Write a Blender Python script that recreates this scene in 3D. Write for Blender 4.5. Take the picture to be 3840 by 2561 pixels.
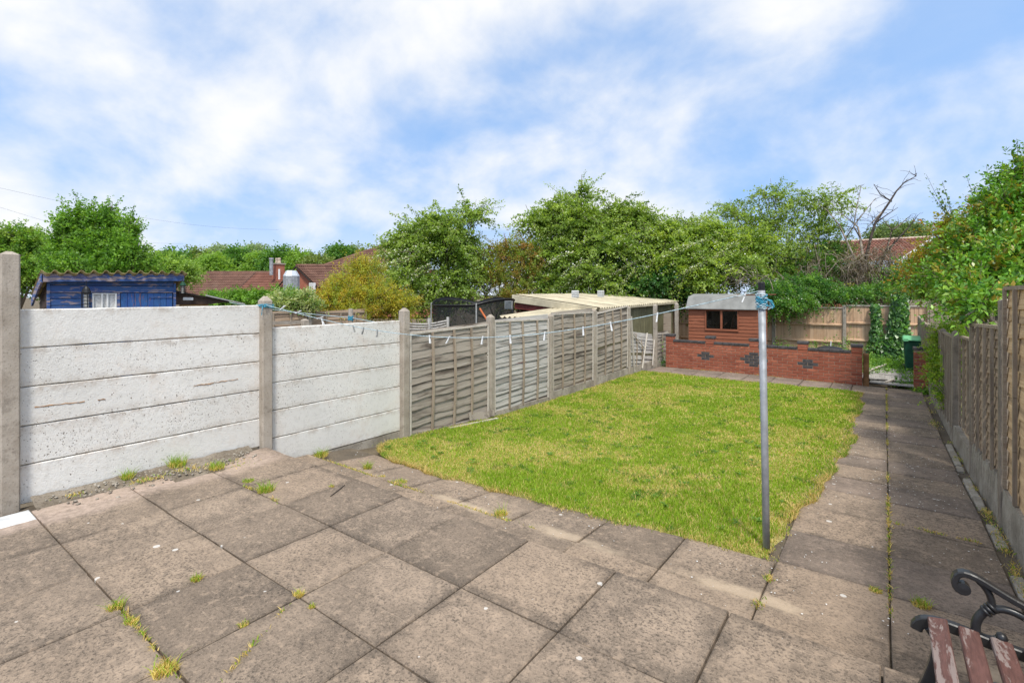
import bpy, math, random
import numpy as np
from mathutils import Matrix, Vector

for o in list(bpy.data.objects):
    bpy.data.objects.remove(o)
SC = bpy.context.scene
COL = SC.collection
R = math.radians
random.seed(7)
RNG = np.random.default_rng(11)

# ------------------------------------------------------------------ camera, sky, sun, exposure
# X runs across the garden (left fence -5.4, right fence +0.8), Y runs down the garden, Z = 0 is the upper patio
cd = bpy.data.cameras.new('camera')
cam = bpy.data.objects.new('camera', cd)
COL.objects.link(cam)
cam.location = (0, 0, 1.64)
cam.rotation_euler = (R(90), 0, R(36.5))
cd.sensor_width = 36.0
cd.lens = 17.717
cd.shift_y = -0.0464
cd.clip_start = 0.05
cd.clip_end = 2000
SC.camera = cam

SUN_EL, SUN_AZ = 57.0, 140.0      # azimuth clockwise from +Y
wd = bpy.data.worlds.new('World')
SC.world = wd
wd.use_nodes = True
nt = wd.node_tree
nt.nodes.clear()
def wn(t, **kw):
    n = nt.nodes.new(t)
    for k, v in kw.items():
        setattr(n, k, v)
    return n
def wl(a, b):
    nt.links.new(a, b)
def wmath(op, a, b=None, clamp=False):
    n = wn('ShaderNodeMath', operation=op, use_clamp=clamp)
    for i, x in enumerate((a, b)):
        if x is None:
            continue
        if isinstance(x, (int, float)):
            n.inputs[i].default_value = x
        else:
            wl(x, n.inputs[i])
    return n.outputs[0]
sky = wn('ShaderNodeTexSky', sky_type='NISHITA', sun_disc=False, sun_elevation=R(SUN_EL), sun_rotation=R(SUN_AZ),
         air_density=1.0, dust_density=0.6, ozone_density=2.0, altitude=100)
tc = wn('ShaderNodeTexCoord')
sep = wn('ShaderNodeSeparateXYZ')
wl(tc.outputs['Generated'], sep.inputs[0])
sv = wn('ShaderNodeCombineXYZ')            # look the sky colour up a little higher, so the blue keeps down to the roofs
wl(sep.outputs[0], sv.inputs[0]); wl(sep.outputs[1], sv.inputs[1])
wl(wmath('ADD', wmath('MULTIPLY', wmath('MAXIMUM', sep.outputs[2], 0.0), 0.70), 0.50), sv.inputs[2])
svn = wn('ShaderNodeVectorMath', operation='NORMALIZE')
wl(sv.outputs[0], svn.inputs[0]); wl(svn.outputs[0], sky.inputs[0])
zc = wmath('ADD', wmath('MAXIMUM', sep.outputs[2], 0.0), 0.60)
cmb = wn('ShaderNodeCombineXYZ')
wl(wmath('DIVIDE', sep.outputs[0], zc), cmb.inputs[0])
wl(wmath('DIVIDE', sep.outputs[1], zc), cmb.inputs[1])
def wnoise(scale, detail, rough, off, dist=0.0):
    mp = wn('ShaderNodeMapping')
    mp.inputs['Location'].default_value = off
    wl(cmb.outputs[0], mp.inputs[0])
    n = wn('ShaderNodeTexNoise', noise_dimensions='3D')
    n.inputs['Scale'].default_value = scale
    n.inputs['Detail'].default_value = detail
    n.inputs['Roughness'].default_value = rough
    n.inputs['Distortion'].default_value = dist
    wl(mp.outputs[0], n.inputs['Vector'])
    return n.outputs['Fac']
CLOUD_OFF = (1.15, -10.99, 1.0)
big = wnoise(1.25, 2.0, 0.5, CLOUD_OFF)
mid = wnoise(3.3, 7.0, 0.54, (CLOUD_OFF[0]+5, CLOUD_OFF[1]-3, 3.0), 0.15)
dens = wmath('ADD', wmath('MULTIPLY', big, 0.85), wmath('MULTIPLY', mid, 1.20))
mr = wn('ShaderNodeMapRange', interpolation_type='SMOOTHSTEP')
mr.inputs['From Min'].default_value = 0.77
mr.inputs['From Max'].default_value = 1.24
wl(dens, mr.inputs['Value'])
wisp = wnoise(7.0, 5.0, 0.6, (2, 9, 7), 0.4)
cover = wmath('ADD', wmath('MULTIPLY', mr.outputs[0], 0.88), wmath('MULTIPLY', wisp, 0.20), True)
# haze whitening near the horizon
hz = wn('ShaderNodeMapRange', interpolation_type='SMOOTHSTEP')
hz.inputs['From Min'].default_value = 0.24
hz.inputs['From Max'].default_value = 0.0
hz.inputs['To Min'].default_value = 0.0
hz.inputs['To Max'].default_value = 0.52
wl(sep.outputs[2], hz.inputs['Value'])
cover2 = wmath('MAXIMUM', cover, hz.outputs[0])
skyc = wn('ShaderNodeMix', data_type='RGBA', blend_type='MULTIPLY')
skyc.inputs[0].default_value = 1.0
wl(sky.outputs[0], skyc.inputs[6])
skyc.inputs[7].default_value = (1.85, 2.03, 1.98, 1)
mixc = wn('ShaderNodeMix', data_type='RGBA')
wl(cover2, mixc.inputs[0])
wl(skyc.outputs[2], mixc.inputs[6])
mixc.inputs[7].default_value = (5.85, 5.84, 5.82, 1)
bg = wn('ShaderNodeBackground')
bg.inputs['Strength'].default_value = 0.14
wl(mixc.outputs[2], bg.inputs['Color'])
wo = wn('ShaderNodeOutputWorld')
wl(bg.outputs[0], wo.inputs['Surface'])

sl = bpy.data.lights.new('sun', 'SUN')
sl.energy = 3.0
sl.angle = R(9)
sl.color = (1.0, 0.95, 0.87)
sun = bpy.data.objects.new('sun', sl)
COL.objects.link(sun)
_d = Vector((math.sin(R(SUN_AZ))*math.cos(R(SUN_EL)), math.cos(R(SUN_AZ))*math.cos(R(SUN_EL)), math.sin(R(SUN_EL))))
sun.rotation_euler = _d.to_track_quat('Z', 'Y').to_euler()
sun.location = (20, -15, 30)

SC.view_settings.view_transform = 'Standard'
SC.view_settings.look = 'None'
SC.view_settings.gamma = 1.0
SC.view_settings.use_curve_mapping = False
SC.view_settings.exposure = 0.34
SC.render.engine = 'CYCLES'
SC.cycles.use_denoising = True
SC.cycles.max_bounces = 6
SC.cycles.diffuse_bounces = 3
SC.cycles.transparent_max_bounces = 12

# ------------------------------------------------------------------ helpers: objects
WM = {}
def link(name, data, parent=None, M=None):
    o = bpy.data.objects.new(name, data)
    COL.objects.link(o)
    W = M.copy() if M is not None else (WM[parent.name].copy() if parent else Matrix())
    if parent:
        o.parent = parent
        o.matrix_basis = WM[parent.name].inverted() @ W
    else:
        o.matrix_basis = W
    WM[o.name] = W
    return o
def tag(o, label=None, cat=None, group=None, kind=None):
    for k, v in (('label', label), ('category', cat), ('group', group), ('kind', kind)):
        if v:
            o[k] = v
    return o
def thing(name, label, cat, loc=(0, 0, 0), group=None):
    o = link(name, None, None, Matrix.Translation(loc))
    o.empty_display_size = 0.1
    return tag(o, label, cat, group)
T = Matrix.Translation
def RZ(a):
    return Matrix.Rotation(a, 4, 'Z')
def frame(o, x, y, z):
    m = Matrix.Identity(4)
    for i, a in enumerate((x, y, z)):
        for j in range(3):
            m[j][i] = a[j]
    m.translation = Vector(o)
    return m
_LINKEY = np.random.default_rng(3)

class MB:
    """collects polygons in world coordinates"""
    def __init__(s):
        s.v = []; s.f = []
    def add(s, vs, fs):
        b = len(s.v)
        s.v += [tuple(p) for p in vs]
        s.f += [tuple(i+b for i in f) for f in fs]
        return s
    def box(s, x0, x1, y0, y1, z0, z1, M=None):
        vs = [Vector(p) for p in ((x0,y0,z0),(x1,y0,z0),(x1,y1,z0),(x0,y1,z0),(x0,y0,z1),(x1,y0,z1),(x1,y1,z1),(x0,y1,z1))]
        if M is not None:
            vs = [M @ p for p in vs]
        return s.add(vs, [(0,3,2,1),(4,5,6,7),(0,1,5,4),(1,2,6,5),(2,3,7,6),(3,0,4,7)])
    def hexa(s, p):
        return s.add(p, [(0,3,2,1),(4,5,6,7),(0,1,5,4),(1,2,6,5),(2,3,7,6),(3,0,4,7)])
    def tube(s, pts, rad, n=6, cap=True, squash=1.0):
        pts = [Vector(p) for p in pts]
        if isinstance(rad, (int, float)):
            rad = [rad]*len(pts)
        rings = []
        up = None
        for i, p in enumerate(pts):
            t = (pts[min(i+1, len(pts)-1)] - pts[max(i-1, 0)])
            if t.length < 1e-9:
                t = Vector((0, 0, 1))
            t.normalize()
            if up is None:
                a = Vector((0, 0, 1)) if abs(t.z) < 0.9 else Vector((1, 0, 0))
            else:
                a = up
            x = t.cross(a)
            if x.length < 1e-6:
                x = t.cross(Vector((0, 1, 0)))
            x.normalize()
            y = x.cross(t).normalized()
            up = y
            rings.append([p + (x*math.cos(2*math.pi*k/n)*squash + y*math.sin(2*math.pi*k/n))*rad[i] for k in range(n)])
        vs = [q for r in rings for q in r]
        fs = [(i*n+k, i*n+(k+1) % n, (i+1)*n+(k+1) % n, (i+1)*n+k) for i in range(len(pts)-1) for k in range(n)]
        if cap:
            fs += [tuple(range(n-1, -1, -1)), tuple((len(pts)-1)*n+k for k in range(n))]
        return s.add(vs, fs)
    def bar(s, a, b, w, h, up=(0, 0, 1)):
        a, b = Vector(a), Vector(b)
        t = (b-a).normalized()
        x = t.cross(Vector(up))
        if x.length < 1e-5:
            x = t.cross(Vector((1, 0, 0)))
        x.normalize()
        y = x.cross(t)
        c = [(-w/2, -h/2), (w/2, -h/2), (w/2, h/2), (-w/2, h/2)]
        return s.hexa([a+x*i+y*j for i, j in c] + [b+x*i+y*j for i, j in c])
    def lathe(s, prof, n=12, M=None, sx=1.0, sy=1.0):
        vs = []
        for r, z in prof:
            for k in range(n):
                a = 2*math.pi*k/n
                p = Vector((r*math.cos(a)*sx, r*math.sin(a)*sy, z))
                vs.append(M @ p if M is not None else p)
        m = len(prof)
        fs = [(i*n+k, i*n+(k+1) % n, (i+1)*n+(k+1) % n, (i+1)*n+k) for i in range(m-1) for k in range(n)]
        fs += [tuple(range(n-1, -1, -1)), tuple((m-1)*n+k for k in range(n))]
        return s.add(vs, fs)
    def prism(s, poly, M, d):
        n = len(poly)
        vs = [M @ Vector((x, y, 0)) for x, y in poly] + [M @ Vector((x, y, d)) for x, y in poly]
        fs = [tuple(range(n-1, -1, -1)), tuple(range(n, 2*n))] + [(i, (i+1) % n, n+(i+1) % n, n+i) for i in range(n)]
        return s.add(vs, fs)
    def mesh(s, name, mat, smooth=False, W=None):
        me = bpy.data.meshes.new(name)
        vs = s.v
        if W is not None:
            wi = W.inverted()
            vs = [wi @ Vector(p) for p in s.v]
        me.from_pydata([tuple(p) for p in vs], [], s.f)
        if mat:
            me.materials.append(mat)
        if smooth:
            me.polygons.foreach_set('use_smooth', [True]*len(me.polygons))
        me.update()
        return me
    def build(s, name, mat, parent=None, smooth=False, bevel=0.0, M=None, local=False):
        """vertices are world coordinates (local=False) or coordinates in frame M (local=True)"""
        W = M if M is not None else (WM[parent.name] if parent else Matrix())
        me = s.mesh(name, mat, smooth, None if local else W)
        o = link(name, me, parent, W)
        if bevel:
            bv(o, bevel)
        return o
def bv(o, w, seg=1):
    m = o.modifiers.new('bevel', 'BEVEL')
    m.width = w; m.segments = seg; m.limit_method = 'ANGLE'; m.angle_limit = R(40)
    return o
def np_mesh(name, V, quads, mat, tint=None, tris=False, smooth=False):
    me = bpy.data.meshes.new(name)
    V = np.asarray(V, dtype=np.float32); Q = np.asarray(quads, dtype=np.int32)
    k = Q.shape[1]
    me.vertices.add(len(V)); me.vertices.foreach_set('co', V.ravel())
    me.loops.add(Q.size); me.loops.foreach_set('vertex_index', Q.ravel())
    me.polygons.add(len(Q)); me.polygons.foreach_set('loop_start', np.arange(0, Q.size, k, dtype=np.int32))
    if smooth:
        me.polygons.foreach_set('use_smooth', np.ones(len(Q), dtype=bool))
    me.update(calc_edges=True)
    if tint is not None:
        a = me.color_attributes.new('tint', 'FLOAT_COLOR', 'POINT')
        c = np.ones((len(V), 4), dtype=np.float32); c[:, :3] = tint
        a.data.foreach_set('color', c.ravel())
    me.materials.append(mat)
    return me

# ------------------------------------------------------------------ helpers: materials
class NT:
    def __init__(s, name):
        s.m = bpy.data.materials.new(name); s.m.use_nodes = True
        s.t = s.m.node_tree; s.t.nodes.clear()
        s.out = s.t.nodes.new('ShaderNodeOutputMaterial')
        s.tc = s.n('ShaderNodeTexCoord')
    def n(s, t, **kw):
        x = s.t.nodes.new(t)
        for k, v in kw.items():
            setattr(x, k, v)
        return x
    def put(s, sock, v):
        if hasattr(v, 'is_output'):
            s.t.links.new(v, sock)
        elif v is not None:
            if isinstance(v, (tuple, list)) and len(v) == 3 and sock.type == 'RGBA':
                v = (*v, 1)
            sock.default_value = v
    def coord(s, which='Object', scale=(1, 1, 1), rnd=False):
        mp = s.n('ShaderNodeMapping')
        if which == 'World':
            g = s.n('ShaderNodeNewGeometry'); src = g.outputs['Position']
        else:
            src = s.tc.outputs[which]
        if rnd:
            oi = s.n('ShaderNodeObjectInfo')
            c = s.n('ShaderNodeVectorMath', operation='SCALE')
            c.inputs[0].default_value = (37, 53, 71); s.put(c.inputs['Scale'], oi.outputs['Random'])
            a = s.n('ShaderNodeVectorMath', operation='ADD')
            s.put(a.inputs[0], src); s.put(a.inputs[1], c.outputs[0]); src = a.outputs[0]
        s.put(mp.inputs[0], src); mp.inputs['Scale'].default_value = scale
        return mp.outputs[0]
    def noise(s, vec, scale, detail=4, rough=0.55, dist=0.0):
        x = s.n('ShaderNodeTexNoise')
        s.put(x.inputs['Vector'], vec)
        for k, v in (('Scale', scale), ('Detail', detail), ('Roughness', rough), ('Distortion', dist)):
            x.inputs[k].default_value = v
        return x.outputs['Fac']
    def voro(s, vec, scale, feature='F1', out='Distance', rand=1.0):
        x = s.n('ShaderNodeTexVoronoi', feature=feature)
        s.put(x.inputs['Vector'], vec); x.inputs['Scale'].default_value = scale; x.inputs['Randomness'].default_value = rand
        return x.outputs[out]
    def ramp(s, fac, a, b, lo=0.0, hi=1.0, smooth=True):
        x = s.n('ShaderNodeMapRange', interpolation_type='SMOOTHSTEP' if smooth else 'LINEAR')
        s.put(x.inputs['Value'], fac)
        x.inputs['From Min'].default_value = a; x.inputs['From Max'].default_value = b
        x.inputs['To Min'].default_value = lo; x.inputs['To Max'].default_value = hi
        return x.outputs[0]
    def math(s, op, a, b=None, clamp=False):
        x = s.n('ShaderNodeMath', operation=op, use_clamp=clamp)
        s.put(x.inputs[0], a)
        if b is not None:
            s.put(x.inputs[1], b)
        return x.outputs[0]
    def mix(s, fac, a, b, mode='MIX'):
        x = s.n('ShaderNodeMix', data_type='RGBA', blend_type=mode)
        s.put(x.inputs[0], fac); s.put(x.inputs[6], a); s.put(x.inputs[7], b)
        return x.outputs[2]
    def rnd(s):
        return s.n('ShaderNodeObjectInfo').outputs['Random']
    def bump(s, h, strength=0.4, dist=0.01):
        x = s.n('ShaderNodeBump')
        s.put(x.inputs['Height'], h); x.inputs['Strength'].default_value = strength; x.inputs['Distance'].default_value = dist
        return x.outputs[0]
    def pbsdf(s, col, rough=0.8, normal=None, metal=0.0, spec=0.3, alpha=None):
        x = s.n('ShaderNodeBsdfPrincipled')
        s.put(x.inputs['Base Color'], col); s.put(x.inputs['Roughness'], rough); s.put(x.inputs['Metallic'], metal)
        x.inputs['Specular IOR Level'].default_value = spec
        if normal is not None:
            s.put(x.inputs['Normal'], normal)
        if alpha is not None:
            s.put(x.inputs['Alpha'], alpha)
        s.t.links.new(x.outputs[0], s.out.inputs[0])
        return s.m

def plain(name, col, rough=0.6, metal=0.0, var=0.15, scale=6.0, spec=0.3, bump=0.1):
    s = NT(name)
    v = s.coord('Object', rnd=True)
    n1 = s.noise(v, scale, 5, 0.6); n2 = s.noise(v, scale*9, 3, 0.6)
    dark = tuple(c*(1-2.2*var) for c in col); lite = tuple(min(1, c*(1+1.4*var)) for c in col)
    c = s.mix(s.ramp(n1, 0.3, 0.7), dark, lite)
    c = s.mix(s.ramp(n2, 0.55, 0.75, 0, var*2), c, tuple(k*0.6 for k in col))
    return s.pbsdf(c, s.ramp(n1, 0.3, 0.7, min(1, rough+0.1), max(0.05, rough-0.1)), s.bump(n2, bump, 0.005), metal, spec)

def m_paving(name, lo, hi, warm, dark, spot, amount, clusters):
    s = NT(name)
    w = s.coord('World'); v = s.coord('Object', rnd=True)
    big = s.noise(w, 0.55, 4, 0.55); blot = s.noise(v, 2.8, 4, 0.58, 0.1); mot = s.noise(w, 21, 4, 0.62); fine = s.noise(w, 62, 4, 0.7); grit = s.noise(w, 170, 2, 0.6)
    c = s.mix(s.ramp(blot, 0.30, 0.70), lo, hi)
    c = s.mix(s.ramp(big, 0.42, 0.66, 0, 0.40), c, tuple(k*0.72 for k in lo))
    c = s.mix(s.ramp(s.rnd(), 0.45, 1.0, 0.0, 0.60, False), c, warm)
    c = s.mix(s.ramp(s.rnd(), 0.40, 0.0, 0.0, 0.50, False), c, tuple(k*0.62 for k in lo))
    # dirt gathered along the slab edges
    sp = s.n('ShaderNodeSeparateXYZ'); s.put(sp.inputs[0], s.tc.outputs['Object'])
    d = s.math('MAXIMUM', s.math('ABSOLUTE', sp.outputs[0]), s.math('ABSOLUTE', sp.outputs[1]))
    d = s.math('ADD', d, s.math('MULTIPLY', s.math('SUBTRACT', blot, 0.5), 0.18))
    c = s.mix(s.math('MULTIPLY', s.ramp(d, 0.235, 0.320, 0, 0.60), s.ramp(s.noise(w, 3.1, 4), 0.36, 0.60)), c, dark)
    # black algae mottling, stronger in some areas
    area = s.ramp(s.noise(w, 1.5, 4, 0.6), 0.34, 0.64, 0.25, 1.0)
    c = s.mix(s.math('MULTIPLY', s.ramp(mot, 0.47, 0.68), s.math('MULTIPLY', area, amount*0.62)), c, dark)
    c = s.mix(s.math('MULTIPLY', s.ramp(s.noise(w, 5.2, 5, 0.6), 0.46, 0.66), s.math('MULTIPLY', area, 0.38)), c, tuple(k*1.25 for k in dark))
    c = s.mix(s.math('MULTIPLY', s.ramp(fine, 0.48, 0.62), s.math('MULTIPLY', s.ramp(area, 0.25, 1.0, 0.6, 1.0), amount*1.15)), c, tuple(k*0.9 for k in dark))
    c = s.mix(s.ramp(mot, 0.46, 0.34, 0, 0.35), c, tuple(min(1, k*1.22) for k in warm))
    c = s.mix(s.ramp(grit, 0.56, 0.72, 0, 0.40), c, tuple(min(1, k*1.5) for k in hi))
    # pale lichen spots
    sc_ = spot
    vd = s.voro(w, sc_); vc = s.n('ShaderNodeSeparateColor'); s.put(vc.inputs[0], s.voro(w, sc_, out='Color'))
    thr = s.ramp(vc.outputs[0], 0.45, 1.0, -0.03, 0.125, False)
    if clusters:
        thr = s.math('MULTIPLY', s.ramp(vc.outputs[0], 0.30, 1.0, -0.03, 0.17, False), s.ramp(s.noise(w, 1.1, 3), 0.40, 0.60))
    hit = s.math('GREATER_THAN', s.math('ADD', thr, s.math('MULTIPLY', s.math('SUBTRACT', fine, 0.5), 0.07)), vd)
    c = s.mix(s.math('MULTIPLY', hit, 0.72), c, (0.64, 0.62, 0.58))
    # pinkish mortar wash along the white wall and sand washed over the lower joint
    wp = s.n('ShaderNodeSeparateXYZ'); s.put(wp.inputs[0], w)
    wob = s.math('MULTIPLY', s.math('SUBTRACT', s.noise(w, 2.2, 5, 0.6), 0.5), 0.42)
    wash = s.math('MULTIPLY', s.ramp(s.math('ADD', wp.outputs[0], wob), -4.70, -4.92), s.ramp(wp.outputs[1], 2.9, 2.5))
    c = s.mix(s.math('MULTIPLY', wash, s.ramp(mot, 0.30, 0.70, 0.80, 0.35)), c, (0.47, 0.365, 0.30))
    sand = s.ramp(s.math('ABSOLUTE', s.math('SUBTRACT', s.math('ADD', wp.outputs[1], s.math('MULTIPLY', wob, 0.35)), 3.31)), 0.11, 0.02)
    c = s.mix(s.math('MULTIPLY', sand, s.ramp(s.noise(w, 1.6, 4), 0.42, 0.60, 0.0, 0.75)), c, (0.48, 0.38, 0.275))
    # scuffs
    scf = s.ramp(s.noise(s.coord('World', (1.5, 9, 1)), 1.3, 6, 0.75, 1.4), 0.61, 0.70, 0, 0.40)
    c = s.mix(scf, c, tuple(min(1, k*1.35) for k in hi))
    h = s.math('ADD', s.math('MULTIPLY', fine, 0.7), s.math('MULTIPLY', mot, 0.5))
    return s.pbsdf(c, 0.9, s.bump(h, 0.55, 0.007), spec=0.2)
def m_slab():
    return m_paving('paving concrete', (0.220, 0.172, 0.130), (0.352, 0.273, 0.204), (0.355, 0.268, 0.194), (0.070, 0.058, 0.047), 5.5, 0.68, False)
def m_path():
    return m_paving('path concrete', (0.185, 0.147, 0.118), (0.310, 0.245, 0.195), (0.285, 0.218, 0.172), (0.080, 0.066, 0.056), 7.5, 0.55, True)
def m_roughcast():
    s = NT('white painted roughcast concrete')
    v = s.coord('World'); o = s.coord('Object', rnd=True)
    n1 = s.noise(v, 1.3, 6, 0.6); n2 = s.noise(v, 75, 5, 0.7); n3 = s.noise(o, 24, 4, 0.65)
    c = s.mix(s.ramp(n1, 0.3, 0.7), (0.665, 0.648, 0.605), (0.76, 0.740, 0.695))
    c = s.mix(s.ramp(s.noise(v, 2.6, 6, 0.72), 0.50, 0.74, 0, 0.55), c, (0.56, 0.47, 0.39))
    c = s.mix(s.ramp(n3, 0.50, 0.72, 0, 0.40), c, (0.49, 0.47, 0.435))
    pit = None
    for sc_, lo_, hi_, a_, b_ in ((40, 0.00, 0.40, 0.08, 0.26), (78, 0.02, 0.46, 0.10, 0.32)):
        q = s.coord('World', (1, 1.25, 0.85))
        vd = s.voro(q, sc_); vc = s.n('ShaderNodeSeparateColor'); s.put(vc.inputs[0], s.voro(q, sc_, out='Color'))
        patch = s.ramp(s.noise(v, 1.9+sc_*0.01, 5, 0.65), 0.30, 0.70, lo_, hi_)
        on = s.math('GREATER_THAN', patch, vc.outputs[0])
        p_ = s.math('MULTIPLY', on, s.math('GREATER_THAN', s.ramp(vc.outputs[1], 0, 1, a_, b_, False), s.math('ADD', vd, s.math('MULTIPLY', s.math('SUBTRACT', n2, 0.5), 0.5))))
        pit = p_ if pit is None else s.math('MAXIMUM', pit, p_)
    c = s.mix(s.math('MULTIPLY', pit, s.ramp(s.noise(v, 20, 2), 0.3, 0.7, 0.35, 0.95)), c, (0.15, 0.120, 0.095))
    # rusty dirt along the top of each slab and in patches
    sp = s.n('ShaderNodeSeparateXYZ'); s.put(sp.inputs[0], s.tc.outputs['Object'])
    top = s.math('MULTIPLY', s.ramp(sp.outputs[2], 0.215, 0.300), s.ramp(s.noise(v, 8, 6, 0.75), 0.44, 0.62))
    c = s.mix(s.math('MULTIPLY', top, 0.50), c, (0.33, 0.245, 0.17))
    low = s.math('MULTIPLY', s.ramp(sp.outputs[2], 0.085, 0.0), s.ramp(s.noise(v, 6, 6, 0.75), 0.42, 0.62))
    c = s.mix(s.math('MULTIPLY', low, 0.45), c, (0.38, 0.32, 0.25))
    h = s.math('ADD', n2, s.math('MULTIPLY', n3, 0.8)); h = s.math('SUBTRACT', h, s.math('MULTIPLY', pit, 0.8))
    return s.pbsdf(c, 0.88, s.bump(h, 0.5, 0.009), spec=0.15)
def m_concrete(name, a, b, dark=(0.07, 0.06, 0.05), speck=0.5):
    s = NT(name)
    v = s.coord('Object', rnd=True)
    n1 = s.noise(v, 3.5, 6, 0.65); n2 = s.noise(v, 60, 4, 0.65); n3 = s.noise(v, 11, 5, 0.7)
    c = s.mix(s.ramp(n1, 0.3, 0.7), a, b)
    c = s.mix(s.ramp(n3, 0.52, 0.7, 0, 0.5), c, tuple(k*0.55 for k in a))
    c = s.mix(s.ramp(n2, 0.55, 0.72, 0, speck), c, dark)
    st = s.ramp(s.noise(s.coord('Object', (7, 7, 0.7), True), 1.5, 4, 0.6), 0.55, 0.75, 0, 0.45)
    c = s.mix(st, c, tuple(k*0.5 for k in a))
    return s.pbsdf(c, 0.92, s.bump(n2, 0.5, 0.006), spec=0.15)
def m_wood(name, a, b, stain, axis='x', stain_amt=0.6, grain=1.0, rndtint=None):
    s = NT(name)
    st = {'x': (1.3, 26, 26), 'y': (26, 1.3, 26), 'z': (26, 26, 1.3)}[axis]
    sb = {'x': (1.2, 7, 7), 'y': (7, 1.2, 7), 'z': (7, 7, 1.2)}[axis]
    v = s.coord('Object', st, True); vb = s.coord('Object', sb, True)
    g = s.noise(v, 2.0, 6, 0.65, 0.4); bl = s.noise(vb, 0.9, 5, 0.6, 0.6); fine = s.noise(v, 7.0, 3, 0.7)
    c = s.mix(s.ramp(g, 0.30, 0.70), a, b)
    if rndtint:
        c = s.mix(s.ramp(s.rnd(), 0, 1, 0, 0.75, False), c, rndtint)
    c = s.mix(s.ramp(bl, 0.48, 0.68, 0, stain_amt), c, stain)
    c = s.mix(s.ramp(fine, 0.56, 0.72, 0, 0.45*grain), c, tuple(k*0.45 for k in a))
    kn = s.voro(s.coord('Object', tuple(k*0.28 if k > 5 else k*1.0 for k in st), True), 1.0)
    c = s.mix(s.ramp(kn, 0.10, 0.045, 0, 0.8), c, tuple(k*0.28 for k in a))
    return s.pbsdf(c, 0.85, s.bump(g, 0.35*grain, 0.006), spec=0.2)
def m_brick():
    s = NT('red brick')
    v = s.coord('Object', rnd=True)
    n1 = s.noise(v, 14, 5, 0.65); n2 = s.noise(v, 90, 3, 0.6)
    a = s.mix(s.ramp(s.rnd(), 0, 1, 0, 1, False), (0.215, 0.062, 0.038), (0.440, 0.155, 0.090))
    c = s.mix(s.ramp(n1, 0.35, 0.7), a, (0.300, 0.098, 0.058))
    c = s.mix(s.ramp(n2, 0.55, 0.75, 0, 0.5), c, (0.13, 0.045, 0.03))
    c = s.mix(s.ramp(s.noise(s.coord('World'), 2.2, 5, 0.7), 0.6, 0.8, 0, 0.4), c, (0.42, 0.24, 0.17))
    return s.pbsdf(c, 0.9, s.bump(n2, 0.4, 0.004), spec=0.15)
def m_leaf(name, rough=0.5, trans=0.35, spec=0.35):
    s = NT(name)
    at = s.n('ShaderNodeAttribute', attribute_name='tint')
    d = s.n('ShaderNodeBsdfPrincipled')
    s.put(d.inputs['Base Color'], at.outputs['Color']); d.inputs['Roughness'].default_value = rough; d.inputs['Specular IOR Level'].default_value = spec
    tr = s.n('ShaderNodeBsdfTranslucent')
    tcol = s.mix(1.0, at.outputs['Color'], (1.5, 1.5, 0.75), 'MULTIPLY')
    s.put(tr.inputs['Color'], tcol)
    mx = s.n('ShaderNodeMixShader'); mx.inputs[0].default_value = trans
    s.t.links.new(d.outputs[0], mx.inputs[1]); s.t.links.new(tr.outputs[0], mx.inputs[2]); s.t.links.new(mx.outputs[0], s.out.inputs[0])
    return s.m
def m_soil():
    s = NT('lawn soil and thatch')
    w = s.coord('World')
    n1 = s.noise(w, 1.2, 5, 0.6); n2 = s.noise(w, 30, 5, 0.7)
    c = s.mix(s.ramp(n1, 0.35, 0.65), (0.26, 0.27, 0.06), (0.42, 0.36, 0.15))
    c = s.mix(s.ramp(n2, 0.5, 0.75, 0, 0.6), c, (0.18, 0.15, 0.06))
    return s.pbsdf(c, 0.95, s.bump(n2, 0.6, 0.02), spec=0.1)
def m_earth(name, a, b, d):
    s = NT(name)
    w = s.coord('World')
    n1 = s.noise(w, 2.2, 6, 0.65); n2 = s.noise(w, 45, 5, 0.75)
    c = s.mix(s.ramp(n1, 0.35, 0.65), a, b)
    c = s.mix(s.ramp(n2, 0.5, 0.7, 0, 0.8), c, d)
    return s.pbsdf(c, 0.95, s.bump(n2, 0.7, 0.02), spec=0.1)
def m_flaky(name, paint, bare, amt=0.5, axis='x', dark=None):
    s = NT(name)
    st = {'x': (1.6, 9, 9), 'y': (9, 1.6, 9), 'z': (9, 9, 1.6)}[axis]
    v = s.coord('Object', st, True); n1 = s.noise(v, 2.0, 7, 0.7, 0.5); n2 = s.noise(v, 9, 4, 0.7)
    c = s.mix(s.ramp(n2, 0.3, 0.7), tuple(k*0.72 for k in paint), tuple(min(1, k*1.18) for k in paint))
    if dark:
        c = s.mix(s.ramp(s.noise(v, 0.9, 4), 0.45, 0.65, 0, 0.7), c, dark)
    c = s.mix(s.ramp(n1, 0.62-0.2*amt, 0.66-0.2*amt), c, bare)
    return s.pbsdf(c, s.ramp(n1, 0.4, 0.6, 0.5, 0.85), s.bump(n1, 0.3, 0.004), spec=0.3)
def m_tile(name, a, b, c3):
    s = NT(name)
    w = s.coord('World')
    cell = s.n('ShaderNodeSeparateColor'); s.put(cell.inputs[0], s.voro(w, 3.2, out='Color'))
    c = s.mix(cell.outputs[0], a, b)
    c = s.mix(s.ramp(s.noise(w, 0.5, 5, 0.7), 0.5, 0.75, 0, 0.5), c, c3)
    return s.pbsdf(c, 0.9, spec=0.15)
def m_net():
    s = NT('black trampoline net')
    w = s.coord('World'); n = s.noise(w, 3, 3)
    return s.pbsdf((0.022, 0.024, 0.025), 0.8, alpha=s.ramp(n, 0.3, 0.7, 0.50, 0.66), spec=0.1)
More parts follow.
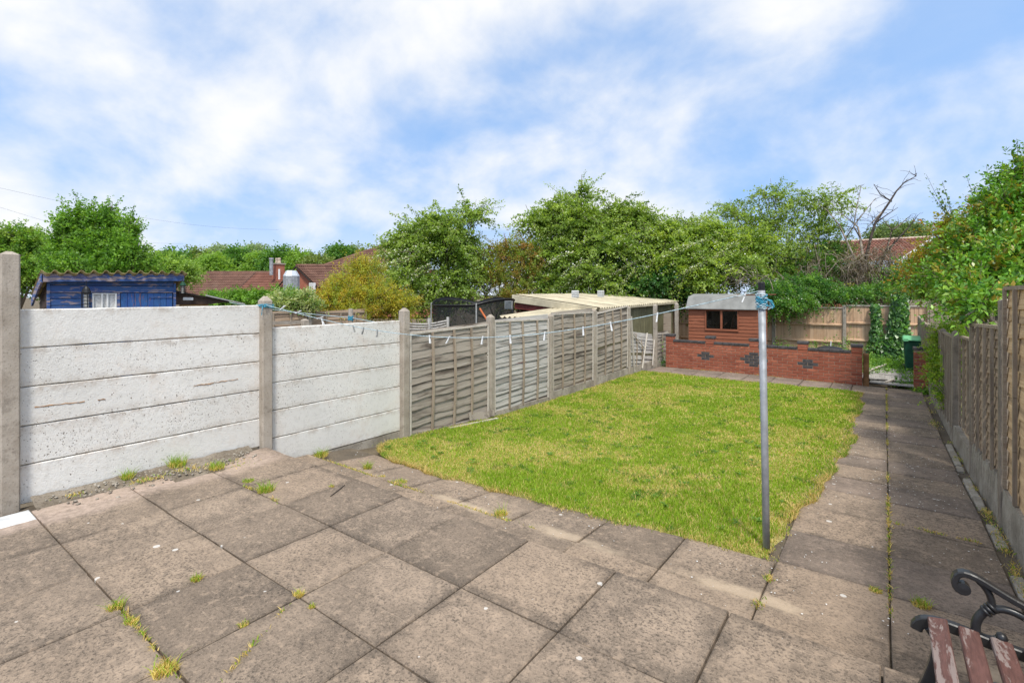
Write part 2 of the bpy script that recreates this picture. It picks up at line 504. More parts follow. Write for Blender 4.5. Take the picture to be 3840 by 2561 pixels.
def m_glass(name='window glass', col=(0.02, 0.02, 0.022)):
    s = NT(name)
    d = s.n('ShaderNodeBsdfTransparent'); d.inputs[0].default_value = (0.75, 0.78, 0.8, 1)
    g = s.n('ShaderNodeBsdfGlossy'); g.inputs['Roughness'].default_value = 0.04
    f = s.n('ShaderNodeFresnel'); f.inputs[0].default_value = 1.45
    mx = s.n('ShaderNodeMixShader'); s.put(mx.inputs[0], f.outputs[0])
    s.t.links.new(d.outputs[0], mx.inputs[1]); s.t.links.new(g.outputs[0], mx.inputs[2]); s.t.links.new(mx.outputs[0], s.out.inputs[0])
    return s.m

MAT = dict(
    slab=m_slab(), path=m_path(), white=m_roughcast(),
    post=m_concrete('weathered concrete post', (0.30, 0.255, 0.205), (0.42, 0.37, 0.31)),
    gravel=m_concrete('rough gravel board', (0.23, 0.20, 0.16), (0.40, 0.36, 0.30), (0.08, 0.068, 0.052), 0.9),
    lapgrey=m_wood('weathered grey larch lap', (0.230, 0.198, 0.160), (0.415, 0.372, 0.312), (0.076, 0.058, 0.045), 'x', 0.92, 1.5, (0.33, 0.285, 0.235)),
    lappale=m_wood('bleached lap board', (0.33, 0.31, 0.28), (0.54, 0.52, 0.48), (0.13, 0.112, 0.095), 'x', 0.7, 1.5),
    lapnew=m_wood('newer lap board', (0.50, 0.330, 0.180), (0.72, 0.51, 0.305), (0.21, 0.150, 0.105), 'x', 0.66, 1.1),
    lapdark=m_wood('dark lap board', (0.29, 0.205, 0.14), (0.45, 0.335, 0.235), (0.13, 0.092, 0.066), 'x', 0.6),
    rightpost=m_concrete('brown grey concrete post', (0.215, 0.175, 0.135), (0.315, 0.265, 0.21)),  # darker, browner tone than the other concrete posts
    batten=m_wood('weathered batten', (0.26, 0.20, 0.145), (0.40, 0.33, 0.25), (0.12, 0.095, 0.075), 'x', 0.5),
    battenpale=m_wood('pale capping rail', (0.44, 0.39, 0.33), (0.62, 0.57, 0.50), (0.22, 0.19, 0.16), 'x', 0.4),
    feather=m_wood('orange brown feather edge board', (0.44, 0.270, 0.160), (0.60, 0.400, 0.25), (0.29, 0.17, 0.105), 'z', 0.45, 0.8, (0.60, 0.42, 0.28)),
    clad=m_wood('red brown shed cladding', (0.235, 0.080, 0.042), (0.335, 0.125, 0.068), (0.15, 0.055, 0.032), 'x', 0.5, 0.8),
    brick=m_brick(), bluebrick=plain('blue engineering brick', (0.072, 0.066, 0.066), 0.6, var=0.2, scale=12),
    mortar=m_earth('brick mortar', (0.50, 0.37, 0.28), (0.44, 0.29, 0.21), (0.30, 0.19, 0.13)),
    felt=plain('grey green roofing felt', (0.235, 0.235, 0.220), 0.9, var=0.10, scale=3),
    corr=plain('cream corrugated roof sheet', (0.50, 0.44, 0.31), 0.7, var=0.12, scale=2.0),
    olive=plain('olive corrugated wall sheet', (0.150, 0.140, 0.078), 0.6, var=0.12, scale=2.0),
    leaf=m_leaf('leaf', 0.5, 0.42, 0.4), gloss=m_leaf('glossy leaf', 0.35, 0.25, 0.5), grass=m_leaf('grass blade', 0.6, 0.35, 0.2),
    bark=m_wood('bark', (0.12, 0.095, 0.07), (0.24, 0.20, 0.155), (0.07, 0.055, 0.04), 'z', 0.5),
    twig=plain('pale dead twig', (0.30, 0.25, 0.195), 0.9, var=0.25, scale=8),
    darktwig=plain('dark twig', (0.07, 0.055, 0.045), 0.9, var=0.25, scale=8),
    blossom=m_leaf('white blossom', 0.7, 0.3, 0.1),
    petal=plain('fallen petal', (0.78, 0.77, 0.74), 0.8, var=0.05), soil=m_soil(), earth=m_earth('garden earth', (0.13, 0.105, 0.075), (0.19, 0.155, 0.11), (0.08, 0.065, 0.045)),
    dirt=m_earth('crumbled mortar and dirt', (0.17, 0.14, 0.105), (0.33, 0.285, 0.23), (0.075, 0.06, 0.045)),
    joint=m_earth('joint dirt', (0.12, 0.10, 0.078), (0.19, 0.155, 0.115), (0.07, 0.058, 0.045)),
    galv=plain('galvanised steel', (0.33, 0.345, 0.36), 0.55, 0.25, 0.14, 7.0, bump=0.06),
    iron=plain('black painted cast iron', (0.020, 0.021, 0.023), 0.40, 0.0, 0.15, 20, 0.5, 0.05),
    benchwood=m_flaky('flaking red brown bench paint', (0.125, 0.060, 0.050), (0.235, 0.185, 0.168), 0.44, 'x', (0.085, 0.046, 0.039)),
    rope=plain('pale blue twisted rope', (0.42, 0.54, 0.58), 0.8, var=0.2, scale=60),
    ropeblue=plain('turquoise rope', (0.06, 0.30, 0.42), 0.8, var=0.2, scale=60),
    peg=plain('white plastic peg', (0.74, 0.75, 0.74), 0.45, var=0.06, scale=30),
    pegold=plain('grey weathered peg', (0.36, 0.36, 0.34), 0.6, var=0.15, scale=30),
    black=plain('black plastic', (0.016, 0.016, 0.018), 0.45, var=0.1, scale=10),
    bluepaint=m_flaky('flaking blue paint', (0.045, 0.108, 0.270), (0.29, 0.235, 0.245), 0.44, 'x', (0.03, 0.07, 0.24)),
    bluefascia=m_flaky('peeling blue fascia paint', (0.045, 0.095, 0.25), (0.30, 0.24, 0.24), 0.58, 'x', (0.12, 0.10, 0.17)),
    bluedoor=m_flaky('blue door paint', (0.034, 0.110, 0.300), (0.18, 0.12, 0.16), 0.28, 'z', (0.03, 0.08, 0.29)),
    mossroof=plain('mossy corrugated sheet', (0.42, 0.35, 0.17), 0.95, var=0.22, scale=10, bump=0.4),
    whitepaint=plain('white paint', (0.72, 0.72, 0.70), 0.55, var=0.06, scale=8),
    whiteslab=plain('white painted slab', (0.62, 0.62, 0.61), 0.8, var=0.10, scale=14),
    curtain=plain('net curtain', (0.60, 0.60, 0.58), 0.9, var=0.12, scale=25),
    brownpaint=plain('dark brown painted board', (0.060, 0.036, 0.024), 0.7, var=0.2),
    tan=plain('tan painted board', (0.40, 0.215, 0.070), 0.8, var=0.1),
    tile=m_tile('brown pantile', (0.140, 0.076, 0.058), (0.215, 0.120, 0.090), (0.18, 0.13, 0.10)),
    tile2=m_tile('red roof tile', (0.165, 0.076, 0.054), (0.235, 0.108, 0.078), (0.16, 0.10, 0.08)),
    wallbrick=m_tile('house brick', (0.275, 0.100, 0.065), (0.36, 0.145, 0.095), (0.25, 0.12, 0.09)),
    darktrim=plain('dark fascia', (0.035, 0.024, 0.020), 0.7),
    dkgreen=plain('dark green bin plastic', (0.012, 0.075, 0.040), 0.5, var=0.12),
    ltgreen=plain('light green bin lid', (0.160, 0.480, 0.230), 0.5, var=0.08),
    net=m_net(), glass=m_glass(), dark=plain('dark interior', (0.016, 0.012, 0.010), 0.9),
    orange=plain('orange handle', (0.50, 0.13, 0.035), 0.6), redpaint=plain('dark red paint', (0.21, 0.050, 0.042), 0.7),
    oldpaint=m_wood('bleached fallen board', (0.27, 0.255, 0.235), (0.42, 0.40, 0.37), (0.15, 0.135, 0.12), 'y', 0.5),
    cable=plain('black cable', (0.02, 0.02, 0.022), 0.7), terracotta=plain('buff clay pot', (0.50, 0.40, 0.31), 0.8),
    orangebrown=plain('brown stained gate board', (0.27, 0.135, 0.055), 0.75, var=0.18),
    greenfelt=plain('green mat', (0.02, 0.12, 0.06), 0.9),
)

# ------------------------------------------------------------------ terrain heights
_UL = [2.6, 3.2, 4.74, 6.65, 8.5, 15.0]; _ZL = [-0.19, -0.20, -0.36, -0.47, -0.50, -0.46]
_UR = [2.6, 3.2, 5.7, 7.5, 9.35, 15.0, 22.0]; _ZR = [-0.175, -0.18, -0.235, -0.35, -0.41, -0.51, -0.53]
def G(x, y):
    zl = np.interp(y, _UL, _ZL); zr = np.interp(y, _UR, _ZR)
    w = np.clip((np.asarray(x)+3.2)/2.4, 0, 1); w = w*w*(3-2*w)
    return zl*(1-w) + zr*w
def g(x, y):
    return float(G(x, y))

# ------------------------------------------------------------------ the setting
gx = np.unique(np.concatenate([np.linspace(-400, -40, 10), np.linspace(-40, -6, 12), np.linspace(-5.6, 1.2, 35), np.linspace(2, 40, 12), np.linspace(40, 400, 10)]))
gy = np.unique(np.concatenate([np.linspace(-200, -8, 8), np.linspace(-6, 2.55, 8), np.linspace(2.7, 21, 62), np.linspace(24, 80, 16), np.linspace(100, 900, 12)]))
X, Y = np.meshgrid(gx, gy)
Z = np.where(Y < 2.62, -0.09, G(X, Y) - 0.07)
Z = np.where(Y > 16, np.minimum(Z, -0.55), Z)
inside = (X > -5.7) & (X < 1.3)
Z = np.where(inside, Z, np.where(X < -5.7, np.where(Y < 8, -0.25, -0.60), -0.55))
V = np.stack([X.ravel(), Y.ravel(), Z.ravel()], 1)
nx, ny = len(gx), len(gy)
ii = (np.arange(ny-1)[:, None]*nx + np.arange(nx-1)[None, :]).ravel()
Q = np.stack([ii, ii+1, ii+nx+1, ii+nx], 1)
tag(link('ground', np_mesh('ground', V, Q, MAT['earth'])), kind='structure')

# ---- upper patio: bedding, riser and slabs
patio = MB()
patio.box(-5.42, 0.80, -2.0, 2.735, -0.40, -0.030)
PATIO = tag(patio.build('patio', MAT['joint']), kind='structure')
_slabs = {}
def slab_mesh(w, l, mat, key):
    k = (round(w, 3), round(l, 3), key)
    if k not in _slabs:
        b = 0.006; t = 0.05
        hw, hl = w/2, l/2
        n = 6
        vs = []; fs = []
        def ring(ex, z, jit):
            out = []
            pts = [(-ex[0], -ex[1]), (ex[0], -ex[1]), (ex[0], ex[1]), (-ex[0], ex[1])]
            for a in range(4):
                p, q = pts[a], pts[(a+1) % 4]
                for i in range(3):
                    f = i/3
                    j = (random.random()-0.5)*jit if i else (random.random()-0.5)*jit
                    x = p[0]+(q[0]-p[0])*f; y = p[1]+(q[1]-p[1])*f
                    out.append((x*(1+j/max(hw, 0.05)), y*(1+j/max(hl, 0.05)), z))
            return out
        r0 = ring((hw, hl), -t, 0.0); r1 = ring((hw, hl), -b, 0.004); r2 = ring((hw-b, hl-b), 0, 0.004)
        vs = r0+r1+r2; m = 12
        for k2 in range(2):
            fs += [(k2*m+i, k2*m+(i+1) % m, (k2+1)*m+(i+1) % m, (k2+1)*m+i) for i in range(m)]
        fs.append(tuple(2*m+i for i in range(m)))
        me = bpy.data.meshes.new('paving_slab'); me.from_pydata(vs, [], fs); me.materials.append(mat); me.update()
        _slabs[k] = me
    return _slabs[k]
def lay(parent, x0, x1, y0, y1, zf, mat, key, gap=0.0085, jit=0.0032, name='paving_slab'):
    w, l = x1-x0-gap, y1-y0-gap
    cx, cy = (x0+x1)/2, (y0+y1)/2
    e = 0.2
    dzx = (zf(cx+e, cy)-zf(cx-e, cy))/(2*e); dzy = (zf(cx, cy+e)-zf(cx, cy-e))/(2*e)
    n = Vector((-dzx+random.gauss(0, jit*1.3), -dzy+random.gauss(0, jit*1.3), 1)).normalized()
    x = Vector((1, random.gauss(0, 0.003), 0)); x = (x-n*x.dot(n)).normalized(); y = n.cross(x)
    return link(name, slab_mesh(w, l, mat, key), parent, frame((cx, cy, zf(cx, cy)+random.gauss(0, jit*0.5)), x, y, n))
flat = lambda x, y: 0.0
CX_ = [0.61, -0.01, -0.645, -1.28, -1.91, -2.55, -3.155, -3.765, -4.37, -4.985]
RY_ = [2.775, 2.10, 1.51, 0.90, 0.29, -0.32, -0.93]
for i in range(len(RY_)-1):
    for j in range(len(CX_)-1):
        lay(PATIO, CX_[j+1], CX_[j], RY_[i+1], RY_[i], flat, MAT['slab'], 'u%d' % ((i+j) % 3))
# cut pieces along the white wall; the nearest one is painted white
lay(PATIO, -5.33, -4.985, 2.10, 2.775, flat, MAT['slab'], 'cut')
lay(PATIO, -5.20, -4.985, 0.90, 1.51, flat, MAT['slab'], 'cut2')
lay(PATIO, -5.18, -4.985, 1.51, 1.80, flat, MAT['slab'], 'cut3')
wslab = lay(PATIO, -5.24, -4.985, 0.29, 0.90, flat, MAT['whiteslab'], 'white')
wslab['label'] = 'narrow slab painted white at the foot of the left post'
lay(PATIO, -5.24, -4.985, -0.32, 0.29, flat, MAT['slab'], 'cut4')

# ---- lower path and strip
pv = MB()
def sheet(mb, xs, ys, dz):
    b = len(mb.v)
    vs = [(x, y, g(x, y)+dz) for y in ys for x in xs]
    n = len(xs)
    mb.add(vs, [(j*n+i, j*n+i+1, (j+1)*n+i+1, (j+1)*n+i) for j in range(len(ys)-1) for i in range(n-1)])
sheet(pv, np.linspace(-5.4, 0.72, 18), np.linspace(2.70, 3.9, 5), -0.028)
sheet(pv, np.linspace(-0.7, 0.78, 5), np.linspace(3.9, 14.6, 26), -0.029)
sheet(pv, np.linspace(-5.35, -0.7, 12), np.linspace(12.9, 14.6, 5), -0.028)
PATH = tag(pv.build('path', MAT['joint']), kind='structure')
LX = [-0.60, -1.21, -1.83, -2.45, -3.05, -3.66, -4.27, -4.88]
for j in range(len(LX)-1):
    lay(PATH, LX[j+1], LX[j], 2.70, 3.27, g, MAT['slab'], 'l%d' % (j % 3), 0.010, 0.005)
    lay(PATH, LX[j+1], LX[j], 3.27, 3.845, g, MAT['slab'], 'm%d' % (j % 3), 0.010, 0.005)
lay(PATH, -5.33, -4.88, 2.70, 3.27, g, MAT['slab'], 'lc', 0.014, 0.006)
for i, (c0, c1) in enumerate(((-0.60, 0.025), (0.025, 0.65))):
    y = 2.66 if i == 0 else 2.62
    while y < 14.2:
        y1 = min(y+0.61, 14.42)
        lay(PATH, c0, c1, y, y1, g, MAT['path'] if y > 3.8 else MAT['slab'], 'p%d' % int(y*3 % 3), 0.007, 0.004)
        y = y1
for r, (y0, y1) in enumerate(((13.22, 13.80), (13.80, 14.36))):
    x = -5.28
    while x < -0.7:
        x1 = min(x+0.61, -0.61)
        lay(PATH, x, x1, y0, y1, g, MAT['path'], 'b%d' % r, 0.012, 0.006)
        x = x1
# pale haunching stones beside the right fence
y = 3.0
while y < 8.8:
    l = random.uniform(0.22, 0.48)
    if random.random() < 0.9:
        m = MB(); z = g(0.7, y)
        a = random.uniform(-0.006, 0.006)
        m.hexa([(0.656, y, z-0.05), (0.742+a, y+0.01, z-0.05), (0.742, y+l-0.02, z-0.05), (0.656, y+l-0.015, z-0.05),
                (0.660, y+0.006, z-0.006), (0.725+a, y+0.016, z+0.004+a), (0.722, y+l-0.03, z+0.003), (0.664, y+l-0.02, z-0.005)])
        m.build('edging_stone', MAT['gravel'], PATH, bevel=0.006)
    y += l+random.uniform(0.0, 0.06)

_vt = np.random.default_rng(77).random((64, 64))
def vnoise0(x, y):
    ix, iy = math.floor(x), math.floor(y); tx, ty = x-ix, y-iy
    q = lambda a, b: _vt[a % 64, b % 64]
    return (q(ix, iy)*(1-tx)+q(ix+1, iy)*tx)*(1-ty)+(q(ix, iy+1)*(1-tx)+q(ix+1, iy+1)*tx)*ty
# crumbled mortar strip along the white wall
xs = np.linspace(-5.40, -4.88, 30); ys = np.linspace(0.93, 2.62, 90)
V = []
for yy in ys:
    e = 0.30+0.42*math.exp(-((yy-2.08)/0.26)**2)+0.06*math.sin(yy*9.0)+0.04*math.sin(yy*21+1)
    for xx in xs:
        f = (xx+5.40)/0.52
        nz = vnoise0(xx*18, yy*18)*0.016+vnoise0(xx*45+9, yy*45)*0.010
        V.append((xx, yy, 0.042*(1-f/e)+nz-0.012 if f < e*1.35 else -0.04))
n = len(xs)
ii = (np.arange(len(ys)-1)[:, None]*n+np.arange(n-1)[None, :]).ravel()
tag(link('mortar_strip', np_mesh('mortar_strip', V, np.stack([ii, ii+1, ii+n+1, ii+n], 1), MAT['dirt'])), kind='structure')

# ---- lawn
def lawn_right(y):
    y = np.asarray(y, dtype=float)
    s_ = np.clip((y-4.0)/4.2, 0, 1); s_ = s_*s_*(3-2*s_)
    return -0.615 + 0.225*s_ + 0.030*np.sin(y*2.3+1) + 0.022*np.sin(y*6.1) + 0.012*np.sin(y*14.7)
def lawn_near(x):
    x = np.asarray(x, dtype=float)
    left = np.clip((-4.55-x)/0.75, 0, 1)
    return 3.80 + 0.030*np.sin(x*3.7) + 0.024*np.sin(x*9.3+2) + 0.012*np.sin(x*23) + 0.62*left*left + 0.06*np.clip((x+1.4)/0.8, 0, 1)
def lawn_far(x):
    x = np.asarray(x, dtype=float)
    return 13.12 + 0.07*np.sin(x*2.1) + 0.05*np.sin(x*5.3)
nu, nv = 90, 60
U_, V_ = np.meshgrid(np.linspace(0, 1, nv), np.linspace(0, 1, nu))
Yl = 3.72 + V_*(13.14-3.72)
Xr = lawn_right(Yl); Xl = np.full_like(Yl, -5.36)
Xg = Xl + U_*(Xr-Xl)
Yn = lawn_near(Xg)
Yg = Yn + V_*(lawn_far(Xg)-Yn)
Xg = Xl + U_*(lawn_right(Yg)-Xl)
edge = np.minimum(np.minimum(U_, 1-U_)*5, np.minimum(V_, 1-V_)*9)
Zg = G(Xg, Yg) - 0.035 + 0.045*np.clip(edge/0.10, 0, 1) + 0.012*np.sin(Xg*1.9+Yg)*np.sin(Yg*1.3)
Vt = np.stack([Xg.ravel(), Yg.ravel(), Zg.ravel()], 1)
ii = (np.arange(nu-1)[:, None]*nv+np.arange(nv-1)[None, :]).ravel()
tag(link('lawn', np_mesh('lawn', Vt, np.stack([ii, ii+1, ii+nv+1, ii+nv], 1), MAT['soil'], smooth=True)), kind='structure')

def vnoise(x, y, f, seed):
    """smooth value noise, 0..1"""
    r = np.random.default_rng(seed).random((64, 64))
    fx, fy = x*f, y*f
    ix, iy = np.floor(fx).astype(int), np.floor(fy).astype(int)
    tx, ty = fx-ix, fy-iy
    tx, ty = tx*tx*(3-2*tx), ty*ty*(3-2*ty)
    q = lambda a, b: r[a % 64, b % 64]
    return (q(ix, iy)*(1-tx)+q(ix+1, iy)*tx)*(1-ty)+(q(ix, iy+1)*(1-tx)+q(ix+1, iy+1)*tx)*ty
def blades(P, H, W, lean, tint, name, mat):
    """one bent two-segment blade per root point"""
    n = len(P)
    a = RNG.random(n)*2*np.pi; b = RNG.random(n)*2*np.pi
    sx = np.stack([np.cos(a), np.sin(a), np.zeros(n)], 1)*W[:, None]*0.5
    ld = np.stack([np.cos(b), np.sin(b), np.zeros(n)], 1)*(H*lean)[:, None]
    up = np.zeros((n, 3)); up[:, 2] = H
    V = np.empty((n, 5, 3))
    V[:, 0] = P-sx; V[:, 1] = P+sx
    V[:, 2] = P+ld*0.35+up*0.62+sx*0.75; V[:, 3] = P+ld*0.35+up*0.62-sx*0.75
    V[:, 4] = P+ld+up
    base = np.arange(n)[:, None]*5
    F = np.concatenate([base+np.array([[0, 1, 2]]), base+np.array([[0, 2, 3]]), base+np.array([[3, 2, 4]])], 1).reshape(-1, 3)
    return np_mesh(name, V.reshape(-1, 3), F, mat, np.repeat(tint, 5, 0))
def lawn_blades(n):
    # more roots near the viewer's end, fewer and coarser at the far end
    r = RNG.random(n)
    y = 3.42 + (13.2-3.42)*r**1.75
    x = -5.34 + RNG.random(n)*5.1
    ok = (x < lawn_right(y)+RNG.normal(0, 0.02, n)) & (y > lawn_near(x)+RNG.normal(0, 0.018, n)) & (y < lawn_far(x))
    x, y = x[ok], y[ok]; n = len(x)
    p1 = vnoise(x, y, 0.75, 1)*0.30 + vnoise(x, y, 1.9, 2)*0.28 + vnoise(x, y, 5.5, 3)*0.26 + vnoise(x, y, 13.0, 4)*0.22
    dry = np.clip((p1-0.43)/0.20, 0, 1)
    edge = np.clip(1-np.minimum(np.minimum(lawn_right(y)-x, y-lawn_near(x)), (x+5.34)*0.8)/0.16, 0, 1)
    dry = np.clip(dry*0.80 + edge*0.42, 0, 1)
    far = np.clip((y-4)/8, 0, 1)
    isdry = RNG.random(n) < (0.14+0.58*dry)
    green = np.array([0.185, 0.320, 0.024]); green2 = np.array([0.310, 0.430, 0.036]); green3 = np.array([0.095, 0.205, 0.030])
    straw = np.array([0.660, 0.540, 0.240]); straw2 = np.array([0.500, 0.420, 0.120])
    k = RNG.random((n, 1)); weed = ((vnoise(x, y, 4.3, 9)*0.6+vnoise(x, y, 11.0, 8)*0.4) > 0.735)[:, None] & (RNG.random((n, 1)) < 0.75)
    gcol = green*(1-k)+green2*k
    gcol = np.where(weed, green3, gcol)
    scol = straw*(1-k)+straw2*k
    col = np.where(isdry[:, None], scol, gcol)*RNG.uniform(0.78, 1.2, (n, 1))
    H = RNG.uniform(0.014, 0.044, n)*np.where(isdry, 0.80, 1.0)*(1-0.30*dry)*(0.75+0.6*vnoise(x, y, 1.1, 5))
    tall = RNG.random(n) < 0.006
    H = np.where(tall, H*2.0, H)
    W = RNG.uniform(0.0040, 0.0078, n)*(1+1.7*far)
    P = np.stack([x, y, G(x, y)+0.010+0.012*np.sin(x*1.9+y)*np.sin(y*1.3)], 1)
    return blades(P, H, W, RNG.uniform(0.1, 1.1, n), col, 'grass', MAT['grass'])
def edge_blades():
    # longer blades leaning out over the slabs along the lawn's ragged edges
    n = 7000
    x1 = RNG.uniform(-5.2, -0.62, n); y1 = lawn_near(x1)+np.abs(RNG.normal(0, 0.035, n))-0.03
    y2 = RNG.uniform(3.9, 13.0, n); x2 = lawn_right(y2)-np.abs(RNG.normal(0, 0.04, n))+0.03
    y3 = RNG.uniform(4.8, 13.0, 5000); x3 = -5.36+np.abs(RNG.normal(0, 0.05, 5000))
    x = np.concatenate([x1, x2, x3]); y = np.concatenate([y1, y2, y3]); n = len(x)
    k = vnoise(x*1.0, y*1.0, 2.7, 41); ok = RNG.random(n) < np.clip((k-0.30)*2.6, 0.04, 1)
    x, y = x[ok], y[ok]; n = len(x)
    isd = (RNG.random(n) < 0.30+0.55*(vnoise(x, y, 1.7, 43) > 0.5))[:, None]
    col = np.where(isd, np.array([0.56, 0.43, 0.17]), np.array([0.17, 0.29, 0.025]))*RNG.uniform(0.7, 1.3, (n, 1))
    return blades(np.stack([x, y, G(x, y)-0.005], 1), RNG.uniform(0.015, 0.050, n)*(0.5+k[ok]), RNG.uniform(0.004, 0.008, n), RNG.uniform(0.4, 1.5, n), col, 'edge_grass', MAT['grass'])
tag(link('edge_grass', edge_blades()), 'ragged long grass along the edges of the lawn', 'grass', kind='stuff')
tag(link('grass', lawn_blades(300000)), 'patchy green and straw coloured lawn grass', 'grass', kind='stuff')

# ------------------------------------------------------------------ white concrete panel wall on the left
def post(parent, x, y, z0, z1, w=0.105, cap=0.03, mat='post', name='post', lean=(0, 0)):
    m = MB(); h = w/2; c = h*0.30
    lx, ly = lean
    def rg(s_, z, f):
        k = (z-z0)/max(0.01, z1-z0)
        return [(x+a*s_+lx*k, y+b*s_+ly*k, z) for a, b in ((-1, -f), (-f, -1), (f, -1), (1, -f), (1, f), (f, 1), (-f, 1), (-1, f))]
    R0 = rg(h, z0, 0.82); R1 = rg(h, z1-cap, 0.82); R2 = rg(c, z1, 0.7)
    f = [tuple(range(7, -1, -1)), tuple(range(16, 24))]
    for k in range(2):
        f += [(k*8+i, k*8+(i+1) % 8, (k+1)*8+(i+1) % 8, (k+1)*8+i) for i in range(8)]
    m.add(R0+R1+R2, f)
    M_ = T((x, y, z0))
    return m.build(name, MAT[mat], parent, M=M_)
WALL = thing('concrete_wall', 'white painted concrete panel wall with dark pits, along the left of the patio', 'wall', (-5.4, 2.0, 0))
def wslab_mesh(l, h, seed):
    rs = random.Random(seed)
    m = MB(); n = 14; t = 0.05; b = 0.007
    rows = []
    for i in range(n+1):
        y = l*i/n
        j0, j1 = rs.uniform(0, 0.0045), rs.uniform(0, 0.0045)
        rows.append([(-t, y, 0.001+j0*0.5), (-b, y, 0.001+j0), (0, y, b+j0), (0, y, h-b-j1), (-b, y, h-0.001-j1), (-t, y, h-0.001-j1*0.5)])
    vs = [p for r in rows for p in r]
    fs = [(i*6+k, i*6+k+1, (i+1)*6+k+1, (i+1)*6+k) for i in range(n) for k in range(5)]
    fs += [(i*6+5, i*6, (i+1)*6, (i+1)*6+5) for i in range(n)]
    fs += [(5, 4, 3, 2, 1, 0), tuple(n*6+k for k in range(6))]
    m.add(vs, [tuple(reversed(f)) for f in fs])
    return m.mesh('wall_slab', MAT['white'])
for b_, (y0, y1, zb) in enumerate(((0.868, 2.752, -0.006), (2.848, 4.700, -0.256))):
    for k in range(5):
        me = wslab_mesh(y1-y0, 0.3045, 10*b_+k)
        o = link('wall_slab', me, WALL, T((-5.418+random.uniform(-0.003, 0.003), y0, zb+k*0.3055)))
        if b_ == 0 and k == 2:
            o['label'] = 'slab with a rusty brown crack'
post(WALL, -5.40, 0.812, -0.10, 1.965, 0.112, 0.025)
post(WALL, -5.40, 2.800, -0.10, 1.615, 0.112, 0.05)
# rusty streak of the cracked slab: a thin raised scar of mortar
m = MB()
zc_ = 0.6055+0.152
for a, b_ in ((0.96, 1.27), (1.36, 1.41), (2.10, 2.52)):
    pts = []
    n = max(3, int((b_-a)/0.03))
    for i in range(n+1):
        y = a+(b_-a)*i/n
        pts.append((-5.4165, y, zc_+0.012*math.sin(y*3)-0.016+random.uniform(-0.004, 0.004)))
    m.tube(pts, [random.uniform(0.002, 0.0055) for _ in pts], 5)
m.build('crack_scar', plain('rusty mortar scar', (0.34, 0.19, 0.085), 0.9, var=0.3, scale=40), WALL)
gb = MB(); gb.box(-5.46, -5.415, 2.85, 4.70, -0.62, -0.262); gb.build('gravel_board', MAT['gravel'], WALL)

# ------------------------------------------------------------------ lap fences
_lap = {}
random.seed(19)
def lap_mesh(mat, var, h=0.155):
    k = (mat, var)
    if k not in _lap:
        rs = random.Random(hash(k[1])*13+5)
        n = 12; vs = []; fs = []
        ph = [rs.uniform(0, 6.28) for _ in range(4)]
        for i in range(n+1):
            x = i/n
            w = 0.012*math.sin(x*6+ph[0])+0.007*math.sin(x*15+ph[1])+rs.uniform(-0.007, 0.007)
            bow = 0.004*math.sin(x*9+ph[2])+0.003*math.sin(x*21+ph[3])
            vs += [(x, -0.006+bow*0.2, 0.155), (x, 0.002+bow*0.2, 0.155), (x, 0.021+bow, w), (x, 0.004+bow, w)]
        for i in range(n):
            for q in range(4):
                fs.append((i*4+q, i*4+(q+1) % 4, (i+1)*4+(q+1) % 4, (i+1)*4+q))
        fs += [(3, 2, 1, 0), tuple(n*4+q for q in range(4))]
        me = bpy.data.meshes.new('slat'); me.from_pydata(vs, [], fs); me.materials.append(MAT[mat]); me.update()
        _lap[k] = me
    return _lap[k]
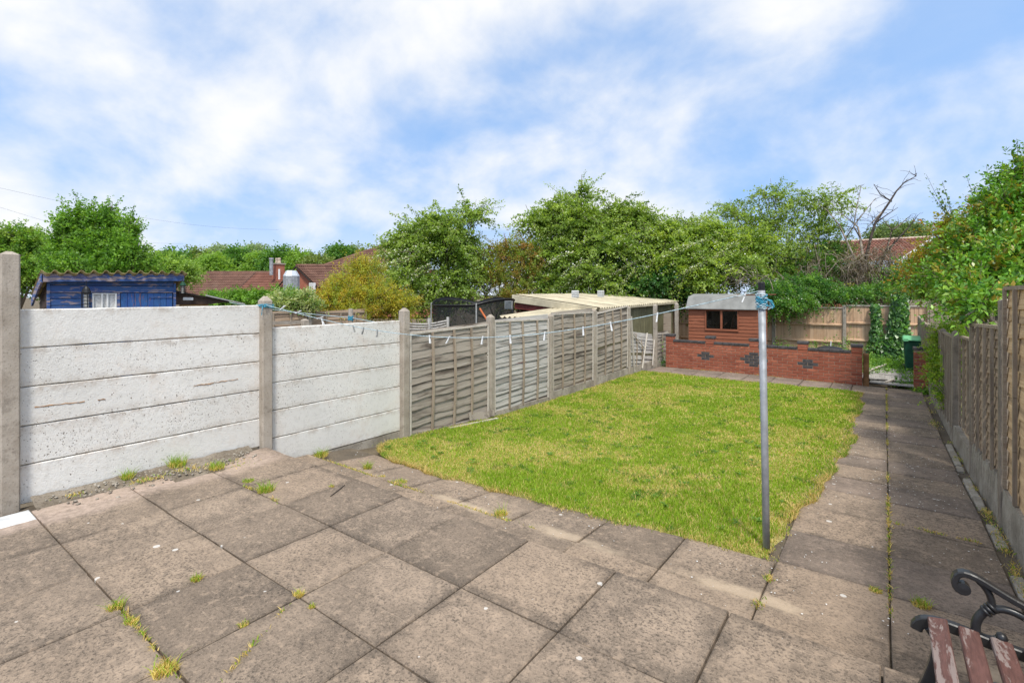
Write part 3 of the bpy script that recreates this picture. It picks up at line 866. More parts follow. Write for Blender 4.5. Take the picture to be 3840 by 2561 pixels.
def lap_panel(parent, x, y0, y1, zb0, zb1, zt0, zt1, face, mat='lapgrey', capmat='battenpale', ns=13, nb=3, bow=0.0, dep=0.68, skip=(), bat=True, tops=True, name='fence_panel', xs=None, label=None):
    """waney lap panel in the plane X = x from y0 to y1; face = +1 shows its battens toward +X"""
    L = y1-y0
    xa, xb = (x, x) if xs is None else xs
    fm = MB()
    def pt(fy, fz, off=0.0):
        zb = zb0+(zb1-zb0)*fy; zt = zt0+(zt1-zt0)*fy
        return Vector((xa+(xb-xa)*fy + face*(off+bow*math.sin(math.pi*fy)*math.sin(math.pi*min(1, max(0, fz)))), y0+L*fy, zb+(zt-zb)*fz))
    if tops:
        for i in range(4):
            fm.bar(pt(i/4, 1.0, 0.006), pt((i+1)/4, 1.0, 0.006), 0.052, 0.030)
    for fy in (0.018, 0.982):
        for i in range(3):
            fm.bar(pt(fy, i/3, 0.030), pt(fy, (i+1)/3, 0.030), 0.035, 0.022, (1, 0, 0))
    P = fm.build(name, MAT[capmat], parent, M=T((xa, y0, zb0)))
    if label:
        P['label'] = label
    for k in range(ns):
        if k in skip:
            continue
        f0 = k/ns
        a, b_ = pt(0.004, f0+0.002), pt(0.996, f0+0.002)
        mid = pt(0.5, f0)
        # follow the bow with one straight slat per row, shifted to the middle of the bow
        off = face*(bow*0.62*math.sin(math.pi*f0))
        a.x += off; b_.x += off
        d = (b_-a); ln = d.length; d.normalize()
        zt = pt(0.5, 1).z; zb = pt(0.5, 0).z
        hh = (zt-zb)/ns*1.22
        yv = Vector((face, 0, 0)); zv = Vector((-face*0.10*dep, 0, 1)).normalized()
        xv = d*ln
        jz = random.uniform(-0.016, 0.016)
        tilt = random.uniform(-0.018, 0.018)
        M_ = frame(a+Vector((0, 0, jz)), xv+Vector((0, 0, tilt)), yv*dep*random.uniform(0.9, 1.35), zv*(hh/0.155))
        link('slat', lap_mesh(mat, random.randrange(6)), P, M_)
    if bat:
        for i in range(nb):
            fy = (i+1)/(nb+1)+random.uniform(-0.02, 0.02)
            bm_ = MB()
            sh = random.uniform(-0.015, 0.015)
            for s_ in range(4):
                a = pt(fy+sh*s_/4, s_/4*1.0-0.004, 0.030); b_ = pt(fy+sh*(s_+1)/4, (s_+1)/4-0.006, 0.030)
                bm_.bar(a, b_, 0.036, 0.024, (1, 0, 0))
            o0 = pt(fy, 0, 0.03)
            bm_.build('batten', MAT['batten'], P, M=frame(o0, (0, 0, 1), (0, 1, 0), (-1, 0, 0)))
    return P

FL = thing('lap_fence', 'weathered grey overlap fence with concrete posts, left of the lawn', 'fence', (-5.4, 9.5, -0.48))
PU = [4.755, 6.68, 8.58, 10.49, 12.42, 14.35, 16.25]; PT = [1.445, 1.290, 1.235, 1.290, 1.325, 1.345, 1.36]
for i, (u_, t_) in enumerate(zip(PU, PT)):
    post(FL, -5.40, u_, g(-5.3, min(u_, 15))-0.12, t_, 0.115 if i < 2 else 0.105, 0.045, lean=(random.uniform(-0.01, 0.01), random.uniform(-0.015, 0.015)))
lap_panel(FL, -5.405, 4.82, 6.62, -0.40, -0.40, 1.075, 1.120, 1, ns=12, bow=0.035, label='panel with its lowest board curling loose')
lap_panel(FL, -5.415, 6.745, 8.52, -0.40, -0.415, 1.165, 1.135, 1, mat='lappale', ns=17, bow=0.03)
lap_panel(FL, -5.415, 8.64, 10.43, -0.315, -0.345, 1.225, 1.215, 1, ns=14, bow=0.02)
lap_panel(FL, -5.415, 10.55, 12.36, -0.310, -0.265, 1.175, 1.315, 1, ns=15, bow=0.03, skip=(6,), label='panel with a hole where a board is missing')
lap_panel(FL, -5.415, 12.50, 14.29, -0.335, -0.60, 0.64, 0.36, 1, mat='lappale', ns=11, bow=0.06, skip=(4,), bat=True, xs=(-5.42, -5.55), label='collapsed panel slumped low between its posts')
lap_panel(FL, -5.43, 14.42, 15.5, -0.5, -0.5, 0.46, 0.42, 1, mat='lapgrey', ns=8, nb=1)
# curled end of the lowest board of the first panel
m = MB()
pts = [(-5.352, 6.10, -0.36, 0.10), (-5.335, 6.28, -0.385, 0.095), (-5.30, 6.46, -0.40, 0.085), (-5.265, 6.62, -0.355, 0.05)]
for a, b_ in zip(pts[:-1], pts[1:]):
    m.hexa([(a[0], a[1], a[2]-0.03), (a[0]-0.010, a[1], a[2]-0.03), (b_[0]-0.010, b_[1], b_[2]-0.03), (b_[0], b_[1], b_[2]-0.03),
            (a[0]-0.02, a[1], a[2]+a[3]), (a[0]-0.03, a[1], a[2]+a[3]), (b_[0]-0.03, b_[1], b_[2]+b_[3]), (b_[0]-0.02, b_[1], b_[2]+b_[3])])
m.build('loose_board', MAT['lapgrey'], FL)
for (y0, y1, h) in ((4.83, 6.62, 0.04), (6.74, 8.53, 0.09), (8.64, 10.44, 0.165), (10.55, 12.37, 0.185), (12.47, 14.30, 0.175), (14.4, 15.4, 0.17)):
    m = MB(); za, zb = g(-5.3, y0), g(-5.3, y1)
    n = 10
    for i in range(n):
        a, b_ = y0+(y1-y0)*i/n, y0+(y1-y0)*(i+1)/n
        ja, jb = random.uniform(0, 0.012), random.uniform(0, 0.012)
        z0, z1 = g(-5.3, a), g(-5.3, b_)
        m.hexa([(-5.44, a, z0-0.12), (-5.378+ja, a, z0-0.12), (-5.378+ja, b_, z1-0.12), (-5.44, b_, z1-0.12),
                (-5.44, a, z0+h), (-5.392+ja, a, z0+h), (-5.392+ja, b_, z1+h), (-5.44, b_, z1+h)])
    m.build('gravel_board', MAT['gravel'], FL)
# props and broken laths in the collapsed bay
m = MB()
m.bar((-5.36, 12.55, 0.62), (-5.34, 13.45, 0.10), 0.03, 0.02); m.bar((-5.33, 13.55, 0.55), (-5.31, 13.15, -0.38), 0.035, 0.018)
m.bar((-5.38, 14.22, 0.30), (-5.33, 13.95, -0.40), 0.03, 0.018)
m.bar((-5.345, 12.47, 1.05), (-5.335, 12.68, -0.42), 0.045, 0.018)
m.build('broken_lath', MAT['battenpale'], FL)
m = MB(); m.bar((-5.28, 5.55, -0.385), (-5.20, 6.62, -0.435), 0.045, 0.02)
tag(m.build('fallen_lath', MAT['battenpale']), 'thin pale lath lying on the grass at the foot of the grey fence', 'wood strip')

# right fence
FR = thing('boundary_fence', 'lap fence with concrete posts and gravel boards along the right of the path', 'fence', (0.78, 8.0, -0.35))
for (u_, zt) in ((5.70, 1.60), (7.52, 1.275), (9.36, 1.13), (11.2, 1.06), (13.05, 1.00), (14.9, 0.98), (16.75, 1.0), (18.6, 1.02)):
    post(FR, 0.792, u_, g(0.7, u_)-0.12, zt, 0.085 if u_ < 6 else 0.075, 0.015 if u_ < 8 else 0.03, 'rightpost')
post(FR, 0.792, 3.80, -0.35, 1.62, 0.085, 0.015, 'rightpost')
lap_panel(FR, 0.80, 3.86, 5.62, 0.085, 0.085, 1.685, 1.685, -1, mat='lapnew', capmat='batten', ns=14, nb=3, bow=0.0, dep=0.5)
lap_panel(FR, 0.80, 1.95, 3.75, 0.20, 0.20, 1.80, 1.80, -1, mat='lapnew', capmat='batten', ns=14, nb=3, bow=0.0, dep=0.5)
lap_panel(FR, 0.80, 5.76, 7.46, 0.10, -0.01, 1.36, 1.30, -1, mat='lapdark', capmat='batten', ns=14, nb=3, dep=0.6)
lap_panel(FR, 0.86, 7.60, 9.28, -0.10, -0.12, 1.10, 1.05, -1, mat='lapdark', capmat='batten', ns=12, nb=3)
for a, b_, z0, z1 in ((9.42, 11.14, 1.02, 1.0), (11.26, 12.99, 0.98, 0.96), (13.11, 14.84, 0.95, 0.92), (14.96, 16.69, 0.92, 0.92), (16.8, 18.5, 0.94, 0.98)):
    lap_panel(FR, 0.80, a, b_, g(0.7, a)+0.12, g(0.7, b_)+0.12, z0, z1, -1, mat='lapgrey', capmat='batten', ns=10, nb=4)
for (y0, y1, h) in ((1.9, 3.74, 0.28), (3.86, 5.64, 0.30), (5.76, 7.46, 0.27), (7.58, 9.30, 0.22), (9.42, 11.14, 0.13), (11.26, 12.99, 0.13), (13.11, 14.84, 0.13)):
    m = MB(); n = 12
    for i in range(n):
        a, b_ = y0+(y1-y0)*i/n, y0+(y1-y0)*(i+1)/n
        z0, z1 = g(0.7, a), g(0.7, b_)
        t0, t1 = (0.07+(0.03 if y0 < 5.7 else 0), )*2 if y0 < 5.7 else (z0+h+0.10*(0 if y0 > 7 else 1), z1+h+0.05*(0 if y0 > 7 else 1))
        if y0 < 5.7:
            t0 = t1 = (0.075 if y0 > 3 else 0.19)
        j0 = j1 = 0.0
        m.hexa([(0.752+j0, a, z0-0.1), (0.83, a, z0-0.1), (0.83, b_, z1-0.1), (0.752+j1, b_, z1-0.1),
                (0.768+j0, a, t0), (0.83, a, t0), (0.83, b_, t1), (0.768+j1, b_, t1)])
    m.build('gravel_board', MAT['gravel'], FR)

# ------------------------------------------------------------------ brick garden wall
BW = thing('brick_wall', 'low red brick garden wall with dark coping and diamond patterns, beyond the lawn', 'wall', (-2.8, 14.45, -0.5))
_bm = {}
def brick_mesh(kind, w=0.213, h=0.064, d=0.10):
    k = (kind, w, h)
    if k not in _bm:
        rs = random.Random(kind*7+3)
        m = MB(); j = lambda: rs.uniform(-0.0025, 0.0025)
        b = 0.004
        f = [(-w/2+b+j(), -d/2, -h/2+b+j()), (w/2-b+j(), -d/2, -h/2+b+j()), (w/2-b+j(), -d/2, h/2-b+j()), (-w/2+b+j(), -d/2, h/2-b+j())]
        r = [(-w/2, -d/2+b, -h/2), (w/2, -d/2+b, -h/2), (w/2, -d/2+b, h/2), (-w/2, -d/2+b, h/2)]
        q = [(-w/2, d/2, -h/2), (w/2, d/2, -h/2), (w/2, d/2, h/2), (-w/2, d/2, h/2)]
        m.add(f+r+q, [(0, 1, 2, 3)]+[(a+i, a+4+i, a+4+(i+1) % 4, a+(i+1) % 4) for a in (0, 4) for i in range(4)]+[(11, 10, 9, 8)])
        _bm[k] = m.mesh('brick', None)
        _bm[k].materials.append(MAT['brick'])
    return _bm[k]
def brick(parent, x, z, w=0.213, dark=False, y=14.40, h=0.064, d=0.10, label=None):
    me = brick_mesh(random.randrange(4), round(w, 3), h, d)
    if dark:
        k = ('d', me.name)
        if k not in _bm:
            _bm[k] = me.copy(); _bm[k].materials[0] = MAT['bluebrick']
        me = _bm[k]
    o = link('brick', me, parent, T((x, y+d/2+random.uniform(-0.002, 0.002), z)) @ Matrix.Rotation(random.gauss(0, 0.004), 4, 'Y'))
    return o
core = MB()
core.hexa([(-5.11, 14.410, -0.62), (-0.425, 14.410, -0.62), (-0.425, 14.505, -0.62), (-5.11, 14.505, -0.62),
           (-5.11, 14.410, 0.300), (-0.425, 14.410, 0.262), (-0.425, 14.505, 0.262), (-5.11, 14.505, 0.300)])
core.build('mortar_core', MAT['mortar'], BW)
bx0 = -5.113
nb_ = 21; bl = (5.113-0.423)/nb_
PIL = [(-5.113, 1), (bx0+bl*5, 1), (bx0+bl*10, 1), (bx0+bl*15, 1), (bx0+bl*20, 1)]
def zshift(x):
    return -0.038*(x+5.11)/4.69
DI = {}
for cx, rows in ((-4.03, ((5, 1), (6, 2), (7, 1))), (-2.84, ((4, 1), (5, 2), (6, 3), (7, 2), (8, 1))), (-1.56, ((5, 1), (6, 2), (7, 1)))):
    for r, k in rows:
        DI.setdefault(r, []).append((cx, k))
for r in range(11):
    z = -0.515 + r*0.0745
    off = 0.0 if r % 2 == 0 else bl/2
    k = -1 if r % 2 else 0
    while True:
        x0 = bx0+off+k*bl; x1 = x0+bl; k += 1
        if x0 > -0.425-0.02:
            break
        a, b_ = max(x0, bx0), min(x1, -0.423)
        if b_-a < 0.05:
            continue
        xc = (a+b_)/2
        dk = any(abs(xc-cx) < kk*bl/2+0.02 for cx, kk in DI.get(r, ()))
        brick(BW, xc, z+zshift(xc), b_-a-0.0105, dk)
PX = []
for x0, _ in PIL:
    xc = x0+bl/2
    PX.append(xc)
    pm = MB(); pm.box(x0+0.008, x0+bl-0.008, 14.41, 14.60, 0.25+zshift(xc), 0.445+zshift(xc)); pm.build('pillar_core', MAT['mortar'], BW)
    for r in range(2):
        brick(BW, xc, 0.3045+r*0.0745+zshift(xc), bl-0.008 if r == 0 else bl-0.006, False, d=0.19)
    cm = MB(); cm.box(x0-0.012, x0+bl+0.012, 14.385, 14.62, 0.418+zshift(xc), 0.482+zshift(xc)); cm.build('pillar_cap', MAT['bluebrick'], BW, bevel=0.006)
for i in range(4):
    a, b_ = PIL[i][0]+bl, PIL[i+1][0]
    n = 4; l = (b_-a)/n
    for q in range(n):
        x0 = a+q*l; zz = zshift(x0+l/2)
        cm = MB(); cm.box(x0+0.004, x0+l-0.004, 14.385, 14.53, 0.2735+zz+random.uniform(-0.003, 0.003), 0.333+zz)
        cm.build('coping_brick', MAT['bluebrick'], BW, bevel=0.006)
ST = thing('brick_pier', 'short red brick pier with dark cap beside the right fence', 'pier', (0.69, 14.5, -0.51))
pc = MB(); pc.box(0.525, 0.845, 14.41, 14.59, -0.62, 0.385); pc.build('mortar_core', MAT['mortar'], ST)
for r in range(12):
    z = -0.515+r*0.0745
    for a, b_ in (((0.517, 0.737), (0.737, 0.853)) if r % 2 else ((0.517, 0.627), (0.627, 0.853))):
        brick(ST, (a+b_)/2, z, b_-a-0.010, False, d=0.19)
    lb = MB()
cm = MB(); cm.box(0.505, 0.865, 14.38, 14.62, 0.385, 0.450); cm.build('pier_cap', MAT['bluebrick'], ST, bevel=0.006)
gp = MB(); gp.box(-0.415, -0.300, 14.47, 14.57, -0.58, 0.235)
tag(gp.build('gate_post', MAT['orangebrown'], bevel=0.006), 'stubby orange brown timber post at the end of the brick wall', 'post')

# ------------------------------------------------------------------ back fence of vertical boards
FB = thing('board_fence', 'orange brown vertical board fence closing the far end of the garden', 'fence', (-1, 20.0, -0.5))
_fb = []
for q in range(4):
    m = MB(); w = 0.112
    m.hexa([(-w/2, 0, 0), (w/2, 0.0, 0), (w/2, 0.012, 0), (-w/2, 0.022, 0), (-w/2, -0.006, 1), (w/2, 0.004, 1), (w/2, 0.012, 1), (-w/2, 0.022, 1)])
    _fb.append(m.mesh('board', MAT['feather']))
def boards(x0, x1, z0, z1, y):
    x = x0
    while x < x1-0.03:
        link('board', random.choice(_fb), FB, frame((x+0.05, y, z0), (random.uniform(0.88, 1.0), random.uniform(-0.03, 0.03), 0), (0, 1, 0), (random.gauss(0, 0.002), 0, z1-z0+random.uniform(-0.006, 0.006))))
        x += 0.098+random.uniform(-0.004, 0.004)
BAYS = [(-7.0, -5.15, 1.06), (-5.05, -3.26, 1.12), (-3.12, -1.14, 1.165), (-1.02, 1.06, 1.245)]
for x0, x1, zt in BAYS:
    boards(x0, x1, -0.60, zt, 20.0)
    m = MB()
    m.box(x0-0.01, x1+0.01, 19.96, 20.03, zt, zt+0.03); m.build('capping_rail', MAT['battenpale'], FB)
    for zz in (zt-0.55, zt-1.11):
        m = MB(); m.hexa([(x0, 19.935, zz-0.035), (x1, 19.935, zz-0.035), (x1, 19.997, zz-0.035), (x0, 19.997, zz-0.035), (x0, 19.935, zz+0.005), (x1, 19.935, zz+0.005), (x1, 19.997, zz+0.035), (x0, 19.997, zz+0.035)])
        m.build('arris_rail', MAT['feather'], FB)
for x in (-5.10, -3.19, -1.08):
    post(FB, x, 20.0, -0.7, 1.10 if x < -2 else 1.27, 0.105, 0.03)
post(FB, 1.16, 19.9, -0.7, 1.46, 0.15, 0.02, 'batten')

# ------------------------------------------------------------------ garden shed behind the brick wall
SH = thing('garden_shed', 'small red brown shiplap shed with felt roof behind the brick wall', 'shed', (-4.0, 17.1, -0.5))
SX0, SX1, SY0, SY1 = -5.05, -3.03, 16.32, 17.85
WX0, WX1, WZ0, WZ1 = -4.50, -3.59, 0.565, 1.12
m = MB()
m.box(SX0+0.03, WX0, SY0+0.03, SY0+0.06, -0.5, 1.20); m.box(WX1, SX1-0.03, SY0+0.03, SY0+0.06, -0.5, 1.20)
m.box(WX0, WX1, SY0+0.03, SY0+0.06, -0.5, WZ0); m.box(WX0, WX1, SY0+0.03, SY0+0.06, WZ1, 1.20)
m.box(SX0+0.03, SX0+0.06, SY0+0.06, SY1, -0.5, 1.2); m.box(SX1-0.06, SX1-0.03, SY0+0.06, SY1, -0.5, 1.2)
m.box(SX0+0.06, SX1-0.06, SY1-0.03, SY1, -0.5, 1.2); m.box(SX0+0.06, SX1-0.06, SY0+0.06, SY1-0.03, -0.5, -0.47)
m.build('inner_wall', MAT['dark'], SH)
def clad_mesh(h=0.125):
    mm = MB(); n = 6
    vs = []; rs = random.Random(4)
    for i in range(n+1):
        x = i/n; w = rs.uniform(-0.003, 0.003)
        vs += [(x, 0.012, h), (x, -0.004, h), (x, -0.020, w), (x, 0.000, w)]
    fs = [(i*4+q, (i+1)*4+q, (i+1)*4+(q+1) % 4, i*4+(q+1) % 4) for i in range(n) for q in range(4)]+[(0, 1, 2, 3), (n*4+3, n*4+2, n*4+1, n*4)]
    mm.add(vs, fs)
    return mm.mesh('cladding_board', MAT['clad'])
_cl = clad_mesh()
nrow = 16
for k in range(nrow):
    z = -0.48+k*0.1055
    spans = [(SX0, SX1)]
    if z+0.11 > WZ0-0.05 and z < WZ1+0.02:
        spans = [(SX0, WX0-0.03), (WX1+0.03, SX1)]
    for a, b_ in spans:
        link('cladding_board', _cl, SH, frame((a, SY0+0.02, z), (b_-a, 0, random.uniform(-0.004, 0.004)), (0, 1, 0), (0, 0, 1)))
    link('cladding_board', _cl, SH, frame((SX1-0.02, SY0+0.02, z), (0, SY1-SY0, 0), (-1, 0, 0), (0, 0, 1)))
for a, b_, c_, d_ in ((WX0-0.035, WX1+0.035, WZ0-0.07, WZ0-0.005), (WX0-0.035, WX1+0.035, WZ1, WZ1+0.05), (WX0-0.035, WX0, WZ0-0.004, WZ1-0.001), (WX1, WX1+0.035, WZ0-0.004, WZ1-0.001), ((WX0+WX1)/2-0.035, (WX0+WX1)/2+0.025, WZ0-0.004, WZ1-0.001)):
    m = MB(); m.box(a, b_, SY0-0.022, SY0+0.03, c_, d_); m.build('window_frame', MAT['clad'], SH, bevel=0.004)
mid = (WX0+WX1)/2
for a, b_ in ((WX0, mid-0.035), (mid+0.025, WX1)):
    m = MB(); m.box(a+0.001, b_-0.001, SY0+0.004, SY0+0.008, WZ0, WZ1-0.002); m.build('pane', MAT['glass'], SH)
m = MB(); m.bar((-4.4, 16.6, 0.3), (-3.95, 16.6, 0.75), 0.05, 0.03); m.bar((-3.9, 16.9, 0.2), (-3.7, 16.8, 1.0), 0.3, 0.02); m.build('stored_timber', MAT['clad'], SH)
# barrel shaped felt roof: eave, knee, ridge, knee, eave
prof = [(SY0-0.10, 1.185), (SY0+0.17, 1.55), (SY0+0.74, 1.640), (SY1-0.2, 1.50), (SY1+0.08, 1.19)]
m = MB()
for (ya, za), (yb, zb) in zip(prof[:-1], prof[1:]):
    m.hexa([(SX0-0.06, ya, za-0.02), (SX1+0.06, ya, za-0.02), (SX1+0.06, yb, zb-0.02), (SX0-0.06, yb, zb-0.02), (SX0-0.06, ya, za), (SX1+0.06, ya, za), (SX1+0.06, yb, zb), (SX0-0.06, yb, zb)])
m.build('roof', MAT['felt'], SH)
for x in (SX0-0.03, SX1+0.0):
    m = MB(); pl = [(y_, z_-0.022) for y_, z_ in prof]
    m.prism([(SY0+0.02, 1.17)]+[(y_, z_) for y_, z_ in pl[1:-1]]+[(SY1, 1.17)], frame((x, 0, 0), (0, 1, 0), (0, 0, 1), (1, 0, 0)), 0.03)
    m.build('gable_board', MAT['clad'], SH)

# ------------------------------------------------------------------ neighbour's corrugated store
CS = thing('corrugated_store', 'long flat store with cream corrugated roof and olive sheet walls, beyond the grey fence', 'outbuilding', (-7.5, 15.2, -0.6))
def corrugated(mb, p00, p10, p01, p11, pitch, amp, along, n_per=4):
    """bilinear sheet p(s,t); waves run across the 's' direction"""
    p00, p10, p01, p11 = [Vector(p) for p in (p00, p10, p01, p11)]
    L = (p10-p00).length
    n = max(4, int(L/pitch*n_per))
    nrm = (p10-p00).cross(p01-p00).normalized()
    if nrm.z < 0 and abs(nrm.z) > 0.3:
        nrm = -nrm
    b = []
    for i in range(n+1):
        s_ = i/n
        w = amp*max(-0.45, math.cos(2*math.pi*s_*L/pitch))
        for t_ in (0, 1):
            p = (p00*(1-s_)+p10*s_)*(1-t_)+(p01*(1-s_)+p11*s_)*t_
            b.append(p+nrm*w)
    k = len(b)
    b2 = [p-nrm*0.006 for p in b]
    fs = [(2*i, 2*i+2, 2*i+3, 2*i+1) for i in range(n)]
    fs += [(k+2*i+1, k+2*i+3, k+2*i+2, k+2*i) for i in range(n)]
    fs += [(2*i, k+2*i, k+2*i+2, 2*i+2) for i in range(n)]+[(2*i+3, k+2*i+3, k+2*i+1, 2*i+1) for i in range(n)]
    mb.add(b+b2, fs)
def zr(x, y):   # roof height
    fy = (y-12.2)/6.1; fx = (-6.2-x)/2.7
    zr_ = 1.265+0.10*fy; zl_ = 1.60+0.04*fy
    return zr_+(zl_-zr_)*fx
for k in range(6):
    y0 = 12.16+k*1.064; y1 = y0+1.064+0.03
    m = MB()
    dz = 0.004*(k % 2)
    corrugated(m, (-6.10, y0, zr(-6.10, y0)+dz), (-6.10, y1, zr(-6.10, y1)+dz), (-8.95, y0, zr(-8.95, y0)+dz), (-8.95, y1, zr(-8.95, y1)+dz), 0.152, 0.034, 'y')
    m.build('roof_sheet', MAT['corr'], CS)
m = MB()
m.hexa([(-6.15, 12.08, 1.10), (-8.95, 12.08, 1.39), (-8.95, 12.14, 1.39), (-6.15, 12.14, 1.10), (-6.15, 12.08, 1.275), (-8.95, 12.08, 1.615), (-8.95, 12.14, 1.615), (-6.15, 12.14, 1.275)])
m.build('fascia_board', MAT['corr'], CS, bevel=0.01)
m = MB()
m.hexa([(-6.22, 12.16, 0.98), (-8.90, 12.16, 1.2), (-8.90, 12.2, 1.2), (-6.22, 12.2, 0.98), (-6.22, 12.16, 1.12), (-8.90, 12.16, 1.42), (-8.90, 12.2, 1.42), (-6.22, 12.2, 1.12)])
m.build('wall_plate', MAT['redpaint'], CS)
m = MB(); m.box(-8.88, -6.26, 12.22, 12.26, -0.6, 1.10); m.build('front_wall', MAT['redpaint'], CS)
for k in range(5):
    y0 = 12.25+k*1.2
    m = MB(); corrugated(m, (-6.24, y0, -0.6), (-6.24, y0+1.195, -0.6), (-6.24, y0, zr(-6.24, y0)-0.035), (-6.24, y0+1.195, zr(-6.24, y0+1.195)-0.035), 0.20, 0.018, 'y')
    m.build('wall_sheet', MAT['olive'], CS)
m = MB(); m.box(-8.88, -6.26, 18.20, 18.24, -0.6, 1.30); m.box(-8.90, -8.86, 12.26, 18.20, -0.6, 1.55); m.build('back_wall', MAT['olive'], CS)
m = MB(); m.bar((-6.12, 12.16, 1.215), (-6.12, 18.3, 1.315), 0.05, 0.05); m.build('gutter', MAT['corr'], CS)
for i, q in enumerate(((-7.9,14.05,1.52), (-7.84,15.72,1.53))):
    z0 = zr(q[0], q[1])+0.02
    vt = MB(); vt.box(q[0]-0.09, q[0]+0.09, q[1]-0.09, q[1]+0.09, z0, z0+0.23)
    v_ = vt.build('roof_vent', MAT['whitepaint'], CS, bevel=0.01)
    for k in range(4):
        lm = MB(); lm.box(q[0]-0.07, q[0]+0.097, q[1]-0.097, q[1]+0.07, z0+0.035+k*0.048, z0+0.055+k*0.048); lm.build('louvre', MAT['pegold'], v_)

LT = thing('lean_to', 'low lean-to with cream corrugated roof in front of the long store', 'outbuilding', (-6.8, 11.0, -0.6))
for k in range(2):
    a, b_ = -7.55+k*0.76, -7.55+(k+1)*0.76+0.01
    m = MB(); corrugated(m, (a, 9.7, 1.075+k*0.006), (b_, 9.7, 1.075+k*0.006), (a, 12.08, 1.21+k*0.006), (b_, 12.08, 1.21+k*0.006), 0.152, 0.036, 'x')
    m.build('roof_sheet', MAT['corr'], LT)
m = MB(); m.box(-7.45, -6.15, 9.78, 9.83, 0.93, 1.04); m.build('beam', MAT['dark'], LT)
m = MB(); m.box(-7.47, -7.42, 9.80, 9.86, -0.6, 1.0); m.box(-6.2, -6.15, 9.80, 9.86, -0.6, 1.0); m.box(-7.47, -7.42, 11.9, 11.96, -0.6, 1.1); m.build('support_post', MAT['batten'], LT)
q = (-8.76,11.68,1.32)
m = MB(); m.box(q[0]-0.14, q[0]+0.14, q[1]-0.02, q[1]+0.02, q[2]-0.12, q[2]+0.13); bd = tag(m.build('notice_board', MAT['whitepaint'], bevel=0.008), 'small white framed grey board standing behind the lean-to roof', 'board')
m = MB(); m.box(q[0]-0.115, q[0]+0.115, q[1]-0.028, q[1]-0.022, q[2]-0.095, q[2]+0.105); m.build('panel', plain('grey board face', (0.30, 0.32, 0.33), 0.7), bd)
# ------------------------------------------------------------------ trampoline
TC = (-9.32,10.77,1.33)
TR = thing('trampoline', 'round trampoline with black safety net, behind the grey fence', 'trampoline', (TC[0], TC[1], -0.6))
tr = 1.16
a0 = math.atan2(-TC[1], -TC[0])        # towards the garden
PA = [a0-math.pi/2-0.05, a0+0.06, a0+math.pi/2+0.3, a0+math.pi-0.1]
def tp(a, z, r=tr):
    return Vector((TC[0]+r*math.cos(a), TC[1]+r*math.sin(a), z))
def ztop(a):
    a = (a-PA[0]) % (2*math.pi)
    for i in range(4):
        d0 = (PA[i]-PA[0]) % (2*math.pi); d1 = (PA[(i+1) % 4]-PA[0]) % (2*math.pi) or 2*math.pi
        if d0 <= a <= d1:
            f = (a-d0)/(d1-d0)
            lift = (-0.02, 0.15, 0.17, 0.17)[i]
            return 1.36 + lift*math.sin(math.pi*f)**0.8
    return 1.36
n = 48
vs = []; fs = []
for i in range(n):
    a = PA[0]+2*math.pi*i/n
    zt = ztop(a)
    vs += [tp(a, zt, tr), tp(a, zt-0.055, tr*0.985), tp(a, 0.85, tr*0.97), tp(a, 0.25, tr*1.0)]
m = MB(); m.add(vs, [(i*4+k, ((i+1) % n)*4+k, ((i+1) % n)*4+k+1, i*4+k+1) for i in range(n) for k in (1, 2)]); m.build('safety_net', MAT['net'], TR, smooth=True)
m = MB(); m.add(vs, [(i*4, ((i+1) % n)*4, ((i+1) % n)*4+1, i*4+1) for i in range(n)]); m.build('net_hem', MAT['black'], TR, smooth=True)
m = MB(); m.tube([tp(PA[0]+2*math.pi*i/n, ztop(PA[0]+2*math.pi*i/n)) for i in range(n+1)], 0.016, 5); m.build('top_rod', MAT['black'], TR)
for a in PA:
    m = MB(); m.tube([tp(a, -0.6, tr*1.03), tp(a, 0.3, tr*1.03), tp(a, 1.40, tr*1.02)], 0.018, 6); m.build('pole', MAT['pegold'], TR)
m = MB(); m.lathe([(tr, 0.22), (tr, 0.30), (tr-0.02, 0.31), (tr-0.25, 0.31), (tr-0.26, 0.28)], 32, T((TC[0], TC[1], 0))); m.build('pad_ring', MAT['greenfelt'], TR)
# pitchfork, hurdle, washing post, dark fence and other things in the next garden
FK = thing('garden_fork', 'garden fork with an orange handle standing behind the grey fence', 'tool', (-6.68,8.25,0.86))
h0 = Vector((-6.98,8.27,1.33)); h1 = Vector((-6.76,8.31,1.02))
m = MB(); m.tube([h0, h1], 0.020, 6); m.build('handle', MAT['orange'], FK)
d_ = (h1-h0).normalized()
for k in (-1, 0, 1):
    m = MB(); p = h1+Vector((0.05*k, 0.03*k, 0)); m.tube([h1, h1+d_*0.08+Vector((0.05*k, 0.03*k, 0)), h1+d_*0.62+Vector((0.045*k, 0.03*k, 0))], 0.012, 5); m.build('tine', MAT['orange'], FK)
HU = thing('wattle_hurdle', 'small bleached slatted hurdle showing above the grey fence beside the trampoline', 'fence panel', (-7.5, 7.2, -0.3))
for k in range(14):
    m = MB(); z = 0.40+k*0.052
    pts = [(-7.5+0.012*math.sin(i*2.1+k), 6.55+1.3*i/6, z-0.05*math.sin(math.pi*i/6)) for i in range(7)]
    m.tube(pts, 0.020, 5); m.build('rod', MAT['lappale'], HU)
for y in (6.6, 7.25, 7.8):
    m = MB(); m.tube([(-7.47, y, -0.3), (-7.47, y, 1.15)], 0.03, 6); m.build('stake', MAT['lappale'], HU)
DF = thing('dark_fence', 'dark brown lap fence of the next garden, behind the variegated shrub', 'fence', (-11.9, 7, -0.3))
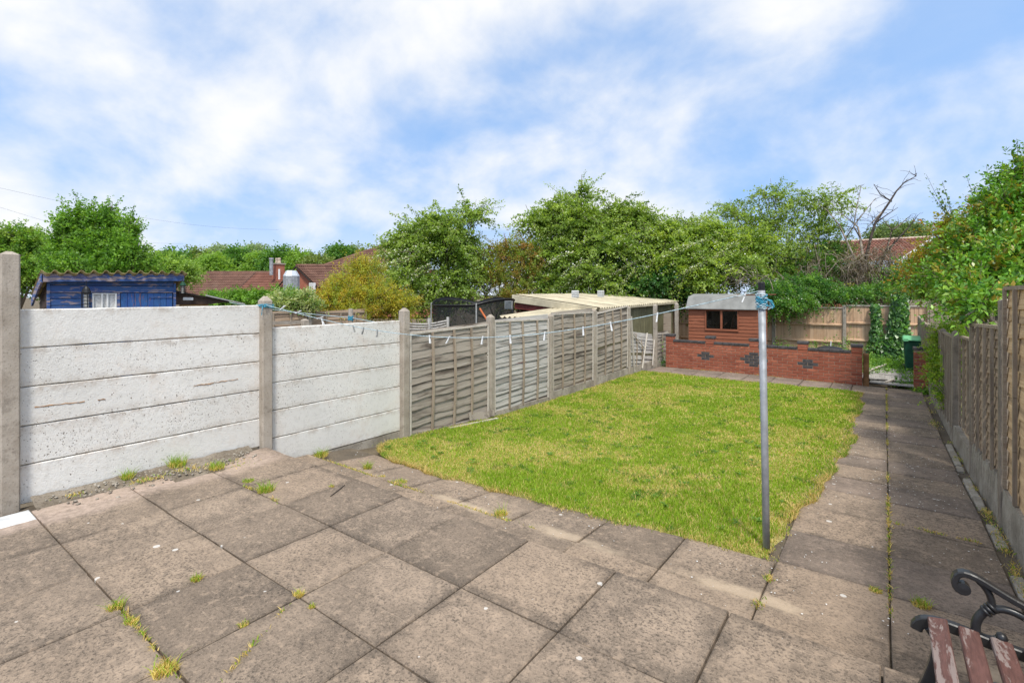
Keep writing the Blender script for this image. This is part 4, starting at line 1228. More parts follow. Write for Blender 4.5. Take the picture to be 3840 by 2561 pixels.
for a in (3.6, 5.45, 7.3):
    lap_panel(DF, -11.9, a+0.06, a+1.79, -0.2, -0.2, 1.19-0.02*(a-5), 1.17-0.02*(a-5), 1, mat='lapdark', capmat='batten', ns=12, nb=3)
    post(DF, -11.88, a, -0.4, 1.30-0.02*(a-5), 0.10, 0.03)
RL = thing('low_rail', 'pale horizontal rail with a stubby concrete post above the second wall bay', 'rail', (-9.5, 5, -0.3))
m = MB(); m.bar((-9.55,4.88,1.08), (-9.6,5.71,1.06), 0.09, 0.06); m.build('rail', MAT['post'], RL)
q = (-9.53,5.76,1.13); post(RL, q[0], q[1], -0.3, q[2], 0.13, 0.03, mat='post'); 
q = (-9.03,6.5,1.33)
WP = thing('washing_post', 'grey wooden washing post tied with rope behind the second white wall bay', 'post', (q[0], q[1], -0.3))
m = MB(); m.tube([(q[0], q[1], -0.3), (q[0], q[1], q[2])], 0.048, 8); m.build('shaft', MAT['post'], WP)
m = MB()
for k in range(5):
    z = q[2]-0.16-0.02*k
    m.tube([(q[0]+0.055*math.cos(i*0.9), q[1]+0.055*math.sin(i*0.9), z+0.01*math.sin(i*1.7+k)) for i in range(8)], 0.008, 5)
m.build('knot', MAT['ropeblue'], WP)
m = MB()
A, B, C_ = Vector((-13.55,5.65,1.51)), Vector((q[0], q[1], q[2]-0.19)), Vector((-8.2,6.62,1.05))
m.tube([A.lerp(B, i/8)+Vector((0, 0, -0.05*math.sin(math.pi*i/8))) for i in range(9)]+[B.lerp(C_, i/4) for i in range(1, 5)], 0.007, 5)
tag(m.build('spare_rope', MAT['rope']), 'pale rope stretched across the next garden from hut to wooden post', 'rope')

# ------------------------------------------------------------------ blue shed
BS = thing('blue_shed', 'blue painted shed with peeling boards and mossy corrugated roof, behind the white wall', 'shed', (-12.5, 3.3, -0.2))
c0 = Vector((-12.0,2.221,1.995)); c1 = Vector((-12.0,4.477,2.067))
yA, yB, zA, zB = c0.y, c1.y, c0.z, c1.z
m = MB(); m.hexa([(-12.03, yA, zA-0.145), (-12.0, yA, zA-0.145), (-12.0, yB, zB-0.155), (-12.03, yB, zB-0.155), (-12.03, yA, zA), (-12.0, yA, zA), (-12.0, yB, zB), (-12.03, yB, zB)])
m.build('fascia_board', MAT['bluefascia'], BS, bevel=0.004, M=frame((-12.0, yA, zA), (0, 1, 0), (-1, 0, 0), (0, 0, 1)))
BL = 0.72; DR = 0.43
m = MB()
corrugated(m, (-11.93, yA-0.02, zA+0.028), (-11.93, yB+0.04, zB+0.03), (-12-BL, yA-0.02, zA-DR+0.03), (-12-BL, yB+0.04, zB-DR+0.035), (yB-yA)/12.2, 0.048, 'y', 8)
m.build('roof_sheet', MAT['mossroof'], BS)
m = MB(); m.hexa([(-12.0, yA-0.015, zA-0.15), (-12.0, yA+0.015, zA-0.15), (-12-BL, yA+0.015, zA-DR-0.15), (-12-BL, yA-0.015, zA-DR-0.15), (-12.0, yA-0.015, zA-0.002), (-12.0, yA+0.015, zA-0.002), (-12-BL, yA+0.015, zA-DR-0.002), (-12-BL, yA-0.015, zA-DR-0.002)])
m.build('barge_board', MAT['bluefascia'], BS)
fX = -12.14
bl_ = Vector((-12.14,2.311,1.522)).y; br_ = Vector((-12.14,4.372,1.501)).y
wl0 = Vector((-12.14,2.956,1.516)).y; wl1 = Vector((-12.14,3.342,1.512)).y; dr0 = Vector((-12.14,3.405,1.511)).y; dr1 = Vector((-12.14,4.306,1.502)).y
zt_ = zA-0.12; zm = 1.675
m = MB(); m.box(fX-0.05, fX-0.03, bl_+0.02, br_-0.02, -0.2, zt_); m.box(-12-BL+0.05, fX-0.05, bl_+0.02, bl_+0.05, -0.2, zA-0.30); m.box(-12-BL+0.05, fX-0.05, br_-0.05, br_-0.02, -0.2, zA-0.30); m.build('carcass', MAT['dark'], BS)
_bb = {}
def plank(parent, x, y0, y1, z0, z1, mat, name='board', th=0.022):
    mm = MB(); mm.box(0, y1-y0, -th/2, th/2, 0, z1-z0)
    return mm.build(name, MAT[mat], parent, bevel=0.004, M=frame((x, y0, z0), (0, 1, 0), (-1, 0, 0), (0, 0, 1)), local=True)
for k in range(2):
    plank(BS, fX-0.012, bl_+0.04, br_-0.04, zm+0.005+k*0.125, zm+0.120+k*0.125, 'bluepaint')
for k in range(6):
    plank(BS, fX-0.012, bl_+0.04, wl0-0.03, zm-0.125*(k+1)+0.006, zm-0.125*k-0.004, 'bluepaint')
for y in (bl_, br_-0.05, wl1+0.005, wl0-0.045):
    plank(BS, fX+0.006, y, y+0.045, -0.2, zt_ if y in (bl_, br_-0.05) else zm, 'bluepaint', 'trim', 0.03)
plank(BS, fX+0.008, bl_+0.05, br_-0.05, zm-0.012, zm+0.012, 'bluefascia', 'trim', 0.03)
DO = plank(BS, fX-0.02, dr0, dr1, -0.15, zm-0.02, 'bluedoor', 'door', 0.02)
nd = 8
for k in range(nd):
    a = dr0+(dr1-dr0)*k/nd
    mm = MB(); mm.box(0.003, (dr1-dr0)/nd-0.003, -0.008, 0.008, 0, zm-0.02+0.15); mm.build('door_board', MAT['bluedoor'], DO, bevel=0.003, M=frame((fX-0.002, a, -0.15), (0, 1, 0), (-1, 0, 0), (0, 0, 1)), local=True)
mm = MB(); mm.box(fX+0.007, fX+0.020, dr1-0.42, dr1-0.02, zm-0.12, zm-0.09); mm.build('hinge', MAT['bluefascia'], DO)
WI = plank(BS, fX-0.025, wl0, wl1, 1.32, zm-0.02, 'curtain', 'window', 0.006)
for y in (wl0, wl0+(wl1-wl0)*0.36, wl0+(wl1-wl0)*0.58, wl1-0.03):
    plank(WI, fX-0.004, y, y+0.030, 1.32, zm-0.02, 'whitepaint', 'window_frame', 0.03)
for z in (1.32, zm-0.045):
    plank(WI, fX-0.006, wl0, wl1, z, z+0.026, 'whitepaint', 'window_frame', 0.028)
for k in range(6):
    mm = MB(); z = 1.75-0.12*k
    mm.box(-12-BL+0.06, fX-0.02, bl_+0.001, bl_+0.018, z-0.116, z); mm.build('side_board', MAT['brownpaint'], BS)
def feeder(name, label, q, h, r, mat):
    t = thing(name, label, 'bird feeder', (q[0], q[1], q[2]-h))
    mm = MB()
    for k in range(6):
        a = k*math.pi/3
        mm.tube([(q[0]+r*math.cos(a), q[1]+r*math.sin(a), q[2]-h*0.35), (q[0]+r*math.cos(a), q[1]+r*math.sin(a), q[2]-h)], 0.006, 4)
    for k in range(5):
        z = q[2]-h*(0.38+0.15*k)
        mm.tube([(q[0]+r*math.cos(i*math.pi/6), q[1]+r*math.sin(i*math.pi/6), z) for i in range(13)], 0.005, 4)
    mm.build('cage', MAT['black'], t)
    mm = MB(); mm.lathe([(0.02, q[2]-h*0.05), (r*0.75, q[2]-h*0.16), (r*1.05, q[2]-h*0.33), (r*0.9, q[2]-h*0.36)], 10, T((q[0], q[1], 0))); mm.build('roof', MAT[mat], t)
    mm = MB(); mm.tube([(q[0], q[1], q[2]-h*0.1), (q[0], q[1], q[2]+0.08)], 0.006, 4); mm.build('hanger', MAT['black'], t)
    mm = MB(); mm.tube([(q[0], q[1], q[2]-h*0.36), (q[0], q[1], q[2]-h*0.97)], r*0.55, 8); mm.build('seed_tube', MAT['pegold'], t)
feeder('bird_feeder', 'black wire bird feeder hanging beside the blue shed window', (-11.86,2.805,1.801), 0.42, 0.07, 'black')
feeder('bird_feeder', 'tube bird feeder hanging from the right end of the blue shed roof', (-11.9,4.415,1.906), 0.26, 0.055, 'dkgreen')
# brown hut right of the blue shed
HT = thing('brown_hut', 'dark brown hut with tan wall and a white plaque beside the blue shed', 'hut', (-12.4, 5.2, -0.2))
h0 = Vector((-12.3,4.396,1.706)); h1 = Vector((-12.3,5.391,1.459))
m = MB(); m.hexa([(-12.35, h0.y, h0.z-0.30), (-12.3, h0.y, h0.z-0.30), (-12.3, h1.y-0.3, h0.z-0.30), (-12.35, h1.y-0.3, h0.z-0.30), (-12.35, h0.y, h0.z-0.02), (-12.3, h0.y, h0.z-0.02), (-12.3, h1.y-0.02, h1.z-0.02), (-12.35, h1.y-0.02, h1.z-0.02)]); m.build('upper_wall', MAT['brownpaint'], HT)
m = MB(); m.box(-12.36, -12.33, h0.y+0.12, h1.y-0.30, -0.2, h0.z-0.30); m.build('lower_wall', MAT['tan'], HT)
m = MB(); m.hexa([(-13.2, h0.y-0.1, h0.z+0.0), (-12.25, h0.y-0.1, h0.z+0.0), (-12.25, h1.y+0.12, h1.z-0.02), (-13.2, h1.y+0.12, h1.z-0.02), (-13.2, h0.y-0.1, h0.z+0.035), (-12.25, h0.y-0.1, h0.z+0.035), (-12.25, h1.y+0.12, h1.z+0.015), (-13.2, h1.y+0.12, h1.z+0.015)]); m.build('roof', MAT['darktrim'], HT)
m = MB(); m.bar((-12.22, h0.y+0.6, h0.z-0.10), (-12.22, h1.y+0.45, h1.z-0.06), 0.04, 0.03); m.build('gutter', MAT['pegold'], HT)
pa, pb = Vector((-12.29,4.56,1.498)), Vector((-12.29,4.766,1.563))
m = MB(); m.box(-12.30, -12.285, pa.y, pb.y, pa.z, pb.z); m.build('plaque', MAT['whitepaint'], HT, bevel=0.01)

# ------------------------------------------------------------------ houses beyond
def roof_face(parent, el, er, rr, rl, courses, cols, mat, step=0.05, amp=0.035, name='tiles'):
    el, er, rr, rl = [Vector(p) for p in (el, er, rr, rl)]
    nrm = (er-el).cross(rl-el).normalized()
    if nrm.z < 0:
        nrm = -nrm
    vs = []; fs = []
    w = cols*2+1
    for k in range(courses+1):
        for e in (0, 1):
            kk = k+e
            if kk > courses:
                continue
        for side in (0, 1):
            t_ = (k+side)/courses
            if t_ > 1:
                t_ = 1
            lift = step if side == 0 else 0.004
            for i in range(w):
                s_ = i/(w-1)
                p = (el*(1-s_)+er*s_)*(1-t_)+(rl*(1-s_)+rr*s_)*t_
                vs.append(p+nrm*(lift+(amp if i % 2 else 0)))
        if k == courses-1:
            break
    n = courses
    for k in range(n):
        b = k*2*w
        fs += [(b+i, b+i+1, b+w+i+1, b+w+i) for i in range(w-1)]
        if k < n-1:
            fs += [(b+w+i, b+w+i+1, b+2*w+i+1, b+2*w+i) for i in range(w-1)]
    mm = MB(); mm.add(vs, fs)
    o = mm.build(name, MAT[mat], parent); o['kind'] = 'stuff'
    return o
def ridge(parent, pts, mat, r=0.11):
    mm = MB(); mm.tube(pts, r, 6); return mm.build('ridge_tiles', MAT[mat], parent)
H1 = thing('bungalow', 'bungalow with a hipped brown tile roof and brick chimney, behind the brown hut', 'house', (-36.81,17.55,-0.38))
e0, e1, e2 = (-39.68,14.18,1.37), (-36.59,16.47,1.37), (-32.26,19.67,1.37)
r0, r1, r2 = (-41.59,17.12,3.27), (-38.62,19.32,3.27), (-35.3,21.77,3.27)
bk0, bkr = (-52.02,16.24,2.21), (-47.85,18.09,3.16)
roof_face(H1, e0, e1, r1, r0, 15, 26, 'tile')
roof_face(H1, e1, e2, r2, r1, 15, 34, 'tile2', amp=0.008)
roof_face(H1, bk0, e0, r0, bkr, 12, 24, 'tile')
ridge(H1, [e0, r0, r1, r2], 'tile'); ridge(H1, [r1, e1], 'darktrim', 0.05)
m = MB(); a, b_ = Vector(e0), Vector(e2); dn = Vector((0, 0, -2.4)); bk = Vector((-0.3, 0.5, 0)).normalized()*0.5
m.hexa([a+bk+dn, b_+bk+dn, b_+bk*9+dn, a+bk*9+dn, a+bk, b_+bk, b_+bk*9, a+bk*9]); m.build('wall', MAT['wallbrick'], H1)
CHc = Vector((-36.38,19.85,2.78))
m = MB(); m.box(CHc.x-0.36, CHc.x+0.36, CHc.y-0.3, CHc.y+0.3, CHc.z-0.6, (-36.38,19.85,3.82)[2]); ch = m.build('chimney', MAT['wallbrick'], H1)
zt2 = (-36.38,19.85,3.82)[2]
m = MB(); m.box(CHc.x-0.42, CHc.x+0.42, CHc.y-0.36, CHc.y+0.36, zt2, zt2+0.10); m.build('chimney_cap', MAT['gravel'], ch)
for dx in (-0.18, 0.14):
    m = MB(); m.lathe([(0.13, zt2+0.1), (0.10, zt2+0.35), (0.12, zt2+0.38), (0.11, zt2+0.5)], 8, T((CHc.x+dx, CHc.y, 0))); m.build('chimney_pot', MAT['terracotta'], ch)
f0 = Vector((-36.02,19.13,3.01)); f1 = Vector((-36.02,19.13,4.15))
m = MB(); m.tube([f0, f1], 0.13, 8); m.tube([f1, f1+Vector((0, 0, 0.12))], 0.17, 8); m.build('metal_flue', MAT['galv'], H1)
f0 = Vector((-34.78,19.05,2.67)); f1 = Vector((-34.78,19.05,3.41))
m = MB(); m.tube([f0, f1], 0.07, 6); m.build('vent_pipe', MAT['whitepaint'], H1)
H2 = thing('gabled_house', 'brick house with a gable end and brown tiled roof, behind the metal cowl', 'house', (-30.3,18.63,-0.21))
ap = Vector((-30.85,18.22,3.41)); gl = Vector((-31.91,17.44,1.95)); gr = Vector((-29.14,18.74,2.0)); rb = Vector((-30.89,23.17,3.62)); er = Vector((-28.55,23.66,1.98))
m = MB(); dn = Vector((0, 0, -2.6)); bkv = (rb-ap).normalized()*0.25
m.add([gl+dn, gr+dn, gr, ap, gl, gl+dn+bkv, gr+dn+bkv, gr+bkv, ap+bkv, gl+bkv], [(0, 1, 2, 3, 4), (9, 8, 7, 6, 5), (0, 5, 6, 1), (1, 6, 7, 2), (2, 7, 8, 3), (3, 8, 9, 4), (4, 9, 5, 0)]); m.build('gable_wall', MAT['wallbrick'], H2)
fw = (ap-rb).normalized()*0.18; up = Vector((0, 0, 0.06))
roof_face(H2, gr+fw+up, er+up, rb+up, ap+fw+up, 13, 34, 'tile')
m = MB(); m.bar(ap+fw*1.1, gr+fw*1.1, 0.16, 0.05); m.bar(ap+fw*1.1, gl+fw*1.1, 0.16, 0.05); m.build('barge_board', MAT['darktrim'], H2)
ridge(H2, [ap+fw+up*1.5, rb+up*1.5], 'tile')
wq = Vector((-29.5,18.35,2.0))
m = MB(); m.box(wq.x-0.22, wq.x+0.22, wq.y-0.1, wq.y+0.1, wq.z-0.4, wq.z+0.35); wi = m.build('window', MAT['whitepaint'], H2)
m = MB(); m.box(wq.x-0.16, wq.x+0.16, wq.y-0.115, wq.y-0.102, wq.z-0.34, wq.z+0.29); m.build('pane', MAT['curtain'], wi)
q0 = Vector((-29.35,16.85,1.88)); q1 = Vector((-29.35,16.85,2.74)); q2 = Vector((-29.35,16.85,3.06))
CW = thing('metal_cowl', 'large faceted galvanised ventilation cowl in front of the brick gable', 'vent', (q0.x, q0.y, q0.z-1.2))
m = MB(); m.lathe([(0.47, q0.z-1.2), (0.47, q1.z)], 8, T((q0.x, q0.y, 0)) @ RZ(0.3)); m.build('drum', MAT['galv'], CW)
m = MB(); m.lathe([(0.475, q1.z), (0.30, q2.z), (0.28, q2.z+0.01)], 8, T((q0.x, q0.y, 0)) @ RZ(0.3)); m.build('cap', plain('bright zinc', (0.62, 0.65, 0.67), 0.4, 0.5, 0.05), CW)
H3 = thing('hipped_house', 'taller house with a brown hipped tile roof half hidden by the hawthorn', 'house', (-37.77,29.28,-0.94))
a, b_, c_, d_ = (-40.41,26.07,4.13), (-32.72,31.77,4.05), (-35.63,34.59,6.98), (-37.74,33.03,6.98)
roof_face(H3, a, b_, c_, d_, 17, 46, 'tile')
ridge(H3, [a, d_, c_], 'tile', 0.13)
m = MB(); m.bar(Vector(a)+Vector((0, 0, -0.12)), Vector(b_)+Vector((0, 0, -0.12)), 0.1, 0.22); m.build('gutter', MAT['darktrim'], H3)
a, b_ = Vector(a), Vector(b_); dn = Vector((0, 0, -4.5)); bk = Vector((-0.595, 0.804, 0))*0.6
m = MB(); m.hexa([a+bk+dn, b_+bk+dn, b_+bk*9+dn, a+bk*9+dn, a+bk+Vector((0, 0, -.15)), b_+bk+Vector((0, 0, -.15)), b_+bk*9+Vector((0, 0, -.15)), a+bk*9+Vector((0, 0, -.15))]); m.build('wall', MAT['wallbrick'], H3)
HR = thing('tiled_house', 'house with a red brown pantile roof behind the dead tree', 'house', (-0.66,36.83,-0.04))
a, b_, c_, d_ = (-3.03,31.34,3.11), (0.49,31.46,3.28), (2.2,37.71,4.9), (-2.83,36.47,4.8)
roof_face(HR, a, b_, c_, d_, 15, 30, 'tile2', amp=0.045)
ridge(HR, [c_, d_], 'terracotta', 0.10)
a, b_, c_ = Vector(a), Vector(b_), Vector(c_); dn = Vector((0, 0, -4.0))
m = MB(); m.bar(b_+Vector((0, 0, -.05)), c_+Vector((0, 0, -.05)), 0.1, 0.12); m.build('verge', MAT['whitepaint'], HR)
bk = Vector((-0.4, 0.9, 0)).normalized()*0.7
m = MB(); m.hexa([a+bk+dn, b_+bk+dn-Vector((1.2, 0, 0)), b_+bk*6+dn, a+bk*8+dn, a+bk, b_+bk-Vector((1.2, 0, 0)), b_+bk*6-Vector((1.2, 0, 0)), a+bk*8]); m.build('wall', MAT['wallbrick'], HR)
# overhead cables
for k, (p0, p1, lab) in enumerate((((-57.57,7.16,10.35), (-72.52,39.64,11.17), 'highest overhead cable crossing the sky at upper left'), ((-57.57,7.16,8.94), (-83.98,31.16,9.1), 'lower overhead cable crossing behind the left trees'))):
    m = MB(); p0, p1 = Vector(p0), Vector(p1)
    m.tube([p0.lerp(p1, i/14)+Vector((0, 0, -1.0*math.sin(math.pi*i/14))) for i in range(15)], 0.007, 4); tag(m.build('overhead_cable', MAT['cable']), lab, 'cable', 'overhead cables')

# ------------------------------------------------------------------ washing line pole, line and pegs
px_, py_ = -0.684, 4.005
WL = thing('washing_line_pole', 'grey steel washing line pole with black cap at the corner of the lawn', 'pole', (px_, py_, -0.2))
m = MB(); top = Vector((px_-0.034, py_, 1.665))
m.tube([(px_, py_, -0.3), (px_-0.012, py_, 0.5), top], 0.0245, 16); m.build('tube', MAT['galv'], WL, smooth=True)
m = MB(); m.tube([top+Vector((0, 0, -0.002)), top+Vector((0, 0, 0.055)), top+Vector((0, 0, 0.062))], [0.0225, 0.0225, 0.018], 14); m.build('cap', MAT['black'], WL)
m = MB(); m.tube([top+Vector((-0.16, -0.02, -0.035)), top+Vector((0.09, 0.03, -0.03))], 0.005, 5); m.build('cross_pin', plain('rusty pin', (0.17, 0.08, 0.04), 0.9), WL)
rs = random.Random(5)
for k, mt in enumerate(('rope', 'ropeblue', 'rope', 'ropeblue', 'rope', 'ropeblue')):
    m = MB(); pts = []
    ph = rs.uniform(0, 6.28)
    for i in range(46):
        a = ph+i*0.42; z = -0.055+0.038*math.sin(i*0.23+ph)-0.010*rs.random()-0.008*k
        r_ = 0.029+0.010*rs.random()
        pts.append(top+Vector((r_*math.cos(a), r_*math.sin(a), z)))
    m.tube(pts, 0.0042, 5); m.build('rope_coil', MAT[mt], WL)
for k in range(7):
    m = MB(); a = rs.uniform(-0.6, 0.9)
    p = top+Vector((0.03*math.cos(a), 0.03*math.sin(a), -0.06))
    L = rs.uniform(0.05, 0.10)
    m.tube([p, p+Vector((0.02+0.02*rs.random(), 0.01, -0.015)), p+Vector((0.03+0.03*rs.random(), 0.02, -L*0.7)), p+Vector((0.04*rs.random()+0.01, 0.01, -L*0.85))], 0.0042, 5)
    m.build('rope_tail', MAT['ropeblue' if k % 2 else 'rope'], WL)
LA = Vector((-5.345, 2.775, 1.512)); LB = Vector((px_-0.045, py_, 1.662))
_ls = [0, 0.046, 0.09, 0.153, 0.242, 0.302, 0.424, 0.467, 0.513, 0.537, 0.592, 0.658, 0.727, 0.774, 0.85, 0.979, 1.0]
_lz = [1.512, 1.490, 1.449, 1.380, 1.315, 1.284, 1.252, 1.247, 1.248, 1.254, 1.272, 1.308, 1.360, 1.402, 1.488, 1.637, 1.662]
_lf = np.polyfit(_ls, _lz, 4)
def lp(s_):
    p = LA.lerp(LB, s_); p.z = float(np.polyval(_lf, s_)); return p
m = MB(); m.tube([lp(i/60) for i in range(61)], 0.0034, 5)
LINE = tag(m.build('washing_line', MAT['rope']), 'pale blue washing line sagging from concrete post to steel pole', 'rope')
m = MB()
kp = Vector((-5.40, 2.80, 1.515))
for k in range(3):
    m.tube([kp+Vector((a, b_, -0.006*k+0.014*math.sin(i*1.3+k))) for i, (a, b_) in enumerate(((-0.064, -0.064), (0.064, -0.064), (0.064, 0.064), (-0.064, 0.064), (-0.064, -0.064)))], 0.0042, 5)
m.tube([kp+Vector((0.06, -0.055, 0)), kp+Vector((0.075, -0.07, -0.03)), kp+Vector((0.070, -0.075, -0.10))], 0.004, 5)
m.tube([kp+Vector((0.052, -0.03, 0.012)), kp+Vector((0.09, -0.05, -0.012)), kp+Vector((0.07, -0.005, -0.012)), kp+Vector((0.052, -0.02, 0.015))], 0.008, 5)
m.build('post_knot', MAT['ropeblue'], LINE)
def peg(s_, mat, tilt, label, swing=0.0):
    p = lp(s_); d = (lp(min(1, s_+0.01))-lp(max(0, s_-0.01))).normalized()
    o = thing('clothes_peg', label, 'clothes peg', p, 'pegs on the washing line')
    x = d; z = Vector((0, 0, 1)); z = (Matrix.Rotation(tilt, 3, x.cross(Vector((0, 0, 1))).normalized()) @ z)
    y = z.cross(x).normalized()
    for sd in (-1, 1):
        mm = MB(); prof = [(0.003, 0.012), (0.0085, 0.010), (0.0055, -0.010), (0.012, -0.062), (0.007, -0.064), (0.0015, -0.016), (0.0015, 0.004)]
        mm.prism([(sd*a, b_) for a, b_ in prof] if sd > 0 else [(sd*a, b_) for a, b_ in reversed(prof)], frame(p-x*0.005, y, z, x), 0.010)
        mm.build('peg_arm', MAT[mat], o)
    mm = MB(); mm.tube([p+z*-0.012-x*0.007, p+z*-0.012+x*0.007], 0.0062, 6); mm.build('spring', MAT['galv'], o)
PEGS = [(0.046, 'peg', 2.2, 'white peg nearest the concrete post end of the washing line'), (0.09, 'peg', 2.0, 'white peg, second along the washing line from the concrete post'),
        (0.150, 'peg', 1.9, 'white peg, third along the washing line from the concrete post, at the wall edge'), (0.160, 'peg', 0.4, 'white peg, fourth along the washing line from the concrete post'),
        (0.242, 'pegold', 0.3, 'grey peg, first of three hanging before the second white wall bay'), (0.268, 'pegold', -0.3, 'grey peg, middle of three hanging before the second white wall bay'),
        (0.302, 'pegold', -0.1, 'grey peg, last of three hanging before the second white wall bay'), (0.424, 'peg', 0.1, 'small white peg before the left part of the first grey fence panel'),
        (0.467, 'peg', -0.5, 'white peg before the middle of the first grey fence panel'), (0.537, 'peg', -0.15, 'white peg before the right end of the first grey fence panel'),
        (0.592, 'peg', 0.1, 'white peg before the left part of the second grey fence panel'), (0.658, 'peg', -0.1, 'white peg before the right end of the second grey fence panel'),
        (0.727, 'peg', 0.05, 'white peg before the third grey fence panel'), (0.774, 'peg', 0.2, 'white peg before the fourth grey fence panel'),
        (0.850, 'peg', -0.1, 'small white peg on the line before the farthest fence post'), (0.966, 'peg', 1.7, 'white peg second from the steel pole, lying along the line'), (0.980, 'peg', -0.35, 'white peg nearest the steel pole')]
for a in PEGS:
    peg(*a)

# ------------------------------------------------------------------ bench
BN = thing('garden_bench', 'black cast iron bench with flaking red brown wooden slats, lower right corner', 'bench', (0.35, 1.75, 0))
def strip(mb, pts, w, th, u):
    """flat iron bar following pts (v, z) at Y = u; w wide along Y"""
    n = len(pts)
    vs = []
    for i, (a, z) in enumerate(pts):
        a0, z0 = pts[max(0, i-1)]; a1, z1 = pts[min(n-1, i+1)]
        t = Vector((a1-a0, 0, z1-z0)).normalized(); nn = Vector((-t.z, 0, t.x))
        tt = th[i] if isinstance(th, (list, tuple)) else th
        for s1, s2 in ((-1, -1), (1, -1), (1, 1), (-1, 1)):
            vs.append(Vector((a, u+s1*w/2, z))+nn*(s2*tt/2))
    fs = [(i*4+k, i*4+(k+1) % 4, (i+1)*4+(k+1) % 4, (i+1)*4+k) for i in range(n-1) for k in range(4)]
    fs += [(3, 2, 1, 0), tuple((n-1)*4+k for k in range(4))]
    mb.add(vs, fs)
def arc(cx, cz, r, a0, a1, n):
    return [(cx+r*math.cos(R(a0+(a1-a0)*i/n)), cz+r*math.sin(R(a0+(a1-a0)*i/n))) for i in range(n+1)]
def bez(p0, p1, p2, p3, n=10):
    out = []
    for i in range(n+1):
        t = i/n
        out.append(tuple(p0[k]*(1-t)**3+3*p1[k]*t*(1-t)**2+3*p2[k]*t*t*(1-t)+p3[k]*t**3 for k in (0, 1)))
    return out
def bench_end(u):
    mm = MB(); strip(mm, bez((0.092, 0.405), (0.098, 0.462), (0.17, 0.455), (0.26, 0.440), 10)+bez((0.26, 0.440), (0.36, 0.424), (0.45, 0.42), (0.58, 0.43), 8)[1:], 0.030, 0.036, u); mm.build('seat_rail', MAT['iron'], BN, bevel=0.004)
    mm = MB(); strip(mm, arc(0.222, 0.622, 0.024, 300, 20, 8)[0:0]+bez((0.228, 0.590), (0.205, 0.585), (0.196, 0.605), (0.200, 0.625), 5)+bez((0.200, 0.625), (0.206, 0.662), (0.235, 0.660), (0.275, 0.640), 6)[1:]+bez((0.275, 0.640), (0.33, 0.612), (0.38, 0.585), (0.43, 0.580), 6)[1:]+bez((0.43, 0.580), (0.50, 0.575), (0.56, 0.60), (0.62, 0.62), 5)[1:], 0.034, 0.020, u); mm.build('arm_rest', MAT['iron'], BN, bevel=0.004)
    mm = MB(); mm.lathe([(0.004, -0.018), (0.020, -0.016), (0.021, 0.016), (0.004, 0.018)], 14, frame((0.222, u, 0.602), (1, 0, 0), (0, 0, 1), (0, -1, 0))); mm.build('scroll', MAT['iron'], BN, smooth=False)
    mm = MB(); mm.tube([(a, u, z) for a, z in bez((0.262, 0.640), (0.292, 0.615), (0.298, 0.585), (0.298, 0.555), 6)], [0.011]*7, 8)
    mm.tube([(a, u, z) for a, z in bez((0.292, 0.556), (0.262, 0.52), (0.245, 0.485), (0.262, 0.440), 8)], 0.014, 8)
    mm.tube([(a, u, z) for a, z in bez((0.302, 0.552), (0.33, 0.575), (0.37, 0.560), (0.41, 0.535), 8)]+[(a, u, z) for a, z in bez((0.41, 0.535), (0.44, 0.51), (0.45, 0.47), (0.45, 0.43), 5)[1:]], 0.013, 8)
    mm.build('arm_support', MAT['iron'], BN, smooth=True)
    mm = MB()
    dd = Vector((0.05, 0, 0.06)).normalized()
    for k in (-1, 0, 1):
        c = Vector((0.291, u, 0.551))+dd*0.013*k
        mm.lathe([(0.006, -0.006), (0.019, -0.004), (0.020, 0), (0.019, 0.004), (0.006, 0.006)], 12, frame(c, dd.cross(Vector((0, 1, 0))), (0, 1, 0), dd))
    mm.build('collar', MAT['iron'], BN, smooth=True)
    mm = MB(); mm.tube([(0.270, u, 0.447), (0.300, u, 0.452), (0.318, u, 0.462)], [0.012, 0.010, 0.012], 8); mm.lathe([(0.004, -0.018), (0.013, -0.013), (0.018, 0), (0.013, 0.013), (0.004, 0.018)], 10, T((0.321, u, 0.463))); mm.build('ball_end', MAT['iron'], BN, smooth=True)
    mm = MB(); strip(mm, bez((0.13, 0.43), (0.20, 0.36), (0.10, 0.20), (0.06, 0.0), 10), 0.03, 0.035, u); strip(mm, bez((0.55, 0.43), (0.46, 0.33), (0.58, 0.18), (0.66, 0.0), 10), 0.03, 0.035, u); strip(mm, bez((0.14, 0.16), (0.28, 0.34), (0.42, 0.34), (0.56, 0.16), 10), 0.022, 0.022, u); mm.build('leg_frame', MAT['iron'], BN, bevel=0.003)
    mm = MB(); strip(mm, bez((0.57, 0.42), (0.64, 0.55), (0.66, 0.68), (0.72, 0.86), 10), 0.03, 0.03, u); mm.build('back_frame', MAT['iron'], BN, bevel=0.003)
bench_end(2.385); bench_end(1.17)
for k in range(5):
    xa = 0.125+0.083*k; zz = 0.463-0.006*k if k < 3 else 0.447+0.004*(k-3)
    mm = MB(); mm.box(0, 1.215, -0.028, 0.028, -0.011, 0.011)
    tl = -0.20 if k == 0 else 0.06
    mm.build('seat_slat', MAT['benchwood'], BN, bevel=0.004, M=frame((xa+0.028, 1.162, zz), (0, 1, 0), (-math.cos(tl), 0, math.sin(tl)), (math.sin(tl), 0, math.cos(tl))), local=True)
for k in range(4):
    mm = MB(); mm.box(0, 1.215, -0.03, 0.03, -0.011, 0.011)
    z = 0.53+0.09*k; x = 0.615+0.027*k
    mm.build('back_slat', MAT['benchwood'], BN, bevel=0.004, M=frame((x, 1.162, z), (0, 1, 0), (0.25, 0, 0.97), (-0.97, 0, 0.25)), local=True)

